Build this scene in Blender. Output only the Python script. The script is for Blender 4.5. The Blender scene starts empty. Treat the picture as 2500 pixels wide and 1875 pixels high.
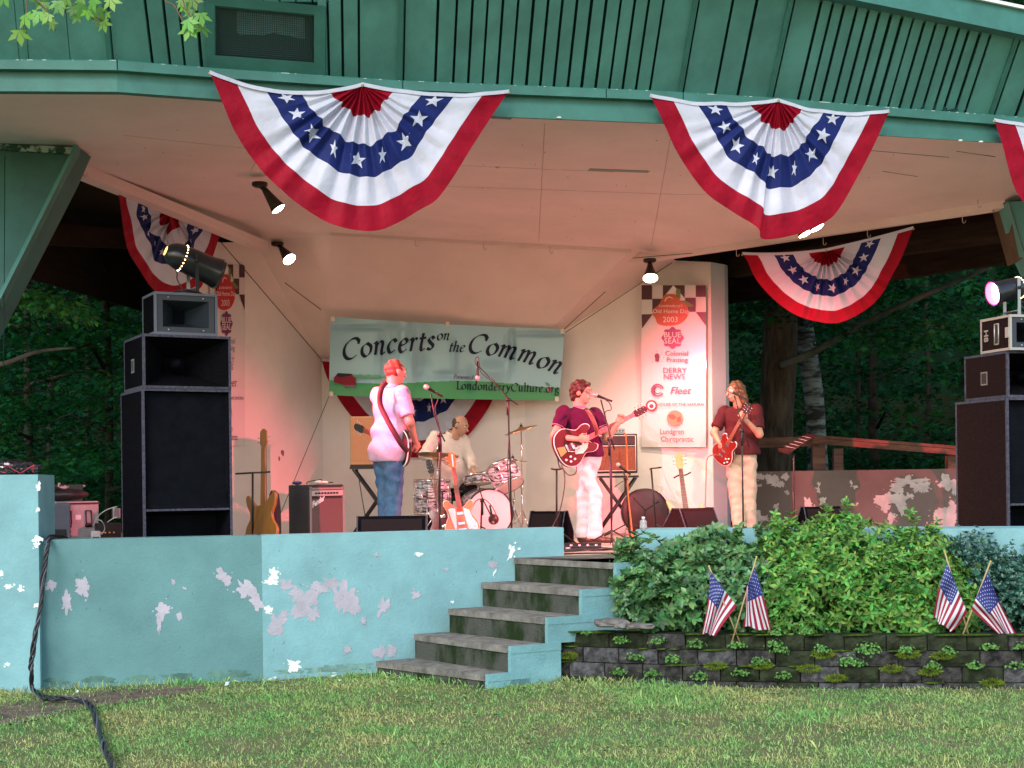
import bpy, bmesh, math, random
import numpy as np
from mathutils import Vector as V, Matrix, noise as mn
R = math.radians
random.seed(7); rs = np.random.RandomState(11)
S = bpy.context.scene
# ------------------------------------------------------------------ camera
F = 3472.0; HY = 1170.0; RO = R(0.7); EYE = 1.6      # focal length (px of the 2500 px photo), horizon row, roll, eye height
RIGHT = V((math.cos(RO), 0, -math.sin(RO))); UP = V((math.sin(RO), 0, math.cos(RO))); FWD = V((0, 1, 0)); CAM = V((0, 0, EYE))
cam = bpy.data.objects.new('camera', bpy.data.cameras.new('camera')); S.collection.objects.link(cam)
cam.data.sensor_width = 36; cam.data.lens = 36 * F / 2500; cam.data.shift_y = (HY - 937.5) / 2500
cam.data.clip_start = 0.1; cam.data.clip_end = 600
cam.matrix_world = Matrix(((RIGHT.x, UP.x, -FWD.x, CAM.x), (RIGHT.y, UP.y, -FWD.y, CAM.y), (RIGHT.z, UP.z, -FWD.z, CAM.z), (0, 0, 0, 1)))
S.camera = cam
# ------------------------------------------------------------------ sky, sun, exposure
S.view_settings.view_transform = 'Standard'; S.view_settings.look = 'None'; S.view_settings.gamma = 1.0
S.view_settings.exposure = 2.0
w = bpy.data.worlds.new('World'); S.world = w; w.use_nodes = True
nt = w.node_tree; bgn = nt.nodes['Background']; sky = nt.nodes.new('ShaderNodeTexSky'); sky.sky_type = 'NISHITA'
SUN_EL, SUN_AZ = R(38), R(200)
sky.sun_disc = False; sky.sun_elevation = SUN_EL; sky.sun_rotation = SUN_AZ; sky.air_density = 1.4; sky.dust_density = 1.2; sky.ozone_density = 1.6
nt.links.new(sky.outputs[0], bgn.inputs[0]); bgn.inputs[1].default_value = 0.08
sl = bpy.data.lights.new('sun', 'SUN'); sl.energy = 0.5; sl.angle = R(25); sl.color = (1, .96, .9)
sun = bpy.data.objects.new('sun', sl); S.collection.objects.link(sun)
_sd = V((math.sin(SUN_AZ) * math.cos(SUN_EL), math.cos(SUN_AZ) * math.cos(SUN_EL), math.sin(SUN_EL)))
sun.rotation_euler = _sd.to_track_quat('Z', 'Y').to_euler()
S.cycles.max_bounces = 6; S.cycles.diffuse_bounces = 3; S.cycles.glossy_bounces = 3; S.cycles.use_denoising = True
S.cycles.sample_clamp_indirect = 4.0
# ------------------------------------------------------------------ measuring helpers (photo pixel + distance -> point)
def P(x, y, d):
    d = float(d); x = float(x); y = float(y); return CAM + d * (FWD + (x - 1250) / F * RIGHT + (HY - y) / F * UP)
def B(x, d, z=0.92):
    t = (z - EYE + d * (x - 1250) / F * math.sin(RO)) / (d * math.cos(RO))
    return CAM + d * (FWD + (x - 1250) / F * RIGHT + t * UP)
def AZ(x, y, z):
    r = FWD + (x - 1250) / F * RIGHT + (HY - y) / F * UP
    return CAM + r * ((z - EYE) / r.z)
def ONP(x, y, p, n):
    r = FWD + (x - 1250) / F * RIGHT + (HY - y) / F * UP
    return CAM + r * ((p - CAM).dot(n) / r.dot(n))
FLOOR = 0.92
# ------------------------------------------------------------------ objects and tags
def tag(o, label=None, cat=None, group=None, kind=None):
    if label: o['label'] = label
    if cat: o['category'] = cat
    if group: o['group'] = group
    if kind: o['kind'] = kind
    return o
def thing(name, label, cat, loc=(0, 0, 0), rz=0, group=None):
    o = bpy.data.objects.new(name, None); S.collection.objects.link(o); o.empty_display_size = .1
    o.location = loc; o.rotation_euler = (0, 0, rz)
    return tag(o, label, cat, group)
def wmat(o):
    m = Matrix.Translation(o.location) @ o.rotation_euler.to_matrix().to_4x4() @ Matrix.Diagonal((*o.scale, 1))
    return wmat(o.parent) @ m if o.parent else m
def link_mesh(name, me, parent=None, mats=()):
    for m in mats: me.materials.append(m)
    o = bpy.data.objects.new(name, me); S.collection.objects.link(o)
    if parent: o.parent = parent
    return o
def npmesh(name, co, faces, mats, parent=None, smooth=False, mi=None, world=True):
    """faces: int array (n,k)"""
    co = np.asarray(co, dtype=np.float64).reshape(-1, 3)
    if parent is not None and world:
        M = np.array(wmat(parent).inverted()); co = co @ M[:3, :3].T + M[:3, 3]
    faces = np.asarray(faces, dtype=np.int32); n, k = faces.shape
    me = bpy.data.meshes.new(name); me.vertices.add(len(co)); me.vertices.foreach_set('co', co.astype(np.float32).ravel())
    me.loops.add(n * k); me.loops.foreach_set('vertex_index', faces.ravel())
    me.polygons.add(n); me.polygons.foreach_set('loop_start', np.arange(n, dtype=np.int32) * k)
    if smooth: me.polygons.foreach_set('use_smooth', np.ones(n, dtype=bool))
    if mi is not None: me.polygons.foreach_set('material_index', np.asarray(mi, dtype=np.int32))
    me.update(calc_edges=True)
    return link_mesh(name, me, parent, mats if isinstance(mats, (list, tuple)) else [mats])
class MB:
    def __init__(s): s.v = []; s.f = []; s.m = []; s.sm = []; s.mats = []; s.X = Matrix.Identity(4)
    def mi(s, mat):
        if mat not in s.mats: s.mats.append(mat)
        return s.mats.index(mat)
    def add(s, vs, fs, mat, smooth=False):
        o = len(s.v); k = s.mi(mat)
        for p in vs: s.v.append(s.X @ V(p))
        for f in fs: s.f.append([o + i for i in f]); s.m.append(k); s.sm.append(smooth)
        return s
    def box(s, c, d, mat, M=None):
        x, y, z = d[0] / 2, d[1] / 2, d[2] / 2; c = V(c)
        vs = [V((a * x, b * y, e * z)) for a in (-1, 1) for b in (-1, 1) for e in (-1, 1)]
        vs = [(M @ v if M else v) + c for v in vs]
        return s.add(vs, [(0, 1, 3, 2), (4, 6, 7, 5), (0, 4, 5, 1), (2, 3, 7, 6), (0, 2, 6, 4), (1, 5, 7, 3)], mat)
    def bbox(s, c, d, mat, b=.01, M=None):            # box with chamfered edges
        x, y, z = d[0] / 2, d[1] / 2, d[2] / 2; c = V(c); bm = bmesh.new()
        bmesh.ops.create_cube(bm, size=1, matrix=Matrix.Diagonal((d[0], d[1], d[2], 1)))
        bmesh.ops.bevel(bm, geom=bm.edges[:], offset=b, segments=2, affect='EDGES', profile=.6)
        bm.verts.index_update(); vs = [(M @ v.co if M else v.co) + c for v in bm.verts]; fs = [[v.index for v in f.verts] for f in bm.faces]; bm.free()
        return s.add(vs, fs, mat)
    def quad(s, a, b, c, d, mat): return s.add([a, b, c, d], [(0, 1, 2, 3)], mat)
    def slab(s, pts, off, mat, side=None):            # polygon extruded along a vector
        n = len(pts); off = V(off); a = [V(p) for p in pts]; b = [p + off for p in a]
        s.add(a + b, [list(range(n))[::-1], list(range(n, 2 * n))], mat)
        return s.add(a + b, [(i, (i + 1) % n, n + (i + 1) % n, n + i) for i in range(n)], side or mat)
    def tube(s, pts, r, mat, n=8, cap=True):
        pts = [V(p) for p in pts]; rr = r if isinstance(r, (list, tuple)) else [r] * len(pts)
        vs = []; fs = []; ref = None
        for i, p in enumerate(pts):
            t = (pts[min(i + 1, len(pts) - 1)] - pts[max(i - 1, 0)]); t = t.normalized() if t.length > 1e-9 else V((0, 0, 1))
            if ref is None: ref = t.orthogonal().normalized()
            ref = (ref - t * ref.dot(t)); ref = ref.normalized() if ref.length > 1e-6 else t.orthogonal().normalized()
            b = t.cross(ref)
            for k in range(n):
                a = 2 * math.pi * k / n; vs.append(p + (ref * math.cos(a) + b * math.sin(a)) * rr[i])
        for i in range(len(pts) - 1):
            for k in range(n): fs.append((i * n + k, i * n + (k + 1) % n, (i + 1) * n + (k + 1) % n, (i + 1) * n + k))
        if cap: fs.append(list(range(n))[::-1]); fs.append([(len(pts) - 1) * n + k for k in range(n)])
        return s.add(vs, fs, mat, True)
    def lathe(s, prof, c, axis, mat, n=24, cap=False):   # prof: (radius, height along axis)
        axis = V(axis).normalized(); u = axis.orthogonal().normalized(); w_ = axis.cross(u); c = V(c); vs = []; fs = []
        for (r_, h) in prof:
            for k in range(n):
                a = 2 * math.pi * k / n; vs.append(c + axis * h + (u * math.cos(a) + w_ * math.sin(a)) * r_)
        for i in range(len(prof) - 1):
            for k in range(n): fs.append((i * n + k, i * n + (k + 1) % n, (i + 1) * n + (k + 1) % n, (i + 1) * n + k))
        if cap: fs.append(list(range(n))[::-1]); fs.append([(len(prof) - 1) * n + k for k in range(n)])
        return s.add(vs, fs, mat, True)
    def ball(s, c, r, mat, nu=12, nv=8):
        r = (r, r, r) if not isinstance(r, (tuple, list)) else r; vs = []; fs = []
        for i in range(nv + 1):
            a = math.pi * i / nv
            for k in range(nu):
                b = 2 * math.pi * k / nu; vs.append((c[0] + r[0] * math.sin(a) * math.cos(b), c[1] + r[1] * math.sin(a) * math.sin(b), c[2] + r[2] * math.cos(a)))
        for i in range(nv):
            for k in range(nu): fs.append((i * nu + k, (i + 1) * nu + k, (i + 1) * nu + (k + 1) % nu, i * nu + (k + 1) % nu))
        return s.add(vs, fs, mat, True)
    def build(s, name, parent=None, world=False):
        if not s.v: return None
        vs = s.v
        if parent is not None and world:
            Mi = wmat(parent).inverted(); vs = [Mi @ v for v in vs]
        me = bpy.data.meshes.new(name); me.from_pydata([tuple(v) for v in vs], [], s.f)
        me.polygons.foreach_set('material_index', s.m); me.polygons.foreach_set('use_smooth', s.sm); me.update()
        return link_mesh(name, me, parent, s.mats)
def smooth_path(pts, n=6):
    pts = [V(p) for p in pts]; out = []
    for i in range(len(pts) - 1):
        p0, p1, p2, p3 = pts[max(i - 1, 0)], pts[i], pts[i + 1], pts[min(i + 2, len(pts) - 1)]
        for k in range(n):
            t = k / n; out.append(.5 * ((2 * p1) + (p2 - p0) * t + (2 * p0 - 5 * p1 + 4 * p2 - p3) * t * t + (3 * p1 - p0 - 3 * p2 + p3) * t ** 3))
    out.append(pts[-1]); return out
def frame(o, x, y=None, z=None):                       # matrix from an origin, x axis and z hint
    x = V(x).normalized(); z = V((0, 0, 1)) if z is None else V(z); y = z.cross(x).normalized(); z = x.cross(y)
    return Matrix(((x.x, y.x, z.x, o[0]), (x.y, y.y, z.y, o[1]), (x.z, y.z, z.z, o[2]), (0, 0, 0, 1)))
# ------------------------------------------------------------------ materials
_mc = {}
def mat(name, col, rough=.6, var=0.0, scale=4.0, bump=0.0, bscale=30.0, metal=0.0, col2=None, thr=None, spec=.5, emit=None, es=0, isl=0.0, coat=0, stretch=None, sss=0, transl=0):
    if name in _mc: return _mc[name]
    if rough >= .8 and spec == .5 and not metal: spec = .12
    m = bpy.data.materials.new(name); m.use_nodes = True; n = m.node_tree; b = n.nodes['Principled BSDF']; L = n.links.new
    b.inputs['Base Color'].default_value = (*col, 1); b.inputs['Roughness'].default_value = rough; b.inputs['Metallic'].default_value = metal
    b.inputs['Specular IOR Level'].default_value = spec; b.inputs['Coat Weight'].default_value = coat; b.inputs['Coat Roughness'].default_value = .08
    if emit: b.inputs['Emission Color'].default_value = (*emit, 1); b.inputs['Emission Strength'].default_value = es
    tc = None
    def vec(sc=None):
        nonlocal tc
        if tc is None: tc = n.nodes.new('ShaderNodeTexCoord')
        if sc is None: return tc.outputs['Object']
        mp = n.nodes.new('ShaderNodeMapping'); mp.inputs['Scale'].default_value = sc; L(tc.outputs['Object'], mp.inputs[0]); return mp.outputs[0]
    out = None
    if var or col2:
        nz = n.nodes.new('ShaderNodeTexNoise'); nz.inputs['Scale'].default_value = scale; nz.inputs['Detail'].default_value = 7; nz.inputs['Roughness'].default_value = .62
        L(vec(stretch), nz.inputs['Vector']); rp = n.nodes.new('ShaderNodeValToRGB'); L(nz.outputs[0], rp.inputs[0])
        c2 = col2 or tuple(min(1, c * (1 + var)) for c in col); c1 = col if col2 else tuple(c * (1 - var) for c in col)
        a, z = thr or (.35, .65)
        rp.color_ramp.elements[0].position = a; rp.color_ramp.elements[1].position = z
        rp.color_ramp.elements[0].color = (*c1, 1); rp.color_ramp.elements[1].color = (*c2, 1); out = rp.outputs[0]
    if isl:
        g = n.nodes.new('ShaderNodeNewGeometry'); hs = n.nodes.new('ShaderNodeHueSaturation'); mr = n.nodes.new('ShaderNodeMapRange')
        mr.inputs[3].default_value = 1 - isl; mr.inputs[4].default_value = 1 + isl * 1.3; L(g.outputs['Random Per Island'], mr.inputs[0]); L(mr.outputs[0], hs.inputs['Value'])
        m2 = n.nodes.new('ShaderNodeMath'); m2.operation = 'MULTIPLY'; m2.inputs[1].default_value = 7.13; L(g.outputs['Random Per Island'], m2.inputs[0])
        m3 = n.nodes.new('ShaderNodeMath'); m3.operation = 'FRACT'; L(m2.outputs[0], m3.inputs[0]); mr2 = n.nodes.new('ShaderNodeMapRange')
        mr2.inputs[3].default_value = .5 - .05 * isl * 2; mr2.inputs[4].default_value = .5 + .03 * isl * 2; L(m3.outputs[0], mr2.inputs[0]); L(mr2.outputs[0], hs.inputs['Hue'])
        if out: L(out, hs.inputs['Color'])
        else: hs.inputs['Color'].default_value = (*col, 1)
        out = hs.outputs[0]
    if out: L(out, b.inputs['Base Color'])
    if bump:
        nb = n.nodes.new('ShaderNodeTexNoise'); nb.inputs['Scale'].default_value = bscale; nb.inputs['Detail'].default_value = 5; L(vec(), nb.inputs['Vector'])
        bp = n.nodes.new('ShaderNodeBump'); bp.inputs['Strength'].default_value = bump; bp.inputs['Distance'].default_value = .02; L(nb.outputs[0], bp.inputs['Height']); L(bp.outputs[0], b.inputs['Normal'])
    if transl:
        tr = n.nodes.new('ShaderNodeBsdfTranslucent'); mx = n.nodes.new('ShaderNodeMixShader'); mx.inputs[0].default_value = transl
        if out: L(out, tr.inputs[0])
        else: tr.inputs[0].default_value = (*col, 1)
        L(b.outputs[0], mx.inputs[1]); L(tr.outputs[0], mx.inputs[2]); L(mx.outputs[0], n.nodes['Material Output'].inputs[0])
    _mc[name] = m; return m
# ------------------------------------------------------------------ lettering
_tc = {}
def text_geo(txt, size=1.0, shear=0.0, bold=0.0, spacing=1.0, align='CENTER', ls=1.0):
    key = (txt, size, shear, bold, spacing, align, ls)
    if key in _tc: return _tc[key]
    c = bpy.data.curves.new('t', 'FONT'); c.body = txt; c.size = size; c.shear = shear; c.offset = bold; c.align_x = align; c.space_character = spacing; c.space_line = ls
    c.resolution_u = 2; o = bpy.data.objects.new('t', c); S.collection.objects.link(o)
    dg = bpy.context.evaluated_depsgraph_get(); dg.update(); me = bpy.data.meshes.new_from_object(o.evaluated_get(dg))
    vs = [V(v.co) for v in me.vertices]; fs = [list(p.vertices) for p in me.polygons]
    bpy.data.meshes.remove(me); bpy.data.objects.remove(o); bpy.data.curves.remove(c)
    _tc[key] = (vs, fs); return vs, fs
def put_text(mb, txt, fn, mat_, x=0, y=0, size=1, sx=1, rot=0, **k):
    """fn(u, v) -> 3D point"""
    vs, fs = text_geo(txt, size, **k); c, s_ = math.cos(rot), math.sin(rot); out = []
    for v in vs:
        a, b = v.x * sx, v.y; out.append(fn(x + a * c - b * s_, y + a * s_ + b * c))
    mb.add(out, fs, mat_)
# broad-nib letters (x-height 1)
GL = {
 'C': (1.35, [[(1.22, 1.05), (1.3, 1.42)], [(1.27, 1.25), (1.05, 1.5), (.65, 1.48), (.22, 1.12), (.1, .6), (.3, .12), (.72, -.02), (1.15, .22)]]),
 'L': (1.0, [[(.1, 1.5), (.55, 1.5)], [(.33, 1.5), (.33, .0)], [(.1, .0), (.95, .0), (1.02, .35)]]),
 'o': (.92, [[(.45, 1.0), (.12, .72), (.12, .25), (.42, -.02), (.76, .25), (.78, .72), (.45, 1.0)]]),
 'n': (1.0, [[(.0, .86), (.2, 1.0), (.22, .5), (.18, .0)], [(.2, .6), (.5, .98), (.72, .85), (.68, .2), (.78, 0), (.96, .15)]]),
 'm': (1.5, [[(.0, .86), (.2, 1.0), (.22, .5), (.18, .0)], [(.2, .6), (.48, .98), (.68, .85), (.66, .0)], [(.67, .6), (.95, .98), (1.18, .85), (1.14, .2), (1.24, 0), (1.42, .15)]]),
 'c': (.8, [[(.7, .78), (.55, 1.0), (.25, .85), (.1, .45), (.28, .02), (.68, .18)]]),
 'e': (.8, [[(.12, .5), (.5, .6), (.66, .85), (.45, 1.02), (.18, .78), (.12, .3), (.35, -.02), (.7, .2)]]),
 'r': (.7, [[(.0, .86), (.2, 1.0), (.22, .5), (.18, .0)], [(.2, .6), (.42, .95), (.64, .92)]]),
 't': (.58, [[(.3, 1.35), (.24, .8), (.22, .2), (.34, .0), (.55, .14)], [(.02, .94), (.55, .96)]]),
 's': (.68, [[(.56, .82), (.38, 1.0), (.16, .8), (.3, .56), (.54, .3), (.4, .02), (.08, .12)]]),
 'h': (1.0, [[(.05, 1.6), (.22, 1.6), (.2, .8), (.18, .0)], [(.2, .6), (.5, .98), (.72, .85), (.68, .2), (.78, 0), (.96, .15)]]),
 'd': (.98, [[(.7, .75), (.42, 1.0), (.12, .65), (.14, .2), (.38, -.02), (.7, .35)], [(.55, 1.6), (.74, 1.6), (.72, .8), (.72, .1), (.92, .08)]]),
 'y': (.9, [[(.02, .95), (.2, .95), (.46, .15)], [(.8, .98), (.46, .1), (.2, -.45), (.0, -.4)]]),
 'u': (.98, [[(.0, .9), (.18, .98), (.18, .25), (.36, .0), (.68, .3)], [(.7, .98), (.7, .1), (.92, .08)]]),
 'l': (.45, [[(.02, 1.6), (.2, 1.6), (.2, .1), (.4, .08)]]),
 'g': (.9, [[(.42, 1.0), (.14, .75), (.4, .42), (.66, .7), (.42, 1.0)], [(.4, .42), (.16, .2), (.7, .0), (.62, -.4), (.16, -.42), (.2, -.1)], [(.6, .9), (.86, .98)]]),
 'b': (.92, [[(.05, 1.6), (.2, 1.6), (.2, .2), (.42, -.02), (.74, .3), (.7, .8), (.45, 1.0), (.2, .6)]]),
 'p': (.95, [[(.0, .9), (.2, .98), (.2, -.5)], [(.2, .6), (.48, 1.0), (.76, .72), (.7, .2), (.42, -.02), (.2, .2)]]),
 'P': (1.05, [[(.3, 1.5), (.3, 0)], [(.05, 1.5), (.65, 1.5), (.92, 1.15), (.65, .75), (.3, .72)], [(.1, 0), (.5, 0)]]),
 '.': (.4, [[(.12, .08), (.26, .02)]]), ' ': (.5, []),
}
def nib_text(mb, txt, path, size, fn, mat_, shear=.22, wt=.17, thin=.045, ang=R(35), lift=.0, sp=1.08):
    """path(t) -> (x, y, angle) along the base line, t in text units"""
    t0 = 0; nx, ny = math.cos(ang), math.sin(ang); q = 0
    for ch in txt:
        wd, strokes = GL[ch]
        x0, y0, a = path(t0 * size); ca, sa = math.cos(a), math.sin(a)
        for st in strokes:
            q += 1; pts = [V((p[0], p[1], 0)) for p in st]
            if len(pts) > 2: pts = smooth_path(pts, 5)
            else: pts = [pts[0].lerp(pts[1], i / 3) for i in range(4)]
            vs = []
            for i, p in enumerate(pts):
                t = (pts[min(i + 1, len(pts) - 1)] - pts[max(i - 1, 0)]); t = t.normalized() if t.length > 0 else V((1, 0, 0))
                hw = thin + wt * abs(t.x * ny - t.y * nx); nrm = V((-t.y, t.x, 0))
                for sg in (1, -1):
                    u = p + nrm * hw * sg * .5 * 1.25; ux = (u.x + u.y * shear) * size; uy = u.y * size
                    vs.append(fn(x0 + ux * ca - uy * sa, y0 + ux * sa + uy * ca, lift + q * .0002))
            mb.add(vs, [(2 * i, 2 * i + 1, 2 * i + 3, 2 * i + 2) for i in range(len(pts) - 1)], mat_)
        t0 += wd * sp
    return t0 * size
# ------------------------------------------------------------------ copies of small meshes merged into one
def scatter(name, tv, tf, M, mats, parent=None, smooth=False, mi=None):
    """tv (k,3) template verts, tf (f,q) faces, M (n,4,4)"""
    tv = np.asarray(tv, float); tf = np.asarray(tf, int); M = np.asarray(M, float); n = len(M); k = len(tv)
    h = np.concatenate([tv, np.ones((k, 1))], 1); co = np.einsum('nij,kj->nki', M, h)[:, :, :3].reshape(-1, 3)
    fa = (tf[None] + (np.arange(n) * k)[:, None, None]).reshape(-1, tf.shape[1])
    return npmesh(name, co, fa, mats, parent, smooth, mi)
def rotmats(az, pitch, roll):
    ca, sa = np.cos(az), np.sin(az); cp, sp = np.cos(pitch), np.sin(pitch); cr, sr = np.cos(roll), np.sin(roll); n = len(az); z = np.zeros(n); o = np.ones(n)
    A = np.stack([np.stack([ca, -sa, z], 1), np.stack([sa, ca, z], 1), np.stack([z, z, o], 1)], 1)
    Pm = np.stack([np.stack([o, z, z], 1), np.stack([z, cp, -sp], 1), np.stack([z, sp, cp], 1)], 1)
    Rm = np.stack([np.stack([cr, z, sr], 1), np.stack([z, o, z], 1), np.stack([-sr, z, cr], 1)], 1)
    return A @ Pm @ Rm
def mats4(rot, loc, sc):
    n = len(loc); M = np.zeros((n, 4, 4)); sc = np.asarray(sc, float)
    M[:, :3, :3] = rot * (sc[:, None, None] if sc.ndim == 1 else sc[:, None, :]); M[:, :3, 3] = loc; M[:, 3, 3] = 1; return M
# ------------------------------------------------------------------ smooth blended solids (distance fields -> surface)
def cone(a, b, ra, rb): return ('c', np.array(a, float), np.array(b, float), ra, rb)
def ell(c, r, M=None): return ('e', np.array(c, float), np.array(r, float), None if M is None else np.array(M, float))
def sdf(prims, X, k=.03):
    D = None
    for p in prims:
        if p[0] == 'c':
            _, a, b, ra, rb = p; ba = b - a; q = X - a; h = np.clip((q @ ba) / max(ba @ ba, 1e-9), 0, 1)
            d = np.sqrt(((q - h[..., None] * ba) ** 2).sum(-1)) - (ra + (rb - ra) * h)
        else:
            _, c, r, M = p; q = X - c
            if M is not None: q = q @ M
            k0 = np.sqrt(((q / r) ** 2).sum(-1)); k1 = np.sqrt(((q / r ** 2) ** 2).sum(-1)); d = k0 * (k0 - 1) / np.maximum(k1, 1e-6)
        if D is None: D = d
        else:
            h = np.clip(.5 + .5 * (D - d) / k, 0, 1); D = D + (d - D) * h - k * h * (1 - h)
    return D
def isosurf(f, lo, hi, h):
    ax = [np.arange(lo[i], hi[i] + h, h) for i in range(3)]
    X = np.stack(np.meshgrid(*ax, indexing='ij'), -1); D = f(X); I = D < 0
    nx, ny, nz = D.shape; C = (nx - 1, ny - 1, nz - 1); sm = np.zeros((*C, 3)); ct = np.zeros(C)
    offs = [(a, b, c) for a in (0, 1) for b in (0, 1) for c in (0, 1)]
    g = lambda A, o: A[o[0]:o[0] + C[0], o[1]:o[1] + C[1], o[2]:o[2] + C[2]]
    for o in offs:
        for axi in range(3):
            if o[axi]: continue
            e = list(o); e[axi] = 1; A, Bv = g(D, o), g(D, e); m = (A < 0) != (Bv < 0)
            t = np.where(m, A / np.where(m, A - Bv, 1), 0); p = g(X, o) + 0.0; p[..., axi] += t * h
            sm += p * m[..., None]; ct += m
    act = ct > 0; idx = -np.ones(C, int); idx[act] = np.arange(act.sum()); vs = sm[act] / ct[act][:, None]; fs = []
    for axi in range(3):
        s0 = [slice(1, -1)] * 3; s0[axi] = slice(0, -1); s1 = list(s0); s1[axi] = slice(1, None)
        A, Bv = I[tuple(s0)], I[tuple(s1)]; m = A != Bv; ii = np.argwhere(m)
        if not len(ii): continue
        base = ii.copy()
        for a_ in range(3):
            if a_ != axi: base[:, a_] += 1
        u, v_ = [(1, 2), (2, 0), (0, 1)][axi]
        def cell(du, dv):
            q = base.copy(); q[:, u] -= du; q[:, v_] -= dv; return idx[q[:, 0], q[:, 1], q[:, 2]]
        quad = np.stack([cell(1, 1), cell(0, 1), cell(0, 0), cell(1, 0)], 1); inside = A[tuple(ii.T)]
        quad[~inside] = quad[~inside][:, ::-1]; fs.append(quad)
    fs = np.concatenate(fs); fs = fs[(fs >= 0).all(1)]
    return vs, fs
# ================================================================== colours
TEAL = mat('teal_render', (.205, .40, .435), .88, .13, 2.3, .22, 45)
TEALD = mat('teal_render_dark', (.125, .26, .27), .88, .12, 1.8, .25, 60)  # darker teal of the left front wall
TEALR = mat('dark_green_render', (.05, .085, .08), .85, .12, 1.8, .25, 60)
PLAST = mat('bare_plaster', (.42, .40, .47), .95, .12, 6, .3, 60)
PLASTW = mat('bare_white_undercoat', (.78, .82, .82), .9, .05, 6, .2, 60)
RGREEN = mat('green_board_paint', (.085, .27, .245), .62, .18, 3.0, .12, 50, stretch=(1, 1, .35))
RGREEN2 = mat('green_trim_paint', (.04, .17, .145), .6, .15, 4, .1, 50)
RDARK = mat('dark_groove', (.010, .045, .045), .8)
CREAM = mat('cream_ceiling_paint', (.74, .60, .57), .8, .06, 1.2, .05, 40)
CREAMW = mat('cream_wall_paint', (.76, .70, .68), .75, .05, 1.5, .06, 40)
BROWN = mat('dark_brown_boards', (.03, .02, .014), .8, .3, 6, .2, 30, stretch=(.3, .3, 3))
CONC = mat('old_concrete', (.10, .095, .085), .95, col2=(.26, .25, .23), thr=(.3, .7), scale=9, bump=.5, bscale=90)
CONCD = mat('mossy_riser_concrete', (.016, .030, .010), .95, col2=(.075, .08, .07), thr=(.40, .56), scale=4.5, bump=.6, bscale=90, stretch=(1, 1, .4))
MOSS = mat('moss', (.05, .09, .012), 1, .5, 30, .8, 120)
STFL = mat('stage_floor_concrete', (.40, .33, .27), .85, .12, 3, .1, 60)
WHITE = mat('white_enamel', (.8, .8, .8), .5); BLACK = mat('black_plastic', (.012, .012, .014), .45)
def blob_poly(cx, cy, rx, ry, n=26, jag=.35, seed=0, ang=0):
    pts = []
    for k in range(n):
        a = 2 * math.pi * k / n; r = 1 + jag * mn.noise(V((math.cos(a) * 1.6 + seed * 3.1, math.sin(a) * 1.6, seed * 1.7))) * 1.6 + jag * .6 * mn.noise(V((math.cos(a) * 5 + seed, math.sin(a) * 5, seed))) + jag * .35 * mn.noise(V((math.cos(a) * 14, math.sin(a) * 14 + seed, seed)))
        x, y = rx * r * math.cos(a), ry * r * math.sin(a); ca, sa = math.cos(ang), math.sin(ang); pts.append((cx + x * ca - y * sa, cy + x * sa + y * ca))
    return pts
def peel(mb, blobs, p, n, m, off=.0015, edge=True):
    nn = n if n.dot(CAM - p) > 0 else -n
    for i, b in enumerate(blobs):
        cx, cy, rx, ry = b[:4]; ang = b[4] if len(b) > 4 else 0; mm = b[5] if len(b) > 5 else m
        o = off + .00012 * i; pts = [ONP(x, y, p + nn * o, n) for x, y in blob_poly(cx, cy, rx, ry, 56, .55, i * 1.37 + cx * .01, ang)]
        mb.slab([q - nn * (o + .001) for q in pts][::1], nn * (o + .001), mm)
        rr_ = random.Random(i + int(cx))
        for k in range(3 if rx * ry > 120 else 1):     # small chips around each bare patch
            a = rr_.uniform(0, 6.28); q_ = rr_.uniform(1.15, 1.7); s_ = rr_.uniform(.6, 2.6); e = blob_poly(cx + rx * q_ * math.cos(a), cy + ry * q_ * math.sin(a), s_ * 1.2, s_, 9, .5, k + cx)
            if 1315 < cy + ry * q_ * math.sin(a) < 1640 or cy < 1290: mb.slab([ONP(x, y, p + nn * (o - .0003), n) - nn * .001 for x, y in e], nn * .001, mm)
SCD = mat('dark_scratch', (.06, .13, .14), .9)
def scratches(mb, p, n, x0, x1, cnt):
    q = n if n.dot(CAM - p) > 0 else -n
    for k in range(cnt):
        x = random.uniform(x0, x1); y = random.uniform(1335, 1590); a = random.uniform(-1.2, 1.2) + 1.57; l = random.uniform(3, 15)
        if x > 900 and y > 1600 - (x - 900) * .75: continue
        e = [(x, y), (x + math.cos(a) * l * .5 + 1, y + math.sin(a) * l * .5), (x + math.cos(a) * l, y + math.sin(a) * l), (x + math.cos(a) * l * .5 - .6, y + math.sin(a) * l * .5)]
        mb.slab([ONP(u, v, p + q * .0004, n) for u, v in e], q * .0004, SCD)
def splash(mb, p, n, x0, x1, ya, yb, cnt, dk):      # grime splashed up along the foot of a wall
    q = n if n.dot(CAM - p) > 0 else -n; m = mat('wall_foot_grime_dark', (.10, .20, .17), .95, .3, 9) if dk else mat('wall_foot_grime', (.165, .30, .27), .95, .3, 9)
    for k in range(cnt):
        u = (k + random.random()) / cnt; x = x0 + 30 + (x1 - x0 - 60) * u; y = ya + (yb - ya) * u - 4; e = [(a, min(b, y + 8)) for a, b in blob_poly(x, y, random.uniform(18, 34), random.uniform(5, 11), 40, .5, k * 3.3 + x0)]
        mb.slab([ONP(a, b, p + q * (.0005 + .00005 * k), n) for a, b in e], q * .0002, m)
bs = thing('bandstand', 'open air bandstand with teal painted walls, green boarded roof edge and cream shell stage', 'bandstand', (0, 13.5, 0))
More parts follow.
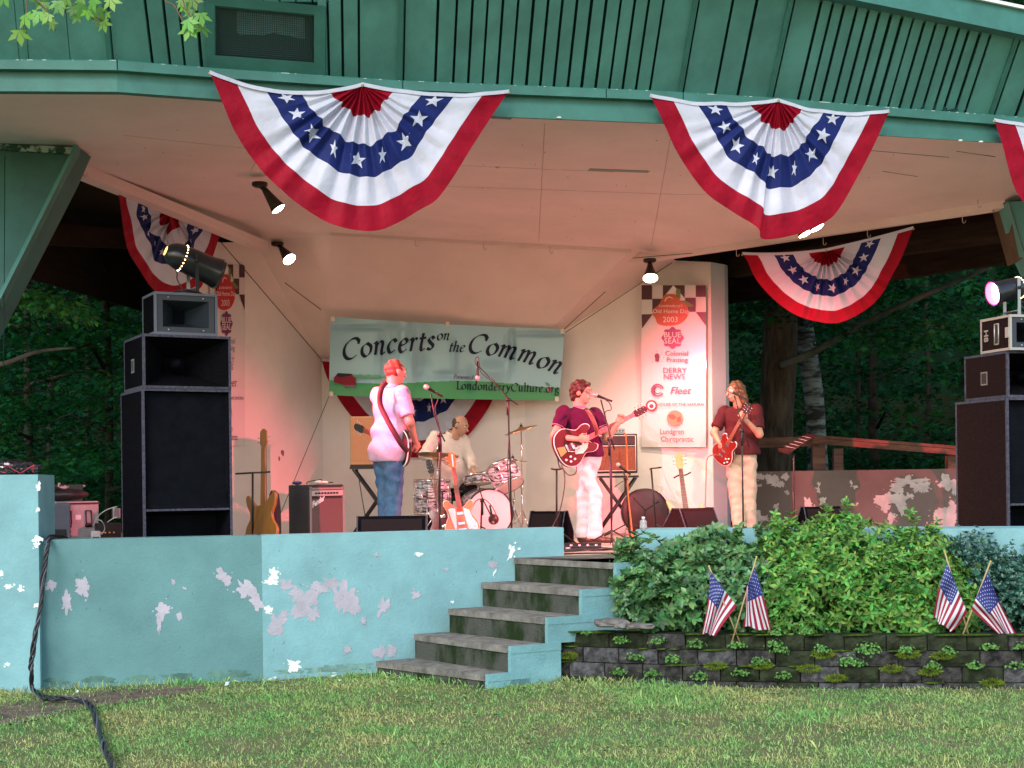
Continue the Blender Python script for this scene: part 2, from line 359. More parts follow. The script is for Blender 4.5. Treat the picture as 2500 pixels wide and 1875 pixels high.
def wall_between(mb, a, b, z0, z1, th, m, top=None):
    a = V((a.x, a.y, 0)); b = V((b.x, b.y, 0)); d = (b - a).normalized(); n = V((-d.y, d.x, 0))
    if n.y < 0: n = -n
    pts = [a, b, b + n * th, a + n * th]
    mb.slab([p + V((0, 0, z0)) for p in pts], V((0, 0, z1 - z0)), m); return n
# ---- front walls
A_, B_, C_ = B(92, 11.1, 0), B(643, 11.5, 0), B(1380, 12.5, 0)
WT = 1.17
mb = MB(); n1 = wall_between(mb, A_, B_, -.1, WT, .22, TEALD)
peel(mb, [(123, 1430, 11, 14), (163, 1470, 10, 25), (200, 1430, 19, 25), (398, 1492, 18, 20, .6), (388, 1525, 5, 22), (440, 1505, 7, 9), (424, 1421, 5, 6), (548, 1412, 17, 24, -.5), (600, 1440, 18, 30, -.6), (628, 1474, 12, 16, -.8), (452, 1437, 4, 3)], V(A_), n1, PLAST); scratches(mb, V(A_), n1, 120, 630, 22); splash(mb, V(A_), n1, 105, 640, 1668, 1648, 9, 1)
mb.build('front_wall', bs, True)
mb = MB(); n2 = wall_between(mb, B_, C_, -.1, WT, .22, TEAL)
peel(mb, [(668, 1402, 11, 13, 0, PLASTW), (664, 1422, 19, 6, 0, PLASTW), (656, 1490, 9, 9, 0, PLASTW), (676, 1520, 22, 26), (700, 1428, 16, 12), (722, 1450, 16, 20, .4), (740, 1475, 24, 26, .2), (766, 1460, 14, 22, .5), (780, 1435, 20, 12), (806, 1425, 20, 12), (826, 1455, 10, 25), (846, 1462, 22, 32), (866, 1472, 14, 20), (765, 1500, 12, 18, .4), (716, 1623, 17, 12, 0, PLASTW), (936, 1482, 11, 20, .5), (1015, 1452, 10, 9, .5), (1250, 1350, 5, 17, .5, PLASTW), (1203, 1378, 12, 7), (1245, 1336, 3, 5, 0, PLASTW), (1022, 1352, 9, 4, 0, PLASTW), (930, 1593, 18, 14), (956, 1590, 10, 12), (848, 1585, 8, 8), (1090, 1390, 4, 4), (1208, 1397, 2, 9, .5, PLASTW), (920, 1355, 4, 5), (888, 1515, 6, 10), (1268, 1340, 3, 3, 0, PLASTW), (1258, 1325, 2, 2, 0, PLASTW), (1105, 1470, 3, 3, 0, PLASTW)], V(B_), n2, PLAST); scratches(mb, V(B_), n2, 660, 1340, 34); splash(mb, V(B_), n2, 650, 925, 1646, 1631, 7, 0)
mb.build('front_wall', bs, True)
# left pier
mb = MB(); pa, pb = B(-420, 10.75, 0), B(99, 11.02, 0); npier = wall_between(mb, pa, pb, -.1, 1.682, .9, TEAL)
peel(mb, [(94, 1188, 5, 11, .3, PLASTW), (90, 1315, 12, 8, .3, PLASTW), (94, 1245, 5, 4, 0, PLASTW), (20, 1432, 10, 6, 0, PLASTW), (50, 1438, 7, 9, 0, PLASTW), (3, 1400, 7, 7, 0, PLASTW), (92, 1478, 9, 4, 0, PLASTW), (18, 1622, 6, 5), (88, 1330, 6, 7)], V(pa), npier, PLASTW)
mb.build('wall_pier', bs, True)
# right front wall
D_, E_ = B(1556, 12.0, 0), B(2760, 11.15, 0)
mb = MB(); n3 = wall_between(mb, D_, E_, -.1, 1.16, .5, TEAL); mb.build('front_wall', bs, True)
# ---- stage floor
mb = MB()
fl = [B(1257, 12.27), B(1380, 12.45), B(1380, 12.9), B(700, 11.9), B(120, 11.4), B(-400, 12.0), V((-6.2, 20, FLOOR)), V((5.5, 20, FLOOR)), B(2700, 12.0), B(1600, 12.35), B(1556, 12.0)]
topR = AZ(1497, 1374, FLOOR); topL = AZ(1257, 1362, FLOOR)
fl = [topL, B(1380, 12.55), B(1370, 12.75), B(700, 11.75), B(120, 11.35), B(-400, 12.0), V((-6.2, 20, FLOOR)), V((5.5, 20, FLOOR)), B(2700, 12.0), B(1600, 12.3), topR + (B(1556, 11.9) - topR) * 1.0, topR]
bmx = bmesh.new(); f = bmx.faces.new([bmx.verts.new((p.x, p.y, FLOOR)) for p in fl]); bmesh.ops.triangulate(bmx, faces=[f]); bmx.verts.index_update(); bmesh.ops.recalc_face_normals(bmx, faces=bmx.faces[:])
mb.add([v.co.copy() for v in bmx.verts], [[v.index for v in f.verts] for f in bmx.faces], STFL); mb.add([v.co - V((0, 0, .06)) for v in bmx.verts], [[v.index for v in f.verts] for f in bmx.faces], STFL); bmx.free()
mb.build('stage_floor', bs, True)
# ---- steps: nosing corners measured in the photo
nos = [((1257, 1362), (1497, 1374), .92), ((1178, 1422), (1413, 1440), .72), ((1097, 1486), (1330, 1508), .52), ((1013, 1548), (1240, 1578), .32), ((925, 1607), (1092, 1652), .12)]
LP = [V(AZ(*a, z)) for a, b, z in nos]; RP = [V(AZ(*b, z)) for a, b, z in nos]
dirL = (LP[0] - LP[3]); dirL.z = 0; dirL.normalize()
RP[4] = RP[3] - dirL * .20; RP[4].z = .12; LP[4] = LP[3] - dirL * .34; LP[4].z = .12
stp = None
for i in range(5):
    mb = MB(); l, r_ = LP[i], RP[i]; back = dirL * (.36 if i else .5)
    top = [l, r_, r_ + back, l + back]
    dn = V((0, 0, -(.2 if i < 4 else .14))) if i < 4 else V((0, 0, -.2))
    # riser dark, tread light, end cheek teal
    full = V((0, 0, -l.z - .1)); ln = (r_ - l).normalized()
    ext = (1.5, 1.2, .85, .46, .5)[i]; body = [l, r_, r_ + dirL * ext, l + dirL * ext]
    lip = V((0, 0, -.05)); fw = -dirL * .012
    mb.slab([p + V((0, 0, -.052)) for p in body], V((0, 0, -.148 if i < 4 else -.1)), CONCD)
    mb.slab([p + fw * (1 if j < 2 else 0) for j, p in enumerate(body)], V((0, 0, -.05)), CONC)
    mb.build('step', bs, True)
# teal painted cheek along the open side of the stairs
mb = MB()
for i in range(5):
    r_ = RP[i]; z = r_.z; nx = (RP[0] - LP[0]); nx.z = 0; nx.normalize()
    a = r_ + nx * .003; e = r_ + dirL * (1.5, 1.2, .80, .44, .36)[i] + nx * .003
    pts = [a, e, e + nx * .035, a + nx * .035]
    CHK_ = mat('stair_cheek_teal', (.165, .34, .37), .9, .18, 3, .3, 50); mb.slab([p + V((0, 0, .002)) for p in pts], V((0, 0, -.056)), CHK_)
    lo = (-.146, -.146, -.146, -.30, -.2)[i]
    mb.slab([p + V((0, 0, -.054)) + nx * (-.004) for p in pts], V((0, 0, lo)), CHK_)
mb.build('stair_cheek', bs, True)
# ---- shell: ceiling, slope, back wall, side walls
Z0 = 4.5
rim = [(-700, 232), (-300, 224), (0, 222.5), (285, 224), (530, 242), (980, 270), (1250, 286), (1605, 300), (2157, 331), (2435, 348), (2800, 372)]
RIM = [V(AZ(x, y, Z0)) for x, y in rim]
bk = [(-500, 300, 11.0), (-100, 345, 12.0), (170, 398, 12.9), (540, 557, 16.6), (622, 592, 17.0), (810, 569, 16.6), (1540, 612, 16.6), (1625, 624, 16.6), (2330, 517, 14.6), (2450, 494, 14.2), (2800, 440, 13.6)]
BK = [V(P(*b)) for b in bk]
ce = MB(); vs = RIM + BK; n = len(RIM)
bmx = bmesh.new(); bv = [bmx.verts.new(v) for v in RIM + BK[::-1]]; f = bmx.faces.new(bv); bmesh.ops.triangulate(bmx, faces=[f]); bmx.verts.index_update()
ce.add([v.co for v in bmx.verts], [[v.index for v in f.verts] for f in bmx.faces], CREAM, False); bmx.free()
# trims along the ceiling edges and the crease
def strip(mb, a, b, w_, h_, m, side=None):
    a, b = V(a), V(b); d = (b - a); mid = (a + b) / 2; M = frame(mid, d); mb.X = M; mb.box((0, 0, 0), (d.length, w_, h_), m); mb.X = Matrix.Identity(4)
strip(ce, P(168, 402, 12.9) + V((0, 0, -.02)), P(640, 597, 16.8) + V((0, 0, -.02)), .16, .10, CREAM)
strip(ce, P(1540, 634, 16.9) + V((0, 0, .0)), P(2460, 497, 14.2) + V((0, 0, .0)), .16, .10, CREAM)
strip(ce, P(806, 571, 16.55), P(1540, 614, 16.55), .08, .05, CREAM)
strip(ce, P(1700, 615, 16.3), P(2425, 513, 14.25), .05, .04, CREAM)
# small steel plate, cracks and scribed lines in the ceiling
STEELG = mat('galvanised_strip', (.22, .27, .25), .7)
strip(ce, AZ(1437, 414, Z0 - .075), AZ(1607, 420, Z0 - .075), .08, .006, STEELG)
def on_ceiling(x, y, off=.003):
    from mathutils.geometry import intersect_ray_tri
    r = (P(x, y, 1) - CAM)
    for f in ce.f:
        if len(f) != 3: continue
        h = intersect_ray_tri(ce.v[f[0]], ce.v[f[1]], ce.v[f[2]], r, CAM, True)
        if h is not None: return h - r.normalized() * off
    return None
CEI = MB(); JT0 = mat('ceiling_joint', (.42, .31, .27), .9)
def cline(pts, r_=.004, m=None):
    for (x0, y0), (x1, y1) in zip(pts[:-1], pts[1:]):
        n_ = max(2, int(math.hypot(x1 - x0, y1 - y0) / 25)); q = [on_ceiling(x0 + (x1 - x0) * i / n_, y0 + (y1 - y0) * i / n_) for i in range(n_ + 1)]
        for a, b in zip(q[:-1], q[1:]):
            if a is not None and b is not None: CEI.tube([a, b], r_, m or JT0, 4)
cline([(1000, 452), (1300, 462), (1670, 475), (2000, 468)], .002); cline([(2110, 366), (2317, 384)], .003, mat('ceiling_crack', (.05, .10, .09), .9)); cline([(2110, 366), (1985, 419)], .0035, mat('ceiling_crack_dark', (.08, .06, .05), .9)); cline([(2335, 369), (2430, 383)], .003, mat('ceiling_crack', (.05, .1, .09), .9)); cline([(2155, 418), (2240, 431)], .003, mat('ceiling_crack', (.05, .1, .09), .9))
cline([(300, 330), (900, 395), (1500, 420)], .0015); cline([(700, 262), (610, 420)], .0025); cline([(1330, 300), (1315, 590)], .0025); cline([(1640, 320), (1590, 600)], .0025)
for k in range(60):
    x, y = random.uniform(250, 2300), random.uniform(300, 600); h = on_ceiling(x, y)
    if h is not None: CEI.ball(h, .006, JT0, 6, 4)
ce.v += CEI.v; o_ = len(ce.v) - len(CEI.v); ce.f += [[i + o_ for i in f] for f in CEI.f]; ce.m += [ce.mi(CEI.mats[k]) for k in CEI.m]; ce.sm += CEI.sm
ce.build('ceiling', bs, True)
mb = MB()
SL0, SL1, SR1, SR0 = P(540, 592, 16.9), P(785, 878, 18.5), P(1280, 868, 18.1), P(1650, 636, 17.3)
mb.add([SL0, P(622, 591, 16.98), P(810, 567, 16.58), P(1540, 610, 16.58), P(1625, 622, 16.58), SR0, SR1, SL1], [(0, 1, 2, 3, 4, 5, 6, 7)], CREAMW)
bm2 = bmesh.new(); vv = [bm2.verts.new(v) for v in mb.v]; f = bm2.faces.new(vv); bmesh.ops.triangulate(bm2, faces=[f]); bm2.verts.index_update()
m2 = MB(); m2.add([v.co for v in bm2.verts], [[v.index for v in f.verts] for f in bm2.faces], CREAM); bm2.free(); m2.build('sloping_ceiling', bs, True)
# walls with thickness
def solid_quad(mb, tl, tr, br, bl, th, m):
    nrm = (tr - tl).cross(bl - tl).normalized(); nrm = nrm if nrm.y > 0 else -nrm
    mb.slab([tl, tr, br, bl], nrm * th, m)
def down(p, z=FLOOR - .02): return V((p.x, p.y, z))
mb = MB(); solid_quad(mb, SL1, SR1, down(SR1), down(SL1), .12, CREAMW); mb.build('back_wall', bs, True)
WL = V((SL0.x, SL0.y, SL0.z)) + V((SL0.x - SL1.x, SL0.y - SL1.y, 0)) * .22
mb = MB()
mb.slab([WL, SL0, SL1, down(SL1), down(WL)], (SL1 - WL).normalized().cross(V((0, 0, 1))).normalized() * -.12, CREAMW)
WLd = (SL0 - down(SL0, SL0.z))
mb.build('side_wall', bs, True)
WR = V(P(1735, 640, 16.9)); 
mb = MB(); dR = (V((WR.x, WR.y, 0)) - V((SR1.x, SR1.y, 0))).normalized(); nR = V((-dR.y, dR.x, 0)); nR = nR if nR.y > 0 else -nR
mb.slab([SR1, V((SR0.x, SR0.y, SR0.z)), WR, down(WR), down(SR1)], nR * .12, CREAMW)
PANELG = mat('grey_white_panel_edge', (.42, .43, .48), .8, .05, 3)
e0 = V((WR.x, WR.y, 0)) + dR * .003; mb.slab([down(e0), down(e0) + V((.17, .06, 0)), V((e0.x + .17, e0.y + .06, WR.z - .02)), V((e0.x, e0.y, WR.z))], nR * .11, PANELG)
mb.build('side_wall', bs, True)
# hooks and wires on the ceiling edge
mb = MB(); HOOK = mat('steel_hook', (.5, .45, .42), .4, metal=.8)
for (x, y, d) in [(204, 425, 12.7), (430, 520, 15), (545, 562, 15.9), (573, 578, 16.2), (1014, 598, 16.3), (1181, 607, 16.3), (1343, 615, 16.3), (1798, 622, 16), (2010, 594, 15.4), (2118, 575, 15), (2350, 540, 14.4), (2388, 502, 14.0), (1462, 335, 12.5), (1210, 405, 13)]:
    mb = MB(); p = P(x, y, d); mb.tube(smooth_path([p + V((0, 0, .06)), p, p + V((.01, 0, -.018)), p + V((.028, 0, -.012)), p + V((.03, 0, .008))], 3), .004, HOOK, 5); mb.build('ceiling_hook', bs, True)
pass
# ---- dark roof: slab over everything and rear bands
mb = MB()
out = [V((p.x, p.y + .02, 4.62)) for p in RIM] + [V((9, 16, 4.9)), V((5.2, 20.6, 4.9)), V((-6.6, 20.6, 4.9)), V((-10, 14.5, 4.9))]
bmx = bmesh.new(); bv = [bmx.verts.new(v) for v in out]; f = bmx.faces.new(bv); bmesh.ops.triangulate(bmx, faces=[f]); bmx.verts.index_update()
mb.add([v.co for v in bmx.verts], [[v.index for v in f.verts] for f in bmx.faces], BROWN)
mb.add([v.co + V((0, 0, .35)) for v in bmx.verts], [[v.index for v in f.verts][::-1] for f in bmx.faces], BROWN); bmx.free()
mb.build('roof_deck', bs, True)
mb = MB()
def band(pts, th=.25):
    for (a, b) in zip(pts[:-1], pts[1:]):
        ta, tb = V((a.x, a.y, 5.2)), V((b.x, b.y, 5.2)); mb.slab([ta, tb, b, a], V((0, th, 0)), BROWN)
band([P(-300, 600, 13.4), P(42, 671, 15.9), P(345, 757, 19.4), P(1757, 742, 19.4), P(2300, 663, 16.6), P(2700, 605, 14.6)])
for (a, b) in [((96, 572, 15.0), (420, 590, 18.4)), ((1790, 655, 17.5), (2480, 560, 14.9))]:
    a, b = V(P(*a)), V(P(*b)); strip(mb, a, b, .18, .22, BROWN)
mb.build('rear_roof_beam', bs, True)
# ---- green slanting pillars
mb = MB()
pts = [P(-420, 330, 11.9), P(190, 362, 12.25), P(155, 440, 12.2), P(0, 742, 12.1), P(-90, 920, 12.0), P(-420, 1500, 11.8)]
mb.slab(pts, V((.02, .32, 0)), mat('pillar_green', (.03, .12, .105), .65, .2, 2.5, .12, 50))
strip(mb, P(190, 364, 12.2), P(-2, 744, 12.05), .34, .03, RGREEN2)
for x in (12, -60): mb.tube([P(x, 380, 11.97), P(x - 3, 900, 11.93)], .004, RDARK, 4)
OLDP = mat('flaking_pillar_top', (.03, .08, .06), .9, col2=(.35, .45, .42), thr=(.5, .56), scale=9)
mb.slab([P(-420, 326, 11.86), P(190, 360, 12.2), P(180, 376, 12.2), P(-420, 342, 11.86)], V((0, .03, 0)), OLDP)
mb.build('pillar', bs, True)
mb = MB()
mb.slab([P(2462, 493, 14.0), P(2720, 470, 13.5), P(2720, 1100, 13.5), P(2500, 622, 13.9)], V((0, .3, 0)), RGREEN)
mb.slab([P(2444, 496, 14.2), P(2464, 492, 13.98), P(2504, 625, 13.88), P(2484, 640, 14.1)], V((0.0, .28, 0)), mat('pillar_edge', (.10, .075, .05), .8, .15, 5))
mb.build('pillar', bs, True)
# ---- low rear walls of the stage
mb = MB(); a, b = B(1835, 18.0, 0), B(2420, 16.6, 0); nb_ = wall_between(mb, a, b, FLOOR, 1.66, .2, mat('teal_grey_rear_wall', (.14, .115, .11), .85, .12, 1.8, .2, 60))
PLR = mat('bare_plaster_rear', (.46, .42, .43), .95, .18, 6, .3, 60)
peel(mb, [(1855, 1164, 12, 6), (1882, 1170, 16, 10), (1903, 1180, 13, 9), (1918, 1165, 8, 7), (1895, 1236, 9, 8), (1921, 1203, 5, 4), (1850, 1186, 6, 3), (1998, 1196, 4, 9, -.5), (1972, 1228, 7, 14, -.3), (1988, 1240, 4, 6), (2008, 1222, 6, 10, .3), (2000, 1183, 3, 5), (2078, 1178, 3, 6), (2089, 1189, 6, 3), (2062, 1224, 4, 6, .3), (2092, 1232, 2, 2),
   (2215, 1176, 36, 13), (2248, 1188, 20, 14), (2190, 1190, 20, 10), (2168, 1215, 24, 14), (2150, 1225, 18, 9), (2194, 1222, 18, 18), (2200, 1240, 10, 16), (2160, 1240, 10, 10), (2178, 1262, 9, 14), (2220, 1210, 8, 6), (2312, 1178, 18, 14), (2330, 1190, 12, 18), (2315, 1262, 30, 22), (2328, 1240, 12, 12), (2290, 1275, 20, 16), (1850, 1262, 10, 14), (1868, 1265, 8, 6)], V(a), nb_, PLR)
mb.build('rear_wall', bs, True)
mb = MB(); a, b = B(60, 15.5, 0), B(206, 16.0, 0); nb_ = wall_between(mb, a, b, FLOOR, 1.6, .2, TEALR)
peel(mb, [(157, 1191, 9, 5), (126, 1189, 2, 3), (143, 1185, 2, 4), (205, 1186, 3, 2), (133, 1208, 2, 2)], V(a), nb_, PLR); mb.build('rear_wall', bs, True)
# ---- fascia, moulding, slatted siding, cap
def lerp_tab(tab, x):
    if x <= tab[0][0]: t = tab[:2]
    elif x >= tab[-1][0]: t = tab[-2:]
    else:
        for i in range(len(tab) - 1):
            if tab[i][0] <= x <= tab[i + 1][0]: t = tab[i:i + 2]; break
    a, b = t; u = (x - a[0]) / (b[0] - a[0]); return [p + (q - p) * u for p, q in zip(a, b)]
DR = [(p[0], (q - CAM).y) for p, q in zip(rim, RIM)]
def dr(x): return lerp_tab(DR, x)[1]
MT = [(-700, 150), (0, 146.5), (285, 148), (530, 168), (980, 198), (1667, 225), (1890, 240), (2157, 262), (2470, 285), (2800, 310)]
MBm = [(-700, 172), (0, 168), (285, 171), (530, 189), (980, 219), (1590, 243), (1890, 262), (2157, 281), (2430, 303), (2800, 331)]
TP = [(-700, -420), (285, -330), (980, -215), (1250, -165), (1667, -78), (2130, 18), (2470, 90), (2800, 160)]
xs = [-700, -300, 0, 285, 530, 980, 1250, 1605, 1890, 2157, 2435, 2800]
def ribbon(mb, f0, f1, th, m, xs_=xs):
    for a, b in zip(xs_[:-1], xs_[1:]):
        q = [f0(a), f0(b), f1(b), f1(a)]; mb.slab([V(p) for p in q], V((0, th, 0)), m)
mb = MB(); ribbon(mb, lambda x: P(x, lerp_tab(MBm, x)[1] - 3, dr(x) - .005), lambda x: P(x, lerp_tab(rim, x)[1], dr(x) - .005), .08, RGREEN2)
for x, y in [(1365, 287, ), (2345, 343), (2395, 346)]: mb.ball(P(x, y, dr(x) - .02), (.02, .01, .008), WHITE)
mb.build('fascia_board', bs, True)
mb = MB(); ribbon(mb, lambda x: P(x, lerp_tab(MT, x)[1], dr(x) - .07), lambda x: P(x, lerp_tab(MBm, x)[1], dr(x) - .07), .1, RGREEN2)
CHIP = mat('chipped_moulding_edge', (.035, .2, .15), .8, col2=(.5, .6, .58), thr=(.56, .6), scale=14)
ribbon(mb, lambda x: P(x, lerp_tab(MT, x)[1] - 1.6, dr(x) - .066), lambda x: P(x, lerp_tab(MT, x)[1], dr(x) - .066), .09, CHIP)
for x in (286, 983, 1480, 1668): mb.box(P(x, lerp_tab(MT, x)[1] + 10, dr(x) - .071), (.008, .004, .07), RDARK)
mb.build('moulding', bs, True)
def fan(x): return 900 + (x - 900) * 1.055 if x > 300 else x - 22
def pb(x, o=0): y = lerp_tab(MT, x)[1]; return V(P(x, y + 3, dr(x) + .02 - o))
def pt(x, o=0):
    y = lerp_tab(TP, x)[1]; s_ = (lerp_tab(MT, x)[1] - y) / 240.0
    xt = 900 + (x - 900) * (1 + .055 * s_) if x > 300 else x - 22 * s_
    return V(P(xt, lerp_tab(TP, x)[1], (dr(x) + .02 - o) * (1 - .05 * s_)))
mb = MB(); ribbon(mb, lambda x: pt(x, -.06), lambda x: pb(x, -.06), .12, RDARK); mb.build('siding_backing', bs, True)
gro = [-560, -400, -250, -150, 48, 70, 172, 277, 372, 415, 452, 492, 803, 838, 877, 985, 1062, 1106, 1143, 1178, 1213, 1249, 1284, 1318, 1351, 1386, 1419, 1453, 1487, 1519, 1552, 1586, 1668, 1745, 1800, 1886, 1948, 1975, 2003, 2032, 2060, 2086, 2114, 2141, 2167, 2195, 2222, 2250, 2278, 2302, 2330, 2355, 2426, 2478, 2506, 2560, 2620, 2700, 2780]
thin = {48, 70, 172}; seam = {277: 12, 985: 12, 1668: 9, 1886: 9, 2426: 9}
def board(mb, x0, x1, f=0, m=RGREEN, o=0.0):
    q = [pt(x0, o), pt(x1, o), pb(x1, o), pb(x0, o)]; mb.slab(q, V((0, .045, -.0)), m)
mb = MB()
for a, b in zip(gro[:-1], gro[1:]):
    ga = 1 if a in thin else (2 if (a in seam or a < 0 or a > 2480) else 3.4); gb = 1 if b in thin else (2 if (b in seam or b < 0) else 3.4)
    x0, x1 = a + ga + random.uniform(-.8, .8), b - gb + random.uniform(-.8, .8)
    if a == 492: # around the vent
        board(mb, 497, 514); board(mb, 780, 800); q = None
        y0 = lerp_tab(MT, 640)[1]; continue
    board(mb, x0, x1, o=random.uniform(0, .006))
for x, ww in seam.items():
    board(mb, x - ww - 4, x - 4, o=.03, m=RGREEN2)
mb.build('roof_siding', bs, True)
# holes rotted into the siding foot
mb = MB()
for (x, y, rx, ry) in [(2252, 255, 7, 13), (2279, 256, 7, 12), (2305, 265, 8, 8), (2335, 262, 7, 8), (2322, 268, 14, 5), (2352, 263, 6, 7)]:
    d = dr(x) - .012; pts = [P(a, b, d) for a, b in blob_poly(x, y, rx, ry, 16, .3, x)]; mb = MB(); mb.slab(pts, V((0, .02, 0)), RDARK); mb.build('rotted_hole', bs, True)
# vent with screen
def vP(x, y, o=0):
    s_ = (lerp_tab(MT, x)[1] - y) / 240.0; return V(P(x, y, (dr(x) + .02) * (1 - .05 * s_) - o))
mb = MB(); O = [(500, -12), (795, 15), (793, 188), (506, 168)]; I_ = [(524, 13), (767, 36), (767, 153), (524, 135)]
for k in range(4):
    a, b = O[k], O[(k + 1) % 4]; c, d_ = I_[(k + 1) % 4], I_[k]
    mb.slab([vP(*q, .05) for q in (a, b, c, d_)], V((0, .08, 0)), RGREEN2)
fr = mb.build('vent_frame', bs, True)
mb = MB(); mb.slab([vP(x, y, -.02) for x, y in I_], V((0, .01, 0)), mat('vent_dark', (.02, .065, .07), .5, coat=.2))
mb.slab([vP(x, y, -.012) for x, y in [(578, 22), (743, 34), (744, 96), (690, 84), (665, 80), (640, 86), (585, 84), (579, 78)]], V((0, .004, 0)), mat('vent_louvre', (.22, .42, .48), .4, .3, 6))
mb.build('vent_pane', fr, True)
mb = MB(); SCR = mat('insect_screen', (.03, .07, .07), .7)
for i in range(46):
    u = i / 45; mb.tube([vP(524 + 243 * u, 13 + 23 * u, .02), vP(524 + 243 * u, 135 + 18 * u, .02)], .0032, SCR, 3, False)
for i in range(24):
    u = i / 23; mb.tube([vP(524, 13 + 122 * u, .02), vP(767, 36 + 117 * u, .02)], .0032, SCR, 3, False)
mb.build('vent_screen', fr, True)
mb = MB()
for a, b in ((497, 560), (565, 600), (605, 640), (645, 680), (685, 720), (724, 760), (765, 800)): mb.slab([pt(a), pt(b), vP(b, 4), vP(a, 4)], V((0, .045, 0)), RGREEN)
mb.build('siding_over_vent', bs, True)
# board above the vent
# roof cap and drip edge
def pc(x, dy, o): y = lerp_tab(TP, x)[1] + dy; s_ = (lerp_tab(MT, x)[1] - lerp_tab(TP, x)[1]) / 240.0; return V(P(900 + (x - 900) * (1 + .055 * s_), y, (dr(x) + .02) * (1 - .05 * s_) - o))
mb = MB(); ribbon(mb, lambda x: pc(x, -58, .1), lambda x: pc(x, 4, .1), .2, RGREEN2); mb.build('roof_cap', bs, True)
mb = MB(); ribbon(mb, lambda x: pc(x, -68, .14), lambda x: pc(x, -60, .14), .3, WHITE); mb.build('drip_edge', bs, True)
# stain/scuffs on shell wall
nLw = (SL1 - WL); nLw = V((nLw.x, nLw.y, 0)).normalized(); nLw = V((nLw.y, -nLw.x, 0)); nLw = nLw if nLw.dot(CAM - SL1) > 0 else -nLw
mb = MB(); SC = mat('scuff', (.22, .15, .15), .9); SCD = mat('dark_scratch', (.06, .13, .14), .9)
mb = MB()
for (x, y, rx, ry) in [(690, 1105, 4, 8), (682, 1120, 2, 5), (792, 1153, 2, 2), (1240, 655, 2, 2), (1010, 640, 2, 2)]:
    mb.slab([ONP(u, v, V(SL1) + V((0, -.3, 0)) if 0 else V(SL1) + nLw * .002, nLw) for u, v in blob_poly(x, y, rx, ry, 12, .4, x)], nLw * .001, SC) if x < 785 else None
mb.build('scuff', bs, True)
# fine joints between the ceiling sheets
mb = MB(); JT = mat('ceiling_joint', (.24, .17, .14), .9)
for a, b in [((300, 360), (2330, 470)), ((700, 300), (560, 540)), ((1250, 330), (1215, 585)), ((1700, 352), (1560, 600)), ((2110, 372), (1985, 420)), ((2112, 373), (2200, 388))]:
    p, q = AZ(*a, Z0 - .012), AZ(*b, Z0 - .012)
JC0 = [((2112, 366), (2316, 383)), ((2110, 366), (1980, 420)), ((2335, 368), (2432, 384))]

# wires across the shell corners
mb = MB(); WIRE = mat('thin_wire', (.06, .04, .04), .6)
for a, b in [((540, 592, 16.2), (785, 878, 18.4)), ((695, 690, 17), (805, 772, 17.9)), ((1380, 812, 17.6), (1640, 642, 16.9)), ((1378, 803, 17.2), (1478, 712, 16.9)), ((803, 968, 17.6), (670, 1290, 16.5)), ((1545, 630, 16.3), (1690, 618, 16.2))]:
    mb = MB(); mb.tube([P(*a), P(*b)], .005, WIRE, 4); mb.build('rigging_wire', bs, True)
# ================================================================== lawn and ground
GR = mat('lawn_soil', (.10, .15, .05), 1, col2=(.19, .15, .085), thr=(.35, .7), scale=2.2, bump=.6, bscale=40)
mb = MB(); N = 60; vs = []; fs = []
xs_ = np.linspace(-40, 40, 81); ys_ = np.concatenate([np.linspace(-6, 14, 81), np.linspace(16, 60, 12)])
def gz(x, y): 
    z = .03 * mn.noise(V((x * .5, y * .5, 0))) * (1 if y < 14 else 1)
    if y > 24: z += (y - 24) * .12
    return z
gv = [(x, y, gz(x, y)) for y in ys_ for x in xs_]; gf = [(j * 81 + i, j * 81 + i + 1, (j + 1) * 81 + i + 1, (j + 1) * 81 + i) for j in range(len(ys_) - 1) for i in range(80)]
mb.add(gv, gf, GR, True); g = mb.build('ground'); tag(g, kind='structure')
# worn earth track
mb = MB(); DIRT = mat('worn_earth', (.15, .11, .085), 1, .35, 9, .8, 60)
tr = [(-60, 1765, 30), (120, 1735, 28), (250, 1712, 22), (400, 1695, 16), (500, 1682, 10)]
up = []; dn = []
for x, y, h in tr:
    p = AZ(x, y - h, 0); q = AZ(x, y + h * .8, 0); up.append(V((p.x, p.y, gz(p.x, p.y) + .006))); dn.append(V((q.x, q.y, gz(q.x, q.y) + .006)))
mb.add(up + dn, [(i, i + 1, len(up) + i + 1, len(up) + i) for i in range(len(up) - 1)], DIRT, True); t_ = mb.build('worn_earth_path'); tag(t_, kind='structure')
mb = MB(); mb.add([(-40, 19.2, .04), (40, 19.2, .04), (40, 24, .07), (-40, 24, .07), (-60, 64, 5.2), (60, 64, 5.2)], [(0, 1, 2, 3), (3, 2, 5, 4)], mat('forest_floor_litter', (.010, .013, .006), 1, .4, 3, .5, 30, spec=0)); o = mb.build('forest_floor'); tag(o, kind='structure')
# dark slope added behind the wood so no sky shows through
mb = MB(); mb.add([(-70, 62, -1), (70, 62, -1), (75, 90, 45), (-75, 90, 45)], [(0, 1, 2, 3)], mat('backdrop_slope_dark', (.003, .008, .004), 1, .6, .6, .5, 3, spec=0)); h_ = mb.build('added_backdrop_slope'); tag(h_, kind='structure')
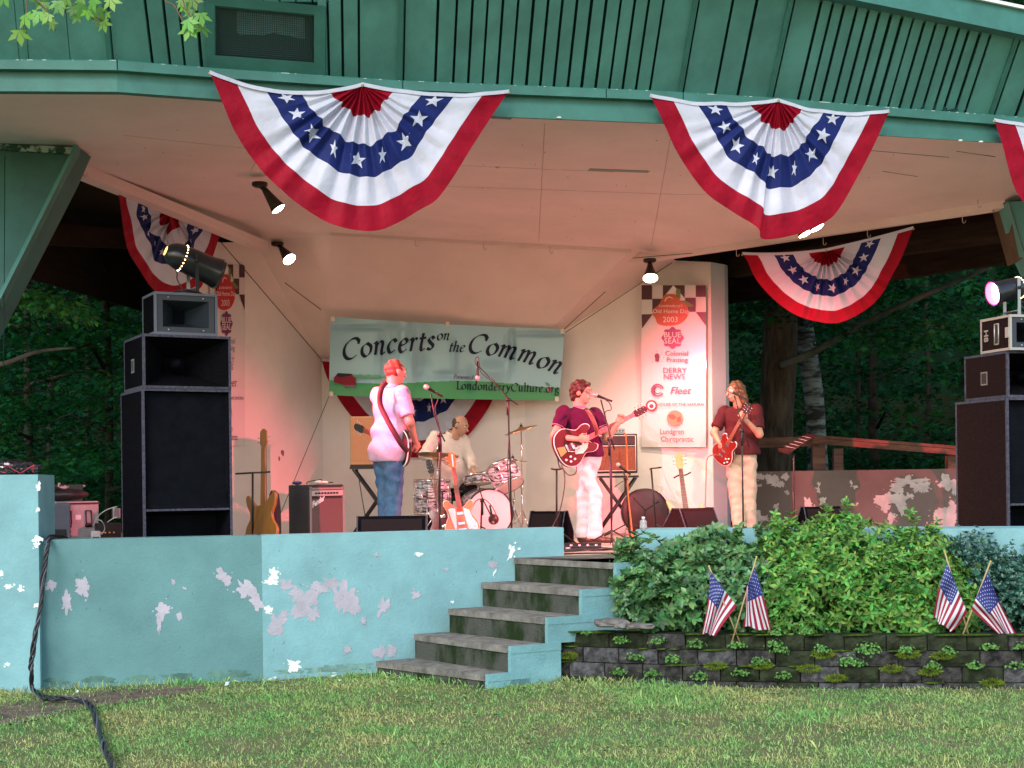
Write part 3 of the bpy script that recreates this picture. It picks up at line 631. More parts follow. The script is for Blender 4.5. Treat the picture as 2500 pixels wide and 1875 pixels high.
# ================================================================== templates for leaves
LEAF = np.array([(0, 0, 0), (-.3, .3, .05), (-.28, .65, .04), (0, 1, -.06), (.28, .65, .04), (.3, .3, .05)]); LEAFF = np.array([(0, 3, 2, 1), (0, 5, 4, 3)])
def maple():
    vs = [(0, 0, 0)]; fs = []
    for a, l, wd in ((0, 1, .2), (52, .85, .17), (-52, .85, .17), (110, .5, .13), (-110, .5, .13)):
        a = R(a); d = np.array([math.sin(a), math.cos(a)]); n_ = np.array([d[1], -d[0]]); o = len(vs)
        for p in (d * l * .5 - n_ * wd, d * l, d * l * .5 + n_ * wd): vs.append((p[0], p[1] + .15, -.12 * abs(p[0]) - .05 * (p @ p)))
        fs.append((0, o, o + 1, o + 2))
    return np.array(vs), np.array(fs)
MAP, MAPF = maple()
def compose(tv, tf, Ms):
    h = np.concatenate([tv, np.ones((len(tv), 1))], 1); co = np.einsum('nij,kj->nki', Ms, h)[:, :, :3].reshape(-1, 3); k = len(tv)
    return co, (tf[None] + (np.arange(len(Ms)) * k)[:, None, None]).reshape(-1, tf.shape[1])
def whorl(n, tilt, size, narrow=1.0):
    az = np.arange(n) * 2 * np.pi / n + rs.uniform(-.2, .2, n); t = tilt + rs.uniform(-.25, .25, n)
    return compose(LEAF * np.array([narrow, 1, 1]), LEAFF, mats4(rotmats(az, t, rs.uniform(-.3, .3, n)), np.zeros((n, 3)), size * rs.uniform(.8, 1.15, n)))
def basis_from_normals(nr):
    a = rs.normal(size=nr.shape); x = np.cross(a, nr); x /= np.linalg.norm(x, axis=1)[:, None]; y = np.cross(nr, x); return np.stack([x, y, nr], 2)
# ================================================================== lawn blades
def in_stage(x, y):
    # keep the grass in front of the walls
    lim = np.interp(x, [A_.x - 3, A_.x - .05, A_.x, B_.x, LP[4].x, RP[4].x + .05, RP[3].x + .1, RP[3].x + .35, 5], [10.85, 11.0, 11.08, 11.48, LP[4].y - .03, RP[4].y - .03, 11.1, 11.1, 10.5])
    return y < lim
gn = 210000
gx = rs.uniform(-6.5, 6.5, gn); gy = 5.5 + 6.2 * rs.uniform(0, 1, gn) ** .9
def gnoise(x, y, f): return np.array([mn.noise(V((a * f, b * f, 3.3))) for a, b in zip(x, y)])
q = gnoise(gx, gy, 1.3) + .5 * gnoise(gx, gy, 4)
trk = np.zeros(gn, bool)
_tx = [AZ(x, y, 0) for x, y, h in tr]; tyc = np.interp(gx, [p.x for p in _tx], [p.y for p in _tx]); trk = (np.abs(gy - tyc) < np.interp(gx, [p.x for p in _tx], [.42, .36, .3, .2, .1])) & (gx < _tx[-1].x)
edge = ~in_stage(gx, gy + .45); bare = gnoise(gx + 40, gy, 1.1) > np.where(edge, .02, .22)
keep = in_stage(gx, gy) & (rs.uniform(0, 1, gn) < np.where(trk, .12, np.where(bare, .45, np.clip(1.0 + q * .7, .4, 1))))
gx, gy, q = gx[keep], gy[keep], q[keep]; n_ = len(gx); gzv = np.array([gz(a, b) for a, b in zip(gx, gy)])
blade = np.array([(-.5, 0, 0), (.5, 0, 0), (.22, .18, .7), (0, .5, 1.0)]); bladef = np.array([(0, 1, 2, 3)])
hgt = .014 + .015 * rs.uniform(0, 1, n_) + .016 * np.clip(q * 2, 0, 1) * rs.uniform(0, 1, n_); hgt = hgt * np.where(rs.uniform(0, 1, n_) < .012, 2.2, 1) + .045 * (~in_stage(gx, gy + .12)) * rs.uniform(0, 1, n_)
M = mats4(rotmats(rs.uniform(0, 6.28, n_), rs.uniform(-.9, .9, n_), rs.uniform(-.6, .6, n_)), np.stack([gx, gy, gzv], 1), np.stack([np.full(n_, .0055), hgt * .8, hgt], 1))
GRASS = mat('grass_blades', (.22, .47, .14), .7, col2=(.54, .49, .21), thr=(.42, .72), scale=1.4, isl=.4, transl=.3, spec=.2)
o = scatter('grass', blade, bladef, M, [GRASS]); tag(o, 'short mown green grass with dry patches growing over the lawn', 'grass', kind='stuff')
# broad weed leaves in the lawn
n_ = 2600; x = rs.uniform(-5, 5, n_); y = rs.uniform(6.3, 11, n_); cl = rs.uniform(-.05, .05, (n_, 2)); k = in_stage(x, y); x, y = x[k], y[k]; n_ = len(x)
wv, wf = whorl(5, .5, 1, .8)
o = scatter('clover', wv, wf, mats4(rotmats(rs.uniform(0, 6, n_), rs.uniform(-.3, .3, n_), np.zeros(n_)), np.stack([x, y, np.full(n_, .018)], 1), rs.uniform(.012, .028, n_)), [mat('weed_leaf', (.06, .20, .05), .6, isl=.35, transl=.2)])
tag(o, 'scattered broad leaved weeds and clover low in the lawn', 'weeds', kind='stuff')
# ================================================================== block wall of the flower bed
BLK = mat('weathered_block', (.018, .018, .018), .95, col2=(.095, .092, .088), thr=(.38, .72), scale=16, bump=.7, bscale=140)
BLK2 = mat('grey_block', (.035, .035, .038), .95, col2=(.14, .14, .15), thr=(.38, .7), scale=18, bump=.7, bscale=140)
BLKM = mat('mossy_block', (.014, .019, .010), .95, col2=(.05, .06, .035), thr=(.38, .7), scale=12, bump=.7, bscale=140)
gp = [(1342, 1655), (1500, 1662), (1700, 1668), (2000, 1672), (2300, 1673), (2700, 1672), (3100, 1664)]
GP = [V(AZ(x, y, .03)) for x, y in gp]; CH = .118
gl = [0]
for a, b in zip(GP[:-1], GP[1:]): gl.append(gl[-1] + (V((b.x, b.y, 0)) - V((a.x, a.y, 0))).length)
def gpt(s_):
    for i in range(len(GP) - 1):
        if s_ <= gl[i + 1] or i == len(GP) - 2:
            t = (s_ - gl[i]) / (gl[i + 1] - gl[i]); p = GP[i].lerp(GP[i + 1], t); d = (GP[i + 1] - GP[i]); d.z = 0; d.normalize(); return V((p.x, p.y, 0)), d
gw = thing('block_wall', 'low dark concrete block retaining wall with moss around the shrub bed', 'wall', (2.0, 10.9, 0))
mb = MB()
for c in range(4):
    z0 = .40 - CH * (c + 1); s_ = -.02 if c % 2 else .16
    if c % 2 == 0: s_ = -.13
    while s_ < gl[-1] - .1:
        L_ = .295 + random.uniform(-.012, .012); a, d = gpt(max(s_, 0.0)); b, d2 = gpt(min(s_ + L_, gl[-1]))
        nrm = V((d.y, -d.x, 0)); nrm = nrm if nrm.y < 0 else -nrm
        nx, nz = 9, 5; vs = []; jx = random.uniform(-.004, .006); front = .0 - (3 - c) * .012 * -1
        sd = random.uniform(0, 50)
        for j in range(nz):
            for i in range(nx):
                u, v = i / (nx - 1), j / (nz - 1); p = a.lerp(b, .008 + u * .984) + V((0, 0, z0 + .003 + v * (CH - .006)))
                e = min(u, 1 - u) * 8; e2 = min(v, 1 - v) * 3.5; ed = min(1, e) * min(1, e2) if True else 1
                off = -.0 + (.012 + .012 * mn.noise(p * 14 + V((sd, 0, 0))) + .006 * mn.noise(p * 45)) * ed + jx - (3 - c) * .010
                vs.append(p + nrm * off)
        fs = [(j * nx + i, j * nx + i + 1, (j + 1) * nx + i + 1, (j + 1) * nx + i) for j in range(nz - 1) for i in range(nx - 1)]
        m_ = random.choice([BLK, BLK, BLKM, BLK2]) if c else random.choice([BLK, BLKM, BLKM])
        mb.add(vs, fs, m_, False)
        # top face back into the bed, ends
        t0, t1 = vs[(nz - 1) * nx], vs[-1]; mb.add([vs[(nz - 1) * nx + i] for i in range(nx)] + [t1 - nrm * .2, t0 - nrm * .2], [list(range(nx)) + [nx, nx + 1]], BLKM if c == 0 else BLK)
        b0 = vs[0]; mb.add([b0, t0, t0 - nrm * .2, b0 - nrm * .2], [(0, 1, 2, 3)], BLK); b1 = vs[nx - 1]; mb.add([b1, t1, t1 - nrm * .2, b1 - nrm * .2], [(3, 2, 1, 0)], BLK)
        s_ += L_ + .004
# the return at the stair end
a, d = gpt(0); 
for c in range(4):
    z0 = .40 - CH * (c + 1); mb.bbox(a + V((-.02, .42 + .01 * c, z0 + CH / 2)), (.2, .5, CH - .006), BLK, .01); 
wl = mb.build('blocks', gw, True)
mb = MB()
for k in range(46):
    s_ = random.uniform(0, gl[-1] - .5); c = random.choice([0, 0, 1, 2, 3]); a, d = gpt(s_); z = .40 - CH * c; ln = random.uniform(.08, .35); pts = []
    nrm = V((d.y, -d.x, 0)); nrm = nrm if nrm.y < 0 else -nrm
    mb.ball(a + nrm * (.004 - (3 - c) * .006) + V((0, 0, z + .001)), (ln / 2, .02, .008), MOSS, 10, 6)
mb.build('moss', gw, True)
# bed soil
mb = MB(); SOIL = mat('bed_soil', (.03, .022, .014), 1, .4, 12, .8, 60)
top = [V((p.x, p.y + .12, .37)) for p in GP]; bk2 = [V((p.x, p.y, .37)) for p in (RP[0] + V((.0, .0, 0)), D_, E_)]
bd = [V((GP[0].x - .02, GP[0].y + .12, .37))] + top + [V((E_.x, E_.y - .01, .37)), V((D_.x + .05, D_.y - .01, .37)), V((RP[0].x + .08, RP[0].y + .05, .37))]
mb.slab(bd, V((0, 0, -.3)), SOIL); o = mb.build('bed_soil'); tag(o, kind='structure')
# stones on the wall
STONE = mat('flat_stone', (.16, .15, .14), .9, .35, 9, .6, 40)
def rock(x, y, d, sx, sy, sz, lab, seed):
    c = P(x, y, d); t = thing('flat_stone', lab, 'stone', c); mb = MB(); vs = []; nu, nv = 14, 8
    for i in range(nv + 1):
        a = math.pi * i / nv
        for k in range(nu):
            b = 2 * math.pi * k / nu; p = V((math.sin(a) * math.cos(b), math.sin(a) * math.sin(b), math.cos(a))); r = 1 + .25 * mn.noise(p * 1.8 + V((seed, 0, 0)))
            e = V((abs(p.x) ** .7 * (1 if p.x > 0 else -1), abs(p.y) ** .7 * (1 if p.y > 0 else -1), abs(p.z) ** .6 * (1 if p.z > 0 else -1)))
            vs.append((e.x * sx * r, e.y * sy * r, e.z * sz * r))
    mb.add(vs, [(i * nu + k, (i + 1) * nu + k, (i + 1) * nu + (k + 1) % nu, i * nu + (k + 1) % nu) for i in range(nv) for k in range(nu)], STONE); mb.build('stone_body', t)
rock(1492, 1520, 11.0, .14, .12, .03, 'long flat brown stone lying behind the left end of the block wall', 1)
rock(1513, 1527, 10.92, .05, .06, .022, 'small pale rounded stone between the two longer flat stones', 5)
rock(1563, 1528, 10.95, .12, .1, .022, 'long flat grey stone under the rhododendron on the block wall', 9)
# stonecrop and moss tufts in the wall
TUFT = mat('stonecrop_leaf', (.10, .27, .06), .5, isl=.4, transl=.2)
TUFT2 = mat('yellow_moss', (.17, .26, .03), .9, isl=.35, transl=.2)
tp = [(1700, 1576, 0), (1799, 1579, 0), (1888, 1575, 0), (1903, 1591, 0), (1857, 1619, 0), (1706, 1655, 0), (1808, 1647, 0), (1912, 1653, 0), (2007, 1589, 0), (2078, 1621, 1), (2120, 1590, 1), (2212, 1590, 0), (2317, 1594, 0), (2275, 1629, 0), (2416, 1583, 0), (2381, 1629, 0), (2476, 1629, 0), (2492, 1583, 0), (1971, 1545, 0), (1899, 1547, 0),
      (1516, 1566, 0), (1604, 1568, 0), (1548, 1609, 0), (1643, 1613, 0), (1510, 1643, 0), (1593, 1647, 0)]
mp = [(1975, 1632), (2176, 1632), (2040, 1655), (2423, 1666), (1747, 1625), (2218, 1598), (2010, 1598), (2300, 1600), (1386, 1600), (1860, 1624), (2270, 1640)]
def wall_point(x, y):
    best = None
    for i in range(120):
        a, d = gpt(gl[-1] * i / 119); e = abs((a.x / a.y) * F + 1250 - x)
        if best is None or e < best[0]: best = (e, a)
    d = best[1].y - .01; return P(x, y, d)
rows = {}
for t in tp: rows.setdefault('top' if t[1] < 1600 else ('middle' if t[1] < 1634 else 'bottom'), []).append(t)
ordw = ['first', 'second', 'third', 'fourth', 'fifth', 'sixth', 'seventh', 'eighth', 'ninth', 'tenth', 'eleventh', 'twelfth', 'thirteenth', 'fourteenth']
TV = [whorl(6, .7, 1, 1.2) for _ in range(2)]
def tuft(c, rad, n_, m_, name='stonecrop', label='', cat='plant', group=None, par=None):
    t = thing(name, label, cat, c, 0, group) if par is None else par
    dirs = rs.normal(size=(n_, 3)); dirs[:, 1] = -np.abs(dirs[:, 1]); dirs[:, 2] = np.abs(dirs[:, 2]) * .8 - .1; dirs /= np.linalg.norm(dirs, axis=1)[:, None]
    loc = dirs * rad * rs.uniform(.4, 1, (n_, 1)) * np.array([1.25, .8, .8]) + np.array(c)
    M = mats4(basis_from_normals(dirs), loc, rs.uniform(.012, .02, n_)); tv, tf = TV[rs.randint(2)]
    return scatter('leaves', tv, tf, M, [m_], t)
for rn, lst in rows.items():
    lst.sort()
    for i, (x, y, b) in enumerate(lst):
        tuft(wall_point(x, y), .06 if not b else .095, 34 if not b else 80, TUFT, label='green stonecrop tuft in the %s course of the block wall, %s from the left' % (rn, ordw[i]), group='stonecrop tufts growing out of the block wall')
for i, (x, y) in enumerate(sorted(mp)):
    c = wall_point(x, y); t = thing('moss_cushion', 'yellow green moss cushion on the block wall, %s from the left' % ordw[i], 'moss', c, 0, 'moss cushions on the block wall')
    n_ = 420; dirs = rs.normal(size=(n_, 3)); dirs[:, 1] = -np.abs(dirs[:, 1]); dirs /= np.linalg.norm(dirs, axis=1)[:, None]
    loc = dirs * rs.uniform(.5, 1, (n_, 1)) * np.array([.09, .03, .022]) + np.array(c)
    scatter('cushion', blade, bladef, mats4(basis_from_normals(dirs), loc, np.tile([.005, .012, .02], (n_, 1))), [TUFT2], t)
mb = MB(); c = wall_point(1433, 1556); t = thing('strap_leaf_plant', 'small spiky green plant at the left end of the block wall', 'plant', c)
for k in range(9):
    a = random.uniform(-1.2, 1.2); l = random.uniform(.05, .08); mb.tube([c, c + V((math.sin(a) * l * .6, -.02, l * .7)), c + V((math.sin(a) * l * 1.2, -.03, l * .5))], [.004, .006, .001], TUFT, 4)
mb.build('leaves', t, True)
# ================================================================== shrubs
def shrub(name, label, blobs, nn, tmpl, size, mats, stem, dens_noise=.25, seed=0, up=.25, dotleaf=None):
    base = P(*blobs[0][:3]); t = thing(name, label, 'shrub', (base.x, base.y + .1, .37)); loc = []; nor = []
    prim = [(np.array(P(b[0], b[1], b[2])), np.array(b[3:6])) for b in blobs]; tot = sum(p[1][0] * p[1][2] for p in prim)
    for c, r in prim:
        m = int(nn * r[0] * r[2] / tot * 1.5); d = rs.normal(size=(m, 3)); d[:, 1] -= .35; d[:, 2] += .15; d /= np.linalg.norm(d, axis=1)[:, None]
        u = rs.uniform(0, 1, m); f = np.where(u < .72, rs.uniform(.88, 1.03, m), rs.uniform(.45, .88, m)); f *= 1 + 1.5 * dens_noise * np.array([mn.noise(V(q) * 3.1 + V((seed, 0, 0))) for q in d]) + .12 * np.array([mn.noise(V(q) * 9 + V((seed, 0, 0))) for q in d])
        p = c + d * r * f[:, None]; loc.append(p); nor.append(d)
    loc = np.concatenate(loc); nor = np.concatenate(nor)
    ok = np.ones(len(loc), bool)
    for c, r in prim: ok &= (((loc - c) / (r * .72)) ** 2).sum(1) > .30
    ok &= loc[:, 2] > .36; ok &= loc[:, 1] < 13
    loc, nor = loc[ok], nor[ok]; nr = nor + np.array([0, -.1, up]) + rs.normal(size=nor.shape) * .35; nr /= np.linalg.norm(nr, axis=1)[:, None]
    tv, tf = tmpl; scatter('foliage', tv, tf, mats4(basis_from_normals(nr), loc, size * rs.uniform(.7, 1.25, len(loc))), [mats], t)
    mb = MB()
    for k in range(16):
        c, r = prim[k % len(prim)]; e = c + rs.normal(size=3) * r * .45; b0 = V((c[0] + random.uniform(-.15, .15), c[1] + .05, .36)); mb.tube(smooth_path([b0, b0.lerp(V(e), .5) + V((random.uniform(-.05, .05), 0, .03)), V(e)], 3), [.012] * 4 + [.008] * 2 + [.003], stem, 5)
    mb.build('stems', t, True); return t
STEM = mat('shrub_stem', (.07, .045, .03), .9, .3, 10)
W1 = whorl(7, .35, 1, .8); W2 = whorl(4, .35, 1, .68); W3 = whorl(6, .5, 1, .8)
def tab(t, x): return float(np.interp(x, [q[0] for q in t], [q[1] for q in t]))
def hedge(name, label, x0, x1, top, bot, left, d0, depth, nb, per, tmpl, size, m, rr, sprigs, sd):
    """many small leafy clumps filling the outline; top / bot: (x, y) tables in photo pixels"""
    r_ = random.Random(sd); base = P((x0 + x1) / 2, 1540, d0); t = thing(name, label, 'shrub', (base.x, base.y + .1, .37)); loc = []; nor = []; cl = []
    for i in range(nb):
        x = x0 + (x1 - x0) * (i + r_.random()) / nb; yt, yb = tab(top, x), bot; v = r_.random() ** .9; R_ = r_.uniform(*rr); px = R_ * F / d0
        y = yt + px * .75 + (yb - yt - px * 1.3) * v; dd = d0 + depth * (.5 - .55 * v) + r_.uniform(-.12, .12) + depth * .3 * r_.random() * (v < .3); cl.append((np.array(P(x, y, dd)), R_))
    for c, R_ in cl:
        m_ = int(per * (R_ / .2) ** 2); d = rs.normal(size=(m_, 3)); d[:, 1] -= .45; d[:, 2] += .35; d /= np.linalg.norm(d, axis=1)[:, None]
        f = rs.uniform(.72, 1.08, m_) * (1 + .22 * np.array([mn.noise(V(q) * 2.6 + V((c[0] * 9, 0, 0))) for q in d])); loc.append(c + d * (R_ * f[:, None]) * np.array([1.1, 1, .95])); nor.append(d)
    for k in range(sprigs):
        c, R_ = cl[r_.randrange(len(cl))]; dr_ = np.array([r_.uniform(-.6, .6), -.4 + r_.uniform(-.3, .3), r_.uniform(.3, 1.)]); dr_ /= np.linalg.norm(dr_); n_ = 9
        for q in range(n_): loc.append((c + dr_ * (R_ * .8 + .018 * q))[None] + rs.normal(size=(1, 3)) * .012); nor.append(dr_[None])
    loc = np.concatenate(loc); nor = np.concatenate(nor); lim = np.array([max(.37, 0)] * len(loc)); ok = (loc[:, 2] > lim) & (loc[:, 1] < np.interp(loc[:, 0], [D_.x, E_.x], [D_.y, E_.y]) - .02)
    loc, nor = loc[ok], nor[ok]; nr = nor + np.array([0, -.15, .35]) + rs.normal(size=nor.shape) * .42; nr /= np.linalg.norm(nr, axis=1)[:, None]
    tv, tf = tmpl; scatter('foliage', tv, tf, mats4(basis_from_normals(nr), loc, size * rs.uniform(.6, 1.35, len(loc))), [m], t); mb = MB()
    for k in range(30):
        c, R_ = cl[r_.randrange(len(cl))]; b0 = V((base.x + (c[0] - base.x) * .7, min(c[1] + .1, 11.9), .36)); e = V(c) + V((r_.uniform(-.1, .1), -R_ * .6, R_ * .5)); mb.tube(smooth_path([b0, b0.lerp(e, .5) + V((r_.uniform(-.08, .08), 0, .04)), e], 3), [.011] * 4 + [.007] * 2 + [.003], STEM, 5)
    mb.build('stems', t, True); return t
hedge('rhododendron', 'broad rhododendron with oval blue green leaves beside the steps', 1540, 1985, [(1515, 1480), (1532, 1400), (1560, 1310), (1585, 1288), (1640, 1292), (1760, 1288), (1850, 1292), (1985, 1300)], 1552, 0, 11.2, .75, 62, 46, W1, .066, mat('rhododendron_leaf', (.035, .12, .04), .42, isl=.55, transl=.15, spec=.5, col2=(.085, .24, .075), thr=(.38, .62), scale=5), (.13, .21), 34, 3)
hedge('deciduous_shrub', 'large loose fresh green shrub with narrow pointed leaves in the middle of the bed', 1880, 2345, [(1860, 1330), (1890, 1285), (1950, 1256), (2100, 1248), (2230, 1256), (2290, 1300), (2330, 1370), (2350, 1450)], 1556, 0, 11.0, .8, 74, 96, W2, .052, mat('fresh_shrub_leaf', (.055, .185, .03), .55, isl=.6, transl=.25, spec=.35, col2=(.125, .32, .06), thr=(.35, .62), scale=4), (.13, .22), 60, 8)
hedge('holly_shrub', 'dark blue green small leaved shrub at the right end of the bed', 2330, 2700, [(2300, 1360), (2330, 1310), (2400, 1296), (2500, 1292), (2700, 1290)], 1558, 0, 11.1, .6, 50, 150, W3, .026, mat('holly_leaf', (.015, .06, .045), .35, isl=.5, spec=.6, col2=(.035, .12, .085), thr=(.35, .65), scale=5), (.14, .21), 30, 5)
# ================================================================== little flags
RED = mat('flag_red', (.36, .008, .04), .7, .1, 8, transl=.3); BLUE = mat('flag_blue', (.025, .035, .20), .7, .1, 8, transl=.2); WHT = mat('flag_white', (.72, .74, .82), .7, .04, 8, transl=.3)
DOWEL = mat('pale_dowel', (.42, .30, .15), .6)
def flag(pt_, pb_, A, Bc, A2, B2, d, label, seed, cu=.54):
    base = P(*pb_, d); t = thing('small_flag', label, 'flag', V((base.x, base.y, .37)), 0, 'small stick flags standing in the shrub bed')
    lo = P(*pb_, d); lo.z = .33; mb = MB(); mb.tube([P(*pt_, d), lo], .006, DOWEL, 8); mb.ball(P(*pt_, d), .009, mat('gilt_tip', (.5, .35, .08), .4), 8, 6); mb.build('pole', t, True)
    def f(u, v, o=0):
        a = V((A[0], A[1], 0)).lerp(V((Bc[0], Bc[1], 0)), u); b = V((A2[0], A2[1], 0)).lerp(V((B2[0], B2[1], 0)), u); p = a.lerp(b, v)
        bul = math.sin(math.pi * v) * 4 * math.sin(u * 5 + seed); wv = math.sin(u * 9 + seed + v * 2.2) * .022 * min(1, v * 3 + .1) + math.sin(u * 17 + v * 5 + seed * 2) * .007
        return P(p.x + bul + math.sin(u * 9 + seed + v * 2 + 1) * 3 * v, p.y + math.sin(u * 12 + seed) * 2.5 * v, d - .018 + wv - o)
    nu, nv = 52, 30; mb = MB(); vs = [f(i / nu, j / nv) for j in range(nv + 1) for i in range(nu + 1)]
    for j in range(nv):
        for i in range(nu):
            s_ = int(i / nu * 13); c = BLUE if (i / nu < cu and j / nv < .42) else (RED if s_ % 2 == 0 else WHT); k = mb.mi(c)
            mb.f.append([j * (nu + 1) + i, j * (nu + 1) + i + 1, (j + 1) * (nu + 1) + i + 1, (j + 1) * (nu + 1) + i]); mb.m.append(k); mb.sm.append(True)
    mb.v = vs
    for r_ in range(9):
        for c_ in range(6 if r_ % 2 == 0 else 5):
            u0 = cu * (r_ + .6) / 9.3; v0 = .42 * ((c_ + .55 + (.5 if r_ % 2 else 0)) / 6.1); pts = [f(u0 + math.sin(R(36 * k)) * (.017 if k % 2 == 0 else .009), v0 + math.cos(R(36 * k)) * (.017 if k % 2 == 0 else .009) * .9, .003) for k in range(10)]
            mb.add(pts, [list(range(10))], WHT)
    mb.build('flag_cloth', t, True)
flag((1731, 1383), (1808, 1560), (1733, 1393), (1799, 1480), (1716, 1545), (1745, 1554), 10.78, 'small stars and stripes flag, leftmost of the four in the bed', 1.0)
flag((1847, 1360), (1785, 1560), (1842, 1384), (1822, 1436), (1887, 1543), (1811, 1527), 10.76, 'small flag hanging straight down on a stick leaning right, second from left', 2.3, .8)
flag((2306, 1346), (2370, 1560), (2312, 1373), (2361, 1495), (2277, 1507), (2322, 1543), 10.7, 'small flag in front of the fresh green shrub, third from left', 3.7)
flag((2418, 1371), (2343, 1560), (2411, 1397), (2371, 1487), (2482, 1558), (2436, 1546), 10.68, 'small flag on a bare pale stick, rightmost in front of the dark shrub', 5.1, .7)
# ================================================================== buntings
BR = mat('bunting_red', (.31, .003, .020), .6, .15, 5, .5, 16, spec=.15, transl=.25); BB = mat('bunting_blue', (.010, .020, .125), .6, .15, 5, .5, 16, spec=.15, transl=.15); BW = mat('bunting_white', (.60, .63, .76), .6, .05, 5, .5, 16, transl=.25)
def poly_at(pts, u):
    L_ = [0]
    for a, b in zip(pts[:-1], pts[1:]): L_.append(L_[-1] + math.hypot(b[0] - a[0], b[1] - a[1]))
    s_ = u * L_[-1]
    for i in range(len(pts) - 1):
        if s_ <= L_[i + 1] + 1e-9: t = (s_ - L_[i]) / (L_[i + 1] - L_[i]); return (pts[i][0] + (pts[i + 1][0] - pts[i][0]) * t, pts[i][1] + (pts[i + 1][1] - pts[i][1]) * t)
    return pts[-1]
def bunting(label, C, outl, dfn, sagL, sagR, pl=14, amp=.022, seed=0, stars=9, rsz=.060, th=(.22, .41, .635, .83), mess=0.0):
    c0 = P(C[0], C[1], dfn(C[0])); t = thing('bunting', label, 'bunting', c0, 0, 'half round stars and stripes buntings')
    sm = [(p.x, p.y) for p in smooth_path([V((a, b, 0)) for a, b in outl], 5)]
    L0 = math.hypot(outl[0][0] - C[0], outl[0][1] - C[1])
    def f(u, r, o=0.0, jx=0, jy=0):
        q = poly_at(sm, min(1, max(0, u))); wL = max(0, 1 - u / .28) ** 2; wR = max(0, 1 - (1 - u) / .28) ** 2
        c = max(0, 1 - abs(u - .5) / .44); ph = u * pl * 2 * math.pi + seed
        env = min(1, c * 2.2) * min(1, r * 6) * (1 - .75 * max(0, r - .35) / .65)
        ph += .9 * math.sin(u * 23 + seed) ; saw = abs(((ph / math.pi) % 2) - 1) * 2 - 1; saw = saw * (.75 + .25 * math.sin(u * 31 + seed)); rr = r * (1 + .055 * env * saw * (1 - r)) + .016 * env * math.sin(ph * .5 + 1) * (r > .1) * (1 - r)
        x = C[0] + (q[0] - C[0]) * rr; y = C[1] + (q[1] - C[1]) * rr + (sagL * wL + sagR * wR) * 4 * r * (1 - r) * (1 if r < 1 else 0)
        nz = mn.noise(V((u * 7 + seed, r * 5, 1.3))); nz2 = mn.noise(V((u * 19 + seed, r * 6, 4.3)))
        x += mess * 26 * mn.noise(V((u * 6 + seed, r * 4, 9.))) * min(1, 4 * (1 - r)); y += mess * 22 * mn.noise(V((u * 8, r * 5 + seed, 5.))) * min(1, 4 * (1 - r))
        dd = 1.9 * amp * env * saw + .02 * nz * min(1, r * 2) + .012 * nz2 * r + mess * .05 * nz2
        return P(x + jx, y + jy, dfn(x) - .03 + dd - o)
    rows = sorted(set([0.0, .06, .12, .17] + list(th) + [.28, .34, .46, .51, .57, .68, .73, .78, .88, .94, 1.0])); nu = 150
    mb = MB(); vs = [f(i / nu, r) for r in rows for i in range(nu + 1)]; mb.v = vs
    for j in range(len(rows) - 1):
        rm = (rows[j] + rows[j + 1]) / 2; c = BR if rm < th[0] else BW if rm < th[1] else BB if rm < th[2] else BW if rm < th[3] else BR; k = mb.mi(c)
        for i in range(nu): mb.f.append([j * (nu + 1) + i, j * (nu + 1) + i + 1, (j + 1) * (nu + 1) + i + 1, (j + 1) * (nu + 1) + i]); mb.m.append(k); mb.sm.append(True)
    rb = (th[1] + th[2]) / 2
    for k in range(stars):
        u0 = .045 + (.91) * k / (stars - 1); Rp = math.hypot(poly_at(sm, u0)[0] - C[0], poly_at(sm, u0)[1] - C[1]); q0 = poly_at(sm, u0); ang = math.atan2(q0[1] - C[1], q0[0] - C[0])
        sq = .5 if .25 < u0 < .75 and k % 2 else 1.0; rot = random.uniform(-.35, .35)
        pts = []
        for m in range(10):
            rad = rsz * (1 if m % 2 == 0 else .40) * L0; a = rot + math.pi * m / 5; dx, dy = math.sin(a) * rad * sq, -math.cos(a) * rad
            # pixel offset -> (u, r) offset
            dr_ = (dx * math.cos(ang) + dy * math.sin(ang)) / Rp; dt = (-dx * math.sin(ang) + dy * math.cos(ang)) / (Rp * rb); pts.append((u0 - dt / math.pi, rb + dr_))
        cc = f(u0, rb, .006); ring = [f(a, b, .006) for a, b in pts]; ring2 = [f(u0 + (a - u0) * .5, rb + (b - rb) * .5, .006) for a, b in pts]
        mb.add([cc] + ring2 + ring, [(0, 1 + m, 1 + (m + 1) % 10) for m in range(10)] + [(1 + m, 11 + m, 11 + (m + 1) % 10, 1 + (m + 1) % 10) for m in range(10)], BW)
    mb.build('fan_cloth', t, True)
    mb = MB()
    for side in (0, 1):
        vs = []; n = 24
        for i in range(n + 1):
            a = f(side, i / n, .008); vs += [a + V((0, 0, .012)), a + V((0, -.004, -.018))]
        mb.add(vs, [(2 * i, 2 * i + 1, 2 * i + 3, 2 * i + 2) for i in range(n)], BW, True)
    mb.build('header_tape', t, True)
    mb = MB()
    for q in (outl[0], C, outl[-1]): mb.lathe([(.004, 0), (.012, 0), (.012, .004), (.004, .004)], P(q[0], q[1] + 4, dfn(q[0]) - .045), (0, -1, 0), mat('brass_grommet', (.35, .25, .12), .4, metal=.8), 10)
    mb.build('grommets', t, True)
df = lambda x: dr(x) - .13
bunting('large red white and blue fan bunting on the green fascia, left of centre', (885, 205), [(512, 175), (545, 255), (578, 330), (635, 412), (700, 475), (748, 512), (805, 545), (870, 562), (925, 562), (975, 542), (1025, 512), (1065, 488), (1105, 435), (1150, 362), (1190, 300), (1222, 252), (1243, 222)], df, 34, 16, 14, .026, 0, mess=.16)
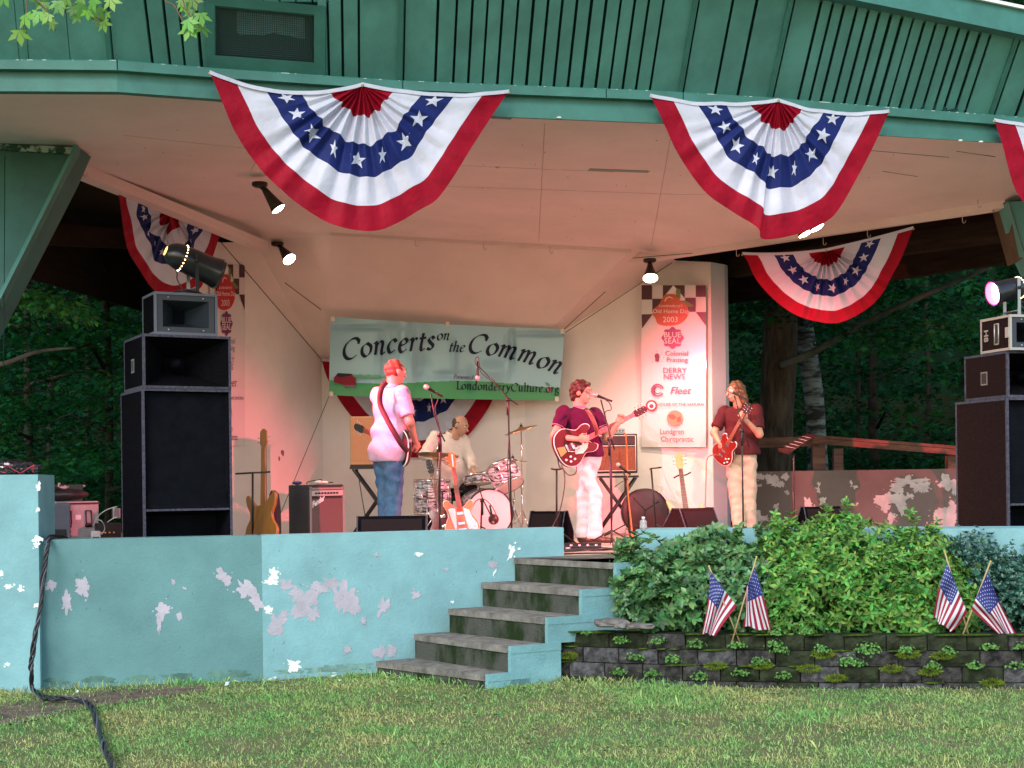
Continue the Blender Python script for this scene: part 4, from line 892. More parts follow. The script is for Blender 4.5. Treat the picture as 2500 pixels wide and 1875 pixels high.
bunting('red white and blue fan bunting on the fascia hanging before the ceiling spotlights', (1900, 243), [(1588, 232), (1618, 295), (1655, 375), (1718, 465), (1785, 515), (1850, 556), (1858, 582), (1900, 582), (1965, 566), (2010, 545), (2045, 515), (2092, 435), (2130, 362), (2153, 312), (2171, 270)], df, 16, 18, 13, .026, 2.2, mess=.2)
bunting('fan bunting at the right end of the fascia, only its tip showing', (2720, 305), [(2427, 292), (2448, 355), (2470, 440), (2496, 490), (2560, 555), (2640, 610), (2720, 630), (2830, 600), (2920, 520), (2980, 420), (3020, 340)], df, 10, 10, 13, .026, 4, mess=.16)
bunting('crumpled fan bunting on the ceiling edge above the left speaker stack', (416, 518), [(288, 460), (296, 520), (303, 570), (314, 615), (340, 658), (370, 702), (405, 726), (450, 726), (492, 700), (515, 640), (530, 595), (541, 560)], lambda x: 13.9 + (x - 288) / 253 * 2.2 - .1, 4, 4, 13, .03, 1, 9, .06, mess=.55)
bunting('shaded fan bunting under the right ceiling edge in front of the wood', (2017, 609), [(1812, 618), (1826, 640), (1846, 682), (1888, 730), (1941, 768), (2000, 786), (2051, 787), (2108, 760), (2150, 722), (2180, 669), (2203, 625), (2230, 555)], lambda x: 15.9 - (x - 1812) / 418 * 1.1 - .05, 5, 2, 15, .03, 3, 9, .06)
bunting('fan bunting on the back wall mostly hidden behind the blue banner', (1005, 884), [(785, 878), (800, 925), (832, 982), (872, 1032), (930, 1085), (1000, 1116), (1066, 1106), (1128, 1075), (1170, 1030), (1206, 968), (1226, 884)], lambda x: 18.5 - (x - 785) / 495 * .4 - .05, 4, 4, 13, .022, 5)
# ================================================================== the blue banner
def dB(x, y):
    d = 17.55 + .05 * math.sin(x * .011) 
    for (cx, cy, wx, wy, a) in [(950, 830, 20, 60, .05), (1005, 860, 9, 70, -.05), (1030, 900, 22, 30, .045), (1108, 880, 8, 32, -.05), (1095, 915, 30, 8, .04), (1200, 905, 30, 18, -.04), (1250, 850, 7, 45, .05), (1240, 870, 6, 40, -.03), (870, 800, 70, 5, .03), (925, 880, 6, 50, -.03), (1330, 815, 60, 5, .03), (1150, 925, 10, 25, .04), (860, 930, 40, 8, .02)]:
        d += a * math.exp(-((x - cx) / wx) ** 2 - ((y - cy) / wy) ** 2)
    return d
TL, TR_, BR_, BL = (807, 773), (1379, 804), (1365, 978), (803, 965)
def bpt(u, v, o=0):     # u right, v down
    x = (TL[0] + (TR_[0] - TL[0]) * u) * (1 - v) + (BL[0] + (BR_[0] - BL[0]) * u) * v; y = (TL[1] + (TR_[1] - TL[1]) * u) * (1 - v) + (BL[1] + (BR_[1] - BL[1]) * u) * v
    y += math.sin(u * math.pi) * (3 * (1 - v) + 2 * v); return P(x, y, dB(x, y) - o)
BSKY = mat('banner_sky_vinyl', (.25, .45, .54), .40, coat=.3); BGRN = mat('banner_green', (.02, .25, .07), .42, coat=.16); BGR2 = mat('banner_bush_green', (.10, .36, .20), .42, coat=.1); BNVY = mat('banner_navy', (.008, .01, .035), .5, spec=.2); BBARN = mat('banner_barn_red', (.22, .012, .03), .5, spec=.2)
bn = thing('banner', 'long glossy blue and green banner reading Concerts on the Common', 'banner', P(1090, 880, 17.7))
mb = MB(); nu, nv = 160, 110; mb.v = [bpt(i / nu, j / nv) for j in range(nv + 1) for i in range(nu + 1)]
for j in range(nv):
    for i in range(nu):
        u, v = (i + .5) / nu, (j + .5) / nv; hill = .80 - .05 * math.exp(-((u - .08) / .12) ** 2) - .08 * math.sin(max(0, (u - .3)) / .7 * math.pi) * (u > .3) + .02 + .05 * (u - .5) * (u > .8)
        hill = .79 + .04 * math.sin(u * 7 + .4) - .0 * u; c = BGRN if v > hill else BSKY; k = mb.mi(c)
        mb.f.append([j * (nu + 1) + i, j * (nu + 1) + i + 1, (j + 1) * (nu + 1) + i + 1, (j + 1) * (nu + 1) + i]); mb.m.append(k); mb.sm.append(True)
sheet = mb.build('vinyl_sheet', bn, True)
def bpx(xc, yc, o=.012):   # pixel of the measuring crop -> banner surface
    x, y = 790 + xc * .27577, 750 + yc * .27577; return P(x, y, dB(x, y) - o)
def bfn(x, y, l): return bpx(x, -y, .012 + l)
mb = MB()
def bpath(pts):
    def f(s_):
        for a, b in zip(pts[:-1], pts[1:]):
            L_ = math.hypot(b[0] - a[0], b[1] - a[1])
            if s_ <= L_ or b is pts[-1]: t = s_ / L_; return (a[0] + (b[0] - a[0]) * t, -(a[1] + (b[1] - a[1]) * t), -math.atan2(b[1] - a[1], b[0] - a[0]))
            s_ -= L_
    return f
nib_text(mb, 'Concerts', bpath([(165, 466), (330, 440), (560, 408), (980, 372)]), 112, bfn, BNVY)
nib_text(mb, 'on', bpath([(1000, 290), (1120, 290)]), 56, bfn, BNVY)
nib_text(mb, 'the', bpath([(1105, 392), (1240, 395)]), 56, bfn, BNVY)
nib_text(mb, 'Common', bpath([(1270, 398), (1410, 410), (1640, 455), (1820, 500), (2060, 590)]), 108, bfn, BNVY)
nib_text(mb, 'LondonderryCulture.org', bpath([(1172, 724), (2090, 757)]), 45.5, bfn, BNVY, shear=.0)
nib_text(mb, 'Presented by', bpath([(1148, 630), (1320, 640)]), 22, bfn, mat('banner_small_brown', (.10, .05, .08), .2))
# barn, bushes, apple
def bpoly(mb, pts, m, o=.012): mb.add([bpx(x, y, o) for x, y in pts], [list(range(len(pts)))], m)
bpoly(mb, [(125, 585), (250, 592), (285, 625), (285, 715), (185, 715), (185, 690), (92, 665), (92, 625)], BBARN, .011)
bpoly(mb, [(125, 583), (250, 590), (280, 640), (160, 625), (110, 608)], mat('banner_barn_roof', (.02, .02, .04), .5, spec=.2), .014)
bpoly(mb, [(185, 690), (285, 692), (285, 716), (185, 714)], mat('banner_stone', (.10, .08, .08), .2), .015)
for k in range(34):
    x = 262 + k * 12.5; y = 612 + 3 * math.sin(k) + k * .3; r_ = random.uniform(12, 26); bpoly(mb, [(x + r_ * math.cos(a) * 1.1, y + r_ * .7 * math.sin(a)) for a in np.linspace(0, 6.28, 10)[:-1]], BGR2, .0105 + .0002 * k)
bpoly(mb, [(2003 + 22 * math.cos(a), 728 + 24 * math.sin(a)) for a in np.linspace(0, 6.28, 14)[:-1]], mat('banner_apple', (.3, .01, .02), .2), .016)
bpoly(mb, [(1958, 660), (1990, 672), (2008, 698), (1975, 692)], mat('banner_leaf', (.02, .12, .04), .2), .016)
mb.build('lettering', bn, True)
mb = MB()
for u, v in ((0.01, .03), (.5, .0), (.99, .03), (.01, .98), (.99, .98)): p = bpt(u, v, .01); mb.bbox(p, (.05, .012, .06), mat('white_cloth_tab', (.7, .62, .55), .8), .008)
mb.build('corner_tie', bn, True)
# ================================================================== the two sponsor banners
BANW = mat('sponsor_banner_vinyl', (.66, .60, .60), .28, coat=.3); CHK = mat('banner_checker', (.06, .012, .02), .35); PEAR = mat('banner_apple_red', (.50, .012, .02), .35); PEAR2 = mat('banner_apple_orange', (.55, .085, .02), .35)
PUR = mat('banner_purple', (.16, .015, .10), .35); INK = mat('banner_ink', (.06, .01, .03), .4); LW = mat('banner_white_ink', (.8, .74, .72), .4); PLEAF = mat('banner_pale_leaf', (.16, .20, .05), .4); PINK = mat('banner_globe_orange', (.55, .22, .12), .4)
def sponsor(label, fn, loc, pear):
    t = thing('sponsor_banner', label, 'banner', loc, 0, 'tall sponsor banners on the shell walls')
    mb = MB(); nx_, ny_ = 12, 40; mb.v = [fn(55 + 545 * i / nx_, 262 + 1368 * j / ny_, 0) for j in range(ny_ + 1) for i in range(nx_ + 1)]; k = mb.mi(BANW)
    for j in range(ny_):
        for i in range(nx_): mb.f.append([j * (nx_ + 1) + i, j * (nx_ + 1) + i + 1, (j + 1) * (nx_ + 1) + i + 1, (j + 1) * (nx_ + 1) + i]); mb.m.append(0); mb.sm.append(True)
    ly = [0]
    def pg(pts, m, l=None): ly[0] += 1; l = (.004 + ly[0] * .0004) if l is None else l; mb.add([fn(x, y, l) for x, y in pts], [list(range(len(pts)))], m)
    def circ(x, y, r, m, ry=None, n=24): pg([(x + r * math.cos(a), y + (ry or r) * math.sin(a)) for a in np.linspace(0, 2 * math.pi, n + 1)[:-1]], m)
    for pts in ([(57, 264), (145, 264), (145, 385), (57, 385)], [(236, 264), (420, 264), (420, 372), (236, 372)], [(513, 264), (598, 264), (598, 362), (513, 362)], [(147, 378), (236, 378), (236, 490), (147, 490)], [(420, 370), (512, 370), (512, 488), (420, 488)], [(57, 510), (150, 508), (60, 630)], [(514, 490), (598, 490), (598, 606)]): pg(pts, CHK)
    pg([(325, 262), (225, 385), (430, 385)], BANW); pg([(325, 262), (350, 300), (310, 345), (280, 340)], LW)
    pg([(350, 285), (385, 300), (385, 370), (362, 400), (345, 350)], PLEAF); pg([(380, 395), (430, 395), (500, 435), (470, 450), (400, 430)], PLEAF)
    ap = [(305, 335), (345, 345), (375, 385), (405, 410), (440, 440), (452, 490), (430, 545), (380, 588), (310, 605), (240, 605), (190, 585), (175, 545), (150, 510), (165, 460), (205, 425), (228, 380), (255, 345)]; pg([(p.x, p.y) for p in smooth_path([V((*a, 0)) for a in ap + ap[:1]], 3)[:-1]], pear)
    arc = [(250, 400), (262, 370), (290, 358), (320, 372)]; pg(arc + [(322, 378), (290, 366), (268, 376), (256, 402)], LW)
    def tx(s_, x, y, sz, m, **k): ly[0] += 1; put_text(mb, s_, lambda a, b: fn(a, -b, .006 + ly[0] * .0004), m, x, -y, sz, **k)
    tx("Londonderry's", 300, 448, 34, LW, shear=.3); tx('Old Home Day', 305, 500, 50, LW); tx('2003', 300, 575, 66, LW, bold=.014)
    sc = [(317 + (86 + 8 * math.cos(8 * a)) * math.cos(a), 708 + (86 + 8 * math.cos(8 * a)) * math.sin(a)) for a in np.linspace(0, 2 * math.pi, 65)[:-1]]; pg(sc, PUR)
    tx('BLUE', 316, 704, 66, LW, bold=.02); tx('SEAL', 316, 756, 66, LW, bold=.02)
    circ(186, 862, 20, INK, 24); pg([(170, 870), (205, 870), (200, 910), (172, 908)], INK)
    for a in np.linspace(0, 6.28, 9)[:-1]: circ(186 + 56 * math.cos(a), 872 + 50 * math.sin(a), 3, INK, n=6)
    tx('Colonial', 352, 858, 58, INK, bold=.006); tx('Printing', 355, 913, 58, INK, bold=.006)
    tx('DERRY', 335, 1005, 66, PUR); tx('NEWS', 330, 1058, 66, PUR)
    for r0, r1, m in ((55, 42, PUR), (34, 26, INK)):
        ring = [(190 + r0 * math.cos(a), 1150 + r0 * math.sin(a)) for a in np.linspace(.5, 6.0, 24)] + [(190 + r1 * math.cos(a) + 3, 1150 + r1 * math.sin(a)) for a in np.linspace(6.0, .5, 24)]; pg(ring, m)
    tx('Fleet', 378, 1182, 88, PUR, shear=.3)
    circ(140, 1280, 48, PEAR); circ(140, 1280, 33, LW); circ(140, 1285, 18, PEAR); tx('HOUSE OF THE SAMURAI', 388, 1282, 35, INK)
    circ(336, 1386, 66, PINK); pg([(280, 1360), (320, 1350), (350, 1375), (330, 1400), (290, 1385)], PEAR2); pg([(350, 1385), (385, 1370), (390, 1410), (360, 1425)], PEAR2)
    tx('Lundgren', 312, 1520, 66, INK, bold=.02, sx=.82); tx('Chiropractic', 356, 1584, 66, INK, bold=.02, sx=.82)
    mb.build('printed_sheet', t, True)
pR = V(SR1) - nR * .02 ; pR = pR if (pR - CAM).dot(nR) < (SR1 - CAM).dot(nR) else V(SR1) + nR * .02
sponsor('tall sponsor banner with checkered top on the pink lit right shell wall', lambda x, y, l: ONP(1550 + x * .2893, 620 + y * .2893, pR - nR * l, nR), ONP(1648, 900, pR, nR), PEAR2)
tL = V((SL1.x - SL0.x, SL1.y - SL0.y, 0)).normalized(); nL = V((-tL.y, tL.x, 0)); nL = nL if nL.dot(CAM - SL1) > 0 else -nL
sponsor('tall sponsor banner on the left shell wall half hidden by the speaker stack', lambda x, y, l: ONP(512 + (x - 55) * .1575, 645 + (y - 262) * .3245, V(SL1) + nL * (.02 + l), nL), ONP(555, 900, V(SL1) + nL * .02, nL), PEAR)
# ================================================================== trees
BARK = mat('pine_bark', (.035, .026, .02), .95, col2=(.13, .10, .075), thr=(.35, .7), scale=9, bump=.9, bscale=20, stretch=(1, 1, .18)); BIRCH = mat('birch_bark', (.03, .03, .028), .85, col2=(.20, .23, .23), thr=(.42, .60), scale=6, bump=.3, bscale=20, stretch=(.6, .6, 2.2))
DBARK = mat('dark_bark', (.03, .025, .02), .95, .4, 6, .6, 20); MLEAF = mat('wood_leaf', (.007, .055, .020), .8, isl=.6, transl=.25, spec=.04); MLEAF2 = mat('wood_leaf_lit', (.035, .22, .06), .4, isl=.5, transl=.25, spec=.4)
def spray(n=16, rad=.32):
    az = rs.uniform(0, 6.28, n); rr = rad * np.sqrt(rs.uniform(0, 1, n)); loc = np.stack([rr * np.cos(az), rr * np.sin(az), -rr * .35 + rs.normal(size=n) * .03], 1)
    return compose(MAP, MAPF, mats4(rotmats(rs.uniform(0, 6.28, n), rs.uniform(-.9, .3, n), rs.uniform(-.4, .4, n)), loc, rs.uniform(.055, .09, n)))
SPR = [spray() for _ in range(3)]
def crown_mats(n, R_, z0, z1, layers):
    lz = np.linspace(z0, z1, layers)[rs.randint(0, layers, n)]; a = rs.uniform(0, 6.28, n); rr = R_ * (1 - .45 * (lz - z0) / (z1 - z0)) * np.sqrt(rs.uniform(.05, 1, n)) * (1 + .25 * np.sin(a * 3 + lz * 2))
    loc = np.stack([rr * np.cos(a), rr * np.sin(a), lz + rs.normal(size=n) * .12 - rr * .15], 1); return mats4(rotmats(rs.uniform(0, 6.28, n), rs.normal(size=n) * .25, rs.normal(size=n) * .25), loc, rs.uniform(.8, 1.3, n))
CROWNS = []
for k in range(3):
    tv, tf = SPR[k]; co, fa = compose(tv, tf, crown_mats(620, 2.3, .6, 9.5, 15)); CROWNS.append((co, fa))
_cm = {}
def tree(label, x, y, k, sc=1, rz=0, name='leafy_tree', tr_r=.09, lean=0):
    t = thing(name, label, 'tree', (x, y, gz(x, y)), rz, 'trees of the wood behind the bandstand')
    if k not in _cm: o = npmesh('crown', CROWNS[k][0], CROWNS[k][1], [MLEAF], t, world=False); _cm[k] = o.data
    else: o = link_mesh('crown', _cm[k], t)
    o.scale = (sc, sc, sc)
    mb = MB(); mb.tube(smooth_path([(0, 0, -.2), (.05 + lean, .05, 3), (-.05 + lean * 2, 0, 6.5), (0, 0, 10)], 4), [tr_r * (1 - .07 * i) for i in range(13)], DBARK, 8)
    for q in range(9):
        a = q * 2.4; z = 1.5 + q * .85; mb.tube([(lean * z / 4, 0, z), (math.cos(a) * .9, math.sin(a) * .9, z + .25), (math.cos(a) * 1.8, math.sin(a) * 1.8, z + .1)], [.035, .022, .006], DBARK, 5)
    mb.build('trunk', t)
for i, (lab, x, y, k, sc) in enumerate([
    ('leafy maple in the dark wood closest to the left pillar', -5.6, 19.6, 0, .9), ('layered maple in the wood left of the speaker stack, behind the nearest one', -7.6, 22.5, 1, 1.1), ('slim maple seen just left of the speaker stack', -6.0, 25.5, 2, 1.1),
    ('maple deep in the wood at the far left', -9.8, 26.5, 0, 1.2), ('maple behind the stage beyond the white panel edge', 3.0, 26.0, 1, 1.2), ('maple in the wood right of the birch trunk', 6.3, 24.5, 2, 1.1),
    ('maple in the wood behind the right speaker stack', 8.6, 22.0, 0, 1.1), ('maple deep in the wood between birch and speaker stack', 5.4, 29.0, 1, 1.2), ('maple at the far right of the wood', 10.5, 26.0, 2, 1.2), ('maple hidden behind the middle of the shell roof', -1.2, 26.5, 1, 1.2)]):
    tree(lab, x, y, k, sc, i * 1.7, tr_r=.07 + .02 * (i % 3))
def trunk(name, label, pts, r, m, cat='tree', part='trunk'):
    W = [V(P(*p)) for p in pts]; t = thing(name, label, cat, (W[0].x, W[0].y, gz(W[0].x, W[0].y)), 0, 'trees of the wood behind the bandstand' if cat == 'tree' else None); W = [V((W[0].x, W[0].y, gz(W[0].x, W[0].y) - .2))] + W
    W = smooth_path(W, 5); rr = [r[0] + (r[1] - r[0]) * i / (len(W) - 1) for i in range(len(W))]; rr = [a * (1 + .06 * mn.noise(W[i] * 1.5)) for i, a in enumerate(rr)]
    mb = MB(); mb.tube(W, rr, m, 18); mb.build(part, t, True); return t
tp_ = trunk('pine_tree', 'thick furrowed pine trunk behind the right guitarist', [(1885, 1300, 20.5), (1890, 1100, 20.5), (1902, 900, 20.5), (1908, 700, 20.5), (1912, 400, 20.5), (1915, 0, 20.5)], (.27, .22), BARK)
tb_ = trunk('birch_tree', 'white birch trunk right of the thick pine trunk', [(2004, 1300, 21.5), (1996, 1120, 21.5), (1988, 980, 21.5), (1972, 860, 21.5), (1958, 760, 21.5), (1940, 600, 21.5), (1925, 200, 21.5)], (.165, .12), BIRCH)
for tt, (ox, oy, oz), k in ((tp_, (0, 0, 3.6), 2), (tb_, (0, 0, 3.9), 0)):
    o = link_mesh('crown', _cm[k], tt); o.location = (ox, oy, oz); o.scale = (.9, .9, .8)
for i, (x, d, r_) in enumerate([(212, 26, .05), (2092, 28, .05), (2262, 30, .06), (118, 31, .06)]):
    trunk('slender_tree', 'slender dark trunk standing in the wood, %s from the left' % ordw[[1, 2, 3, 0][i]], [(x, 1250, d), (x + 4, 900, d), (x - 6, 500, d)], (r_, r_ * .8), DBARK)
def limb(name, label, pts, r, m, cat):
    W = [V(P(*p)) for p in pts]; t = thing(name, label, cat, W[0]); mb = MB(); W2 = smooth_path(W, 5); mb.tube(W2, [r[0] + (r[1] - r[0]) * i / (len(W2) - 1) for i in range(len(W2))], m, 8); mb.build('limb', t, True); return t
PALEB = mat('pale_dead_limb', (.10, .11, .10), .9, .35, 5)
limb('dead_branch', 'long pale dead branch slanting up to the right across the wood', [(1905, 893, 20.2), (1990, 858, 20), (2090, 800, 19.8), (2210, 742, 19.6), (2330, 690, 19.4), (2420, 650, 19.2)], (.055, .03), PALEB, 'branch')
limb('bare_branch', 'curved bare branch crossing the wood at the left edge', [(-120, 905, 17.5), (0, 890, 17.5), (80, 862, 17.5), (130, 853, 17.5), (186, 849, 17.5)], (.04, .012), PALEB, 'branch')
# near leafy branch at the left opening
t = limb('leafy_branch', 'overhanging branch with bright oval leaves right of the left pillar', [(-60, 690, 15.5), (60, 700, 15.6), (140, 720, 15.7), (215, 755, 15.8)], (.02, .005), DBARK, 'branch')
n_ = 760; u = rs.uniform(0, 1, n_); x = -40 + 265 * u + rs.normal(size=n_) * 10; y = 692 + 60 * u ** 1.5 + np.abs(rs.normal(size=n_)) * 30 * (1 - u * .5) + rs.normal(size=n_) * 9
loc = np.array([P(a, b, 15.5 + rs.normal() * .3) for a, b in zip(x, y)])
scatter('leaves', LEAF * np.array([1.3, 1, 1]), LEAFF, mats4(rotmats(rs.uniform(0, 6.28, n_), rs.uniform(-1.3, .4, n_), rs.uniform(-.6, .6, n_)), loc, rs.uniform(.05, .09, n_)), [MLEAF2], t)
# the far wood as one mass
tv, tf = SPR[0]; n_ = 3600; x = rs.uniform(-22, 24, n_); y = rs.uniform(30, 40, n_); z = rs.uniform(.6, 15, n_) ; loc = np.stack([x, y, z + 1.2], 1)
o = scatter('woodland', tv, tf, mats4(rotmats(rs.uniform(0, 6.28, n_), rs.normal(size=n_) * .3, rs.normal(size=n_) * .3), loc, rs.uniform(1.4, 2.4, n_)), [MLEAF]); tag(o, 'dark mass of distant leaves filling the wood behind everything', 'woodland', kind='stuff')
# undergrowth behind the low rear walls
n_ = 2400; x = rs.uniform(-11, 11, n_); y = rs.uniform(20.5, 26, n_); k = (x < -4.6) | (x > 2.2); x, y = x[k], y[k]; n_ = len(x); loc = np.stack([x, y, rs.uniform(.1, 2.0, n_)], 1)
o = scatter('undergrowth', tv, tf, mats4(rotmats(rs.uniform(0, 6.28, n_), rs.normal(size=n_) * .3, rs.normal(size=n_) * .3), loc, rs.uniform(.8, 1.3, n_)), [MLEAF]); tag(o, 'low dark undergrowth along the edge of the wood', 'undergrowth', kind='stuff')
# layered maple boughs reaching out of the wood beside the left pillar
for lab, y0, d0, xa, xb in (('layered dark maple bough low in the left opening above the grey case', 1120, 18.0, -60, 300), ('layered dark maple bough in the middle of the left opening', 960, 18.6, -80, 290), ('layered dark maple bough high in the left opening under the roof beam', 800, 19.0, 40, 330), ('dark maple bough in the right opening beside the speaker boxes', 800, 19.4, 2060, 2420)):
    t = thing('maple_bough', lab, 'branch', P(xa, y0, d0)); mb = MB(); W = smooth_path([P(xa, y0 + 20, d0), P((xa + xb) / 2, y0 - 6, d0), P(xb, y0 + 14, d0)], 5); mb.tube(W, [.022 - .0018 * i for i in range(len(W))], DBARK, 6); mb.build('limb', t, True)
    n_ = 46; u = rs.uniform(0, 1, n_); loc = np.array([P(xa + (xb - xa) * a, y0 + 26 * math.sin(a * 5) + rs.normal() * 17, d0 + rs.normal() * .35) for a in u]); tv, tf = SPR[1]
    scatter('leaves', tv, tf, mats4(rotmats(rs.uniform(0, 6.28, n_), rs.normal(size=n_) * .2 + .15, rs.normal(size=n_) * .2), loc, rs.uniform(.8, 1.2, n_)), [mat('bough_leaf', (.018, .15, .055), .7, isl=.5, transl=.3, spec=.1)], t)
# foreground maple twigs
FL = mat('sunny_maple_leaf', (.12, .31, .03), .45, isl=.3, transl=.4); TWIG = mat('maple_twig', (.16, .10, .06), .8)
def twig(label, lines, leaves, d):
    t = thing('maple_twig', label, 'twig', P(*lines[0][0], d)); mb = MB()
    for l in lines: mb.tube(smooth_path([P(x, y, d) for x, y in l], 4), .0035, TWIG, 5)
    mb.build('stem', t, True); n_ = len(leaves); loc = np.array([P(x, y - 14, d + random.uniform(-.08, .08)) for x, y in leaves])
    az = rs.uniform(-.9, .9, n_); M = []
    for i in range(n_):
        a = az[i]; dn = V((math.sin(a) * .8, -.2, -1)).normalized(); nn = V((rs.normal() * .5, -1, rs.normal() * .3 + .35)).normalized(); x_ = dn.cross(nn).normalized(); nn = x_.cross(dn); s_ = random.uniform(.045, .075)
        M.append([[x_.x * s_, dn.x * s_, nn.x * s_, loc[i][0]], [x_.y * s_, dn.y * s_, nn.y * s_, loc[i][1]], [x_.z * s_, dn.z * s_, nn.z * s_, loc[i][2]], [0, 0, 0, 1]])
    scatter('leaves', MAP * np.array([1.15, 1, 1]), MAPF, np.array(M), [FL], t)
twig('maple twigs with bright lobed leaves hanging in at the top left corner', [[(20, -60), (62, 0), (64, 40), (52, 80)], [(150, -60), (160, 0), (175, 10), (250, 50)], [(62, -20), (110, 20), (135, 75)], [(160, 0), (158, 30)]],
     [(46, 88), (60, 50), (108, 20), (95, 42), (125, 66), (100, 8), (140, 16), (160, 6), (182, 34), (205, 28), (213, 40), (225, 12), (243, 30), (243, 55), (262, 44), (268, 10), (145, 22), (8, 0), (235, -5), (200, 8), (120, 48), (252, 66), (190, 50)], 6.6)
twig('maple twig with bright leaves hanging beside the roof vent', [[(395, -50), (402, 0), (425, 14), (450, 60)], [(440, -40), (452, 20), (485, 60)]],
     [(453, 8), (448, 28), (467, 38), (456, 62), (482, 68), (490, 74), (490, 46), (440, 12), (470, 10), (474, 84), (462, 80)], 6.9)
# paint flakes on the grass
mb0 = None; FLK = mat('paint_flake', (.45, .60, .60), .8)
FLKS = []
for i in range(26):
    x = random.uniform(640, 1120); y = random.uniform(1636, 1668) - (x - 640) * .02
    if i < 6: x, y = [(555, 1668), (470, 1680), (190, 1688), (815, 1650), (950, 1642), (830, 1643)][i]
    p = AZ(x, y, .035); sz = random.uniform(.012, .04); tilt = Matrix.Rotation(random.uniform(-.5, .5), 3, 'X') @ Matrix.Rotation(random.uniform(0, 6), 3, 'Z')
    t = MB(); pts = [tilt @ V((a - 0, b - 0, 0)) for a, b in blob_poly(0, 0, sz, sz * .5, 9, .5, i)]; t.slab(pts, V((0, 0, .002)), FLK)
    o = t.build('paint_flake'); o.location = p; o['fx'] = p.x; FLKS.append(o)

ORD = ordw + ['fifteenth', 'sixteenth', 'seventeenth', 'eighteenth', 'nineteenth', 'twentieth', 'twenty-first', 'twenty-second', 'twenty-third', 'twenty-fourth', 'twenty-fifth', 'twenty-sixth']
for i, o in enumerate(sorted(FLKS, key=lambda q: q['fx'])): del o['fx']; tag(o, 'pale flake of teal paint on the grass below the front wall, %s from the left' % ORD[i], 'paint flake', 'paint flakes fallen below the front wall')
# ================================================================== stage equipment
CARP = mat('black_carpet', (.006, .006, .008), .95, .4, 60, .3, 200, spec=.0); EDGE = mat('worn_grey_edge', (.06, .06, .085), .8, .4, 40, .2, 100); CARPB = mat('brown_black_carpet', (.018, .010, .010), .9, .3, 60, .3, 200, spec=.03)
HORN = mat('horn_black', (.005, .006, .009), .8, .2, 10, spec=.03); CHROME = mat('chrome', (.75, .75, .78), .15, metal=1); METB = mat('black_metal', (.015, .015, .017), .4, metal=.3); STEEL = mat('worn_steel', (.35, .36, .38), .35, metal=.8)
CABLE = mat('black_rubber_cable', (.012, .012, .016), .5); ALU = mat('aluminium_edge', (.42, .40, .38), .4, metal=.5)
def rot2(x, y, a): return V((x * math.cos(a) - y * math.sin(a), x * math.sin(a) + y * math.cos(a), 0))
def corner(xpx, d, w_, dep, psi, z=FLOOR): return B(xpx, d, z) + rot2(w_ / 2, dep / 2, psi)
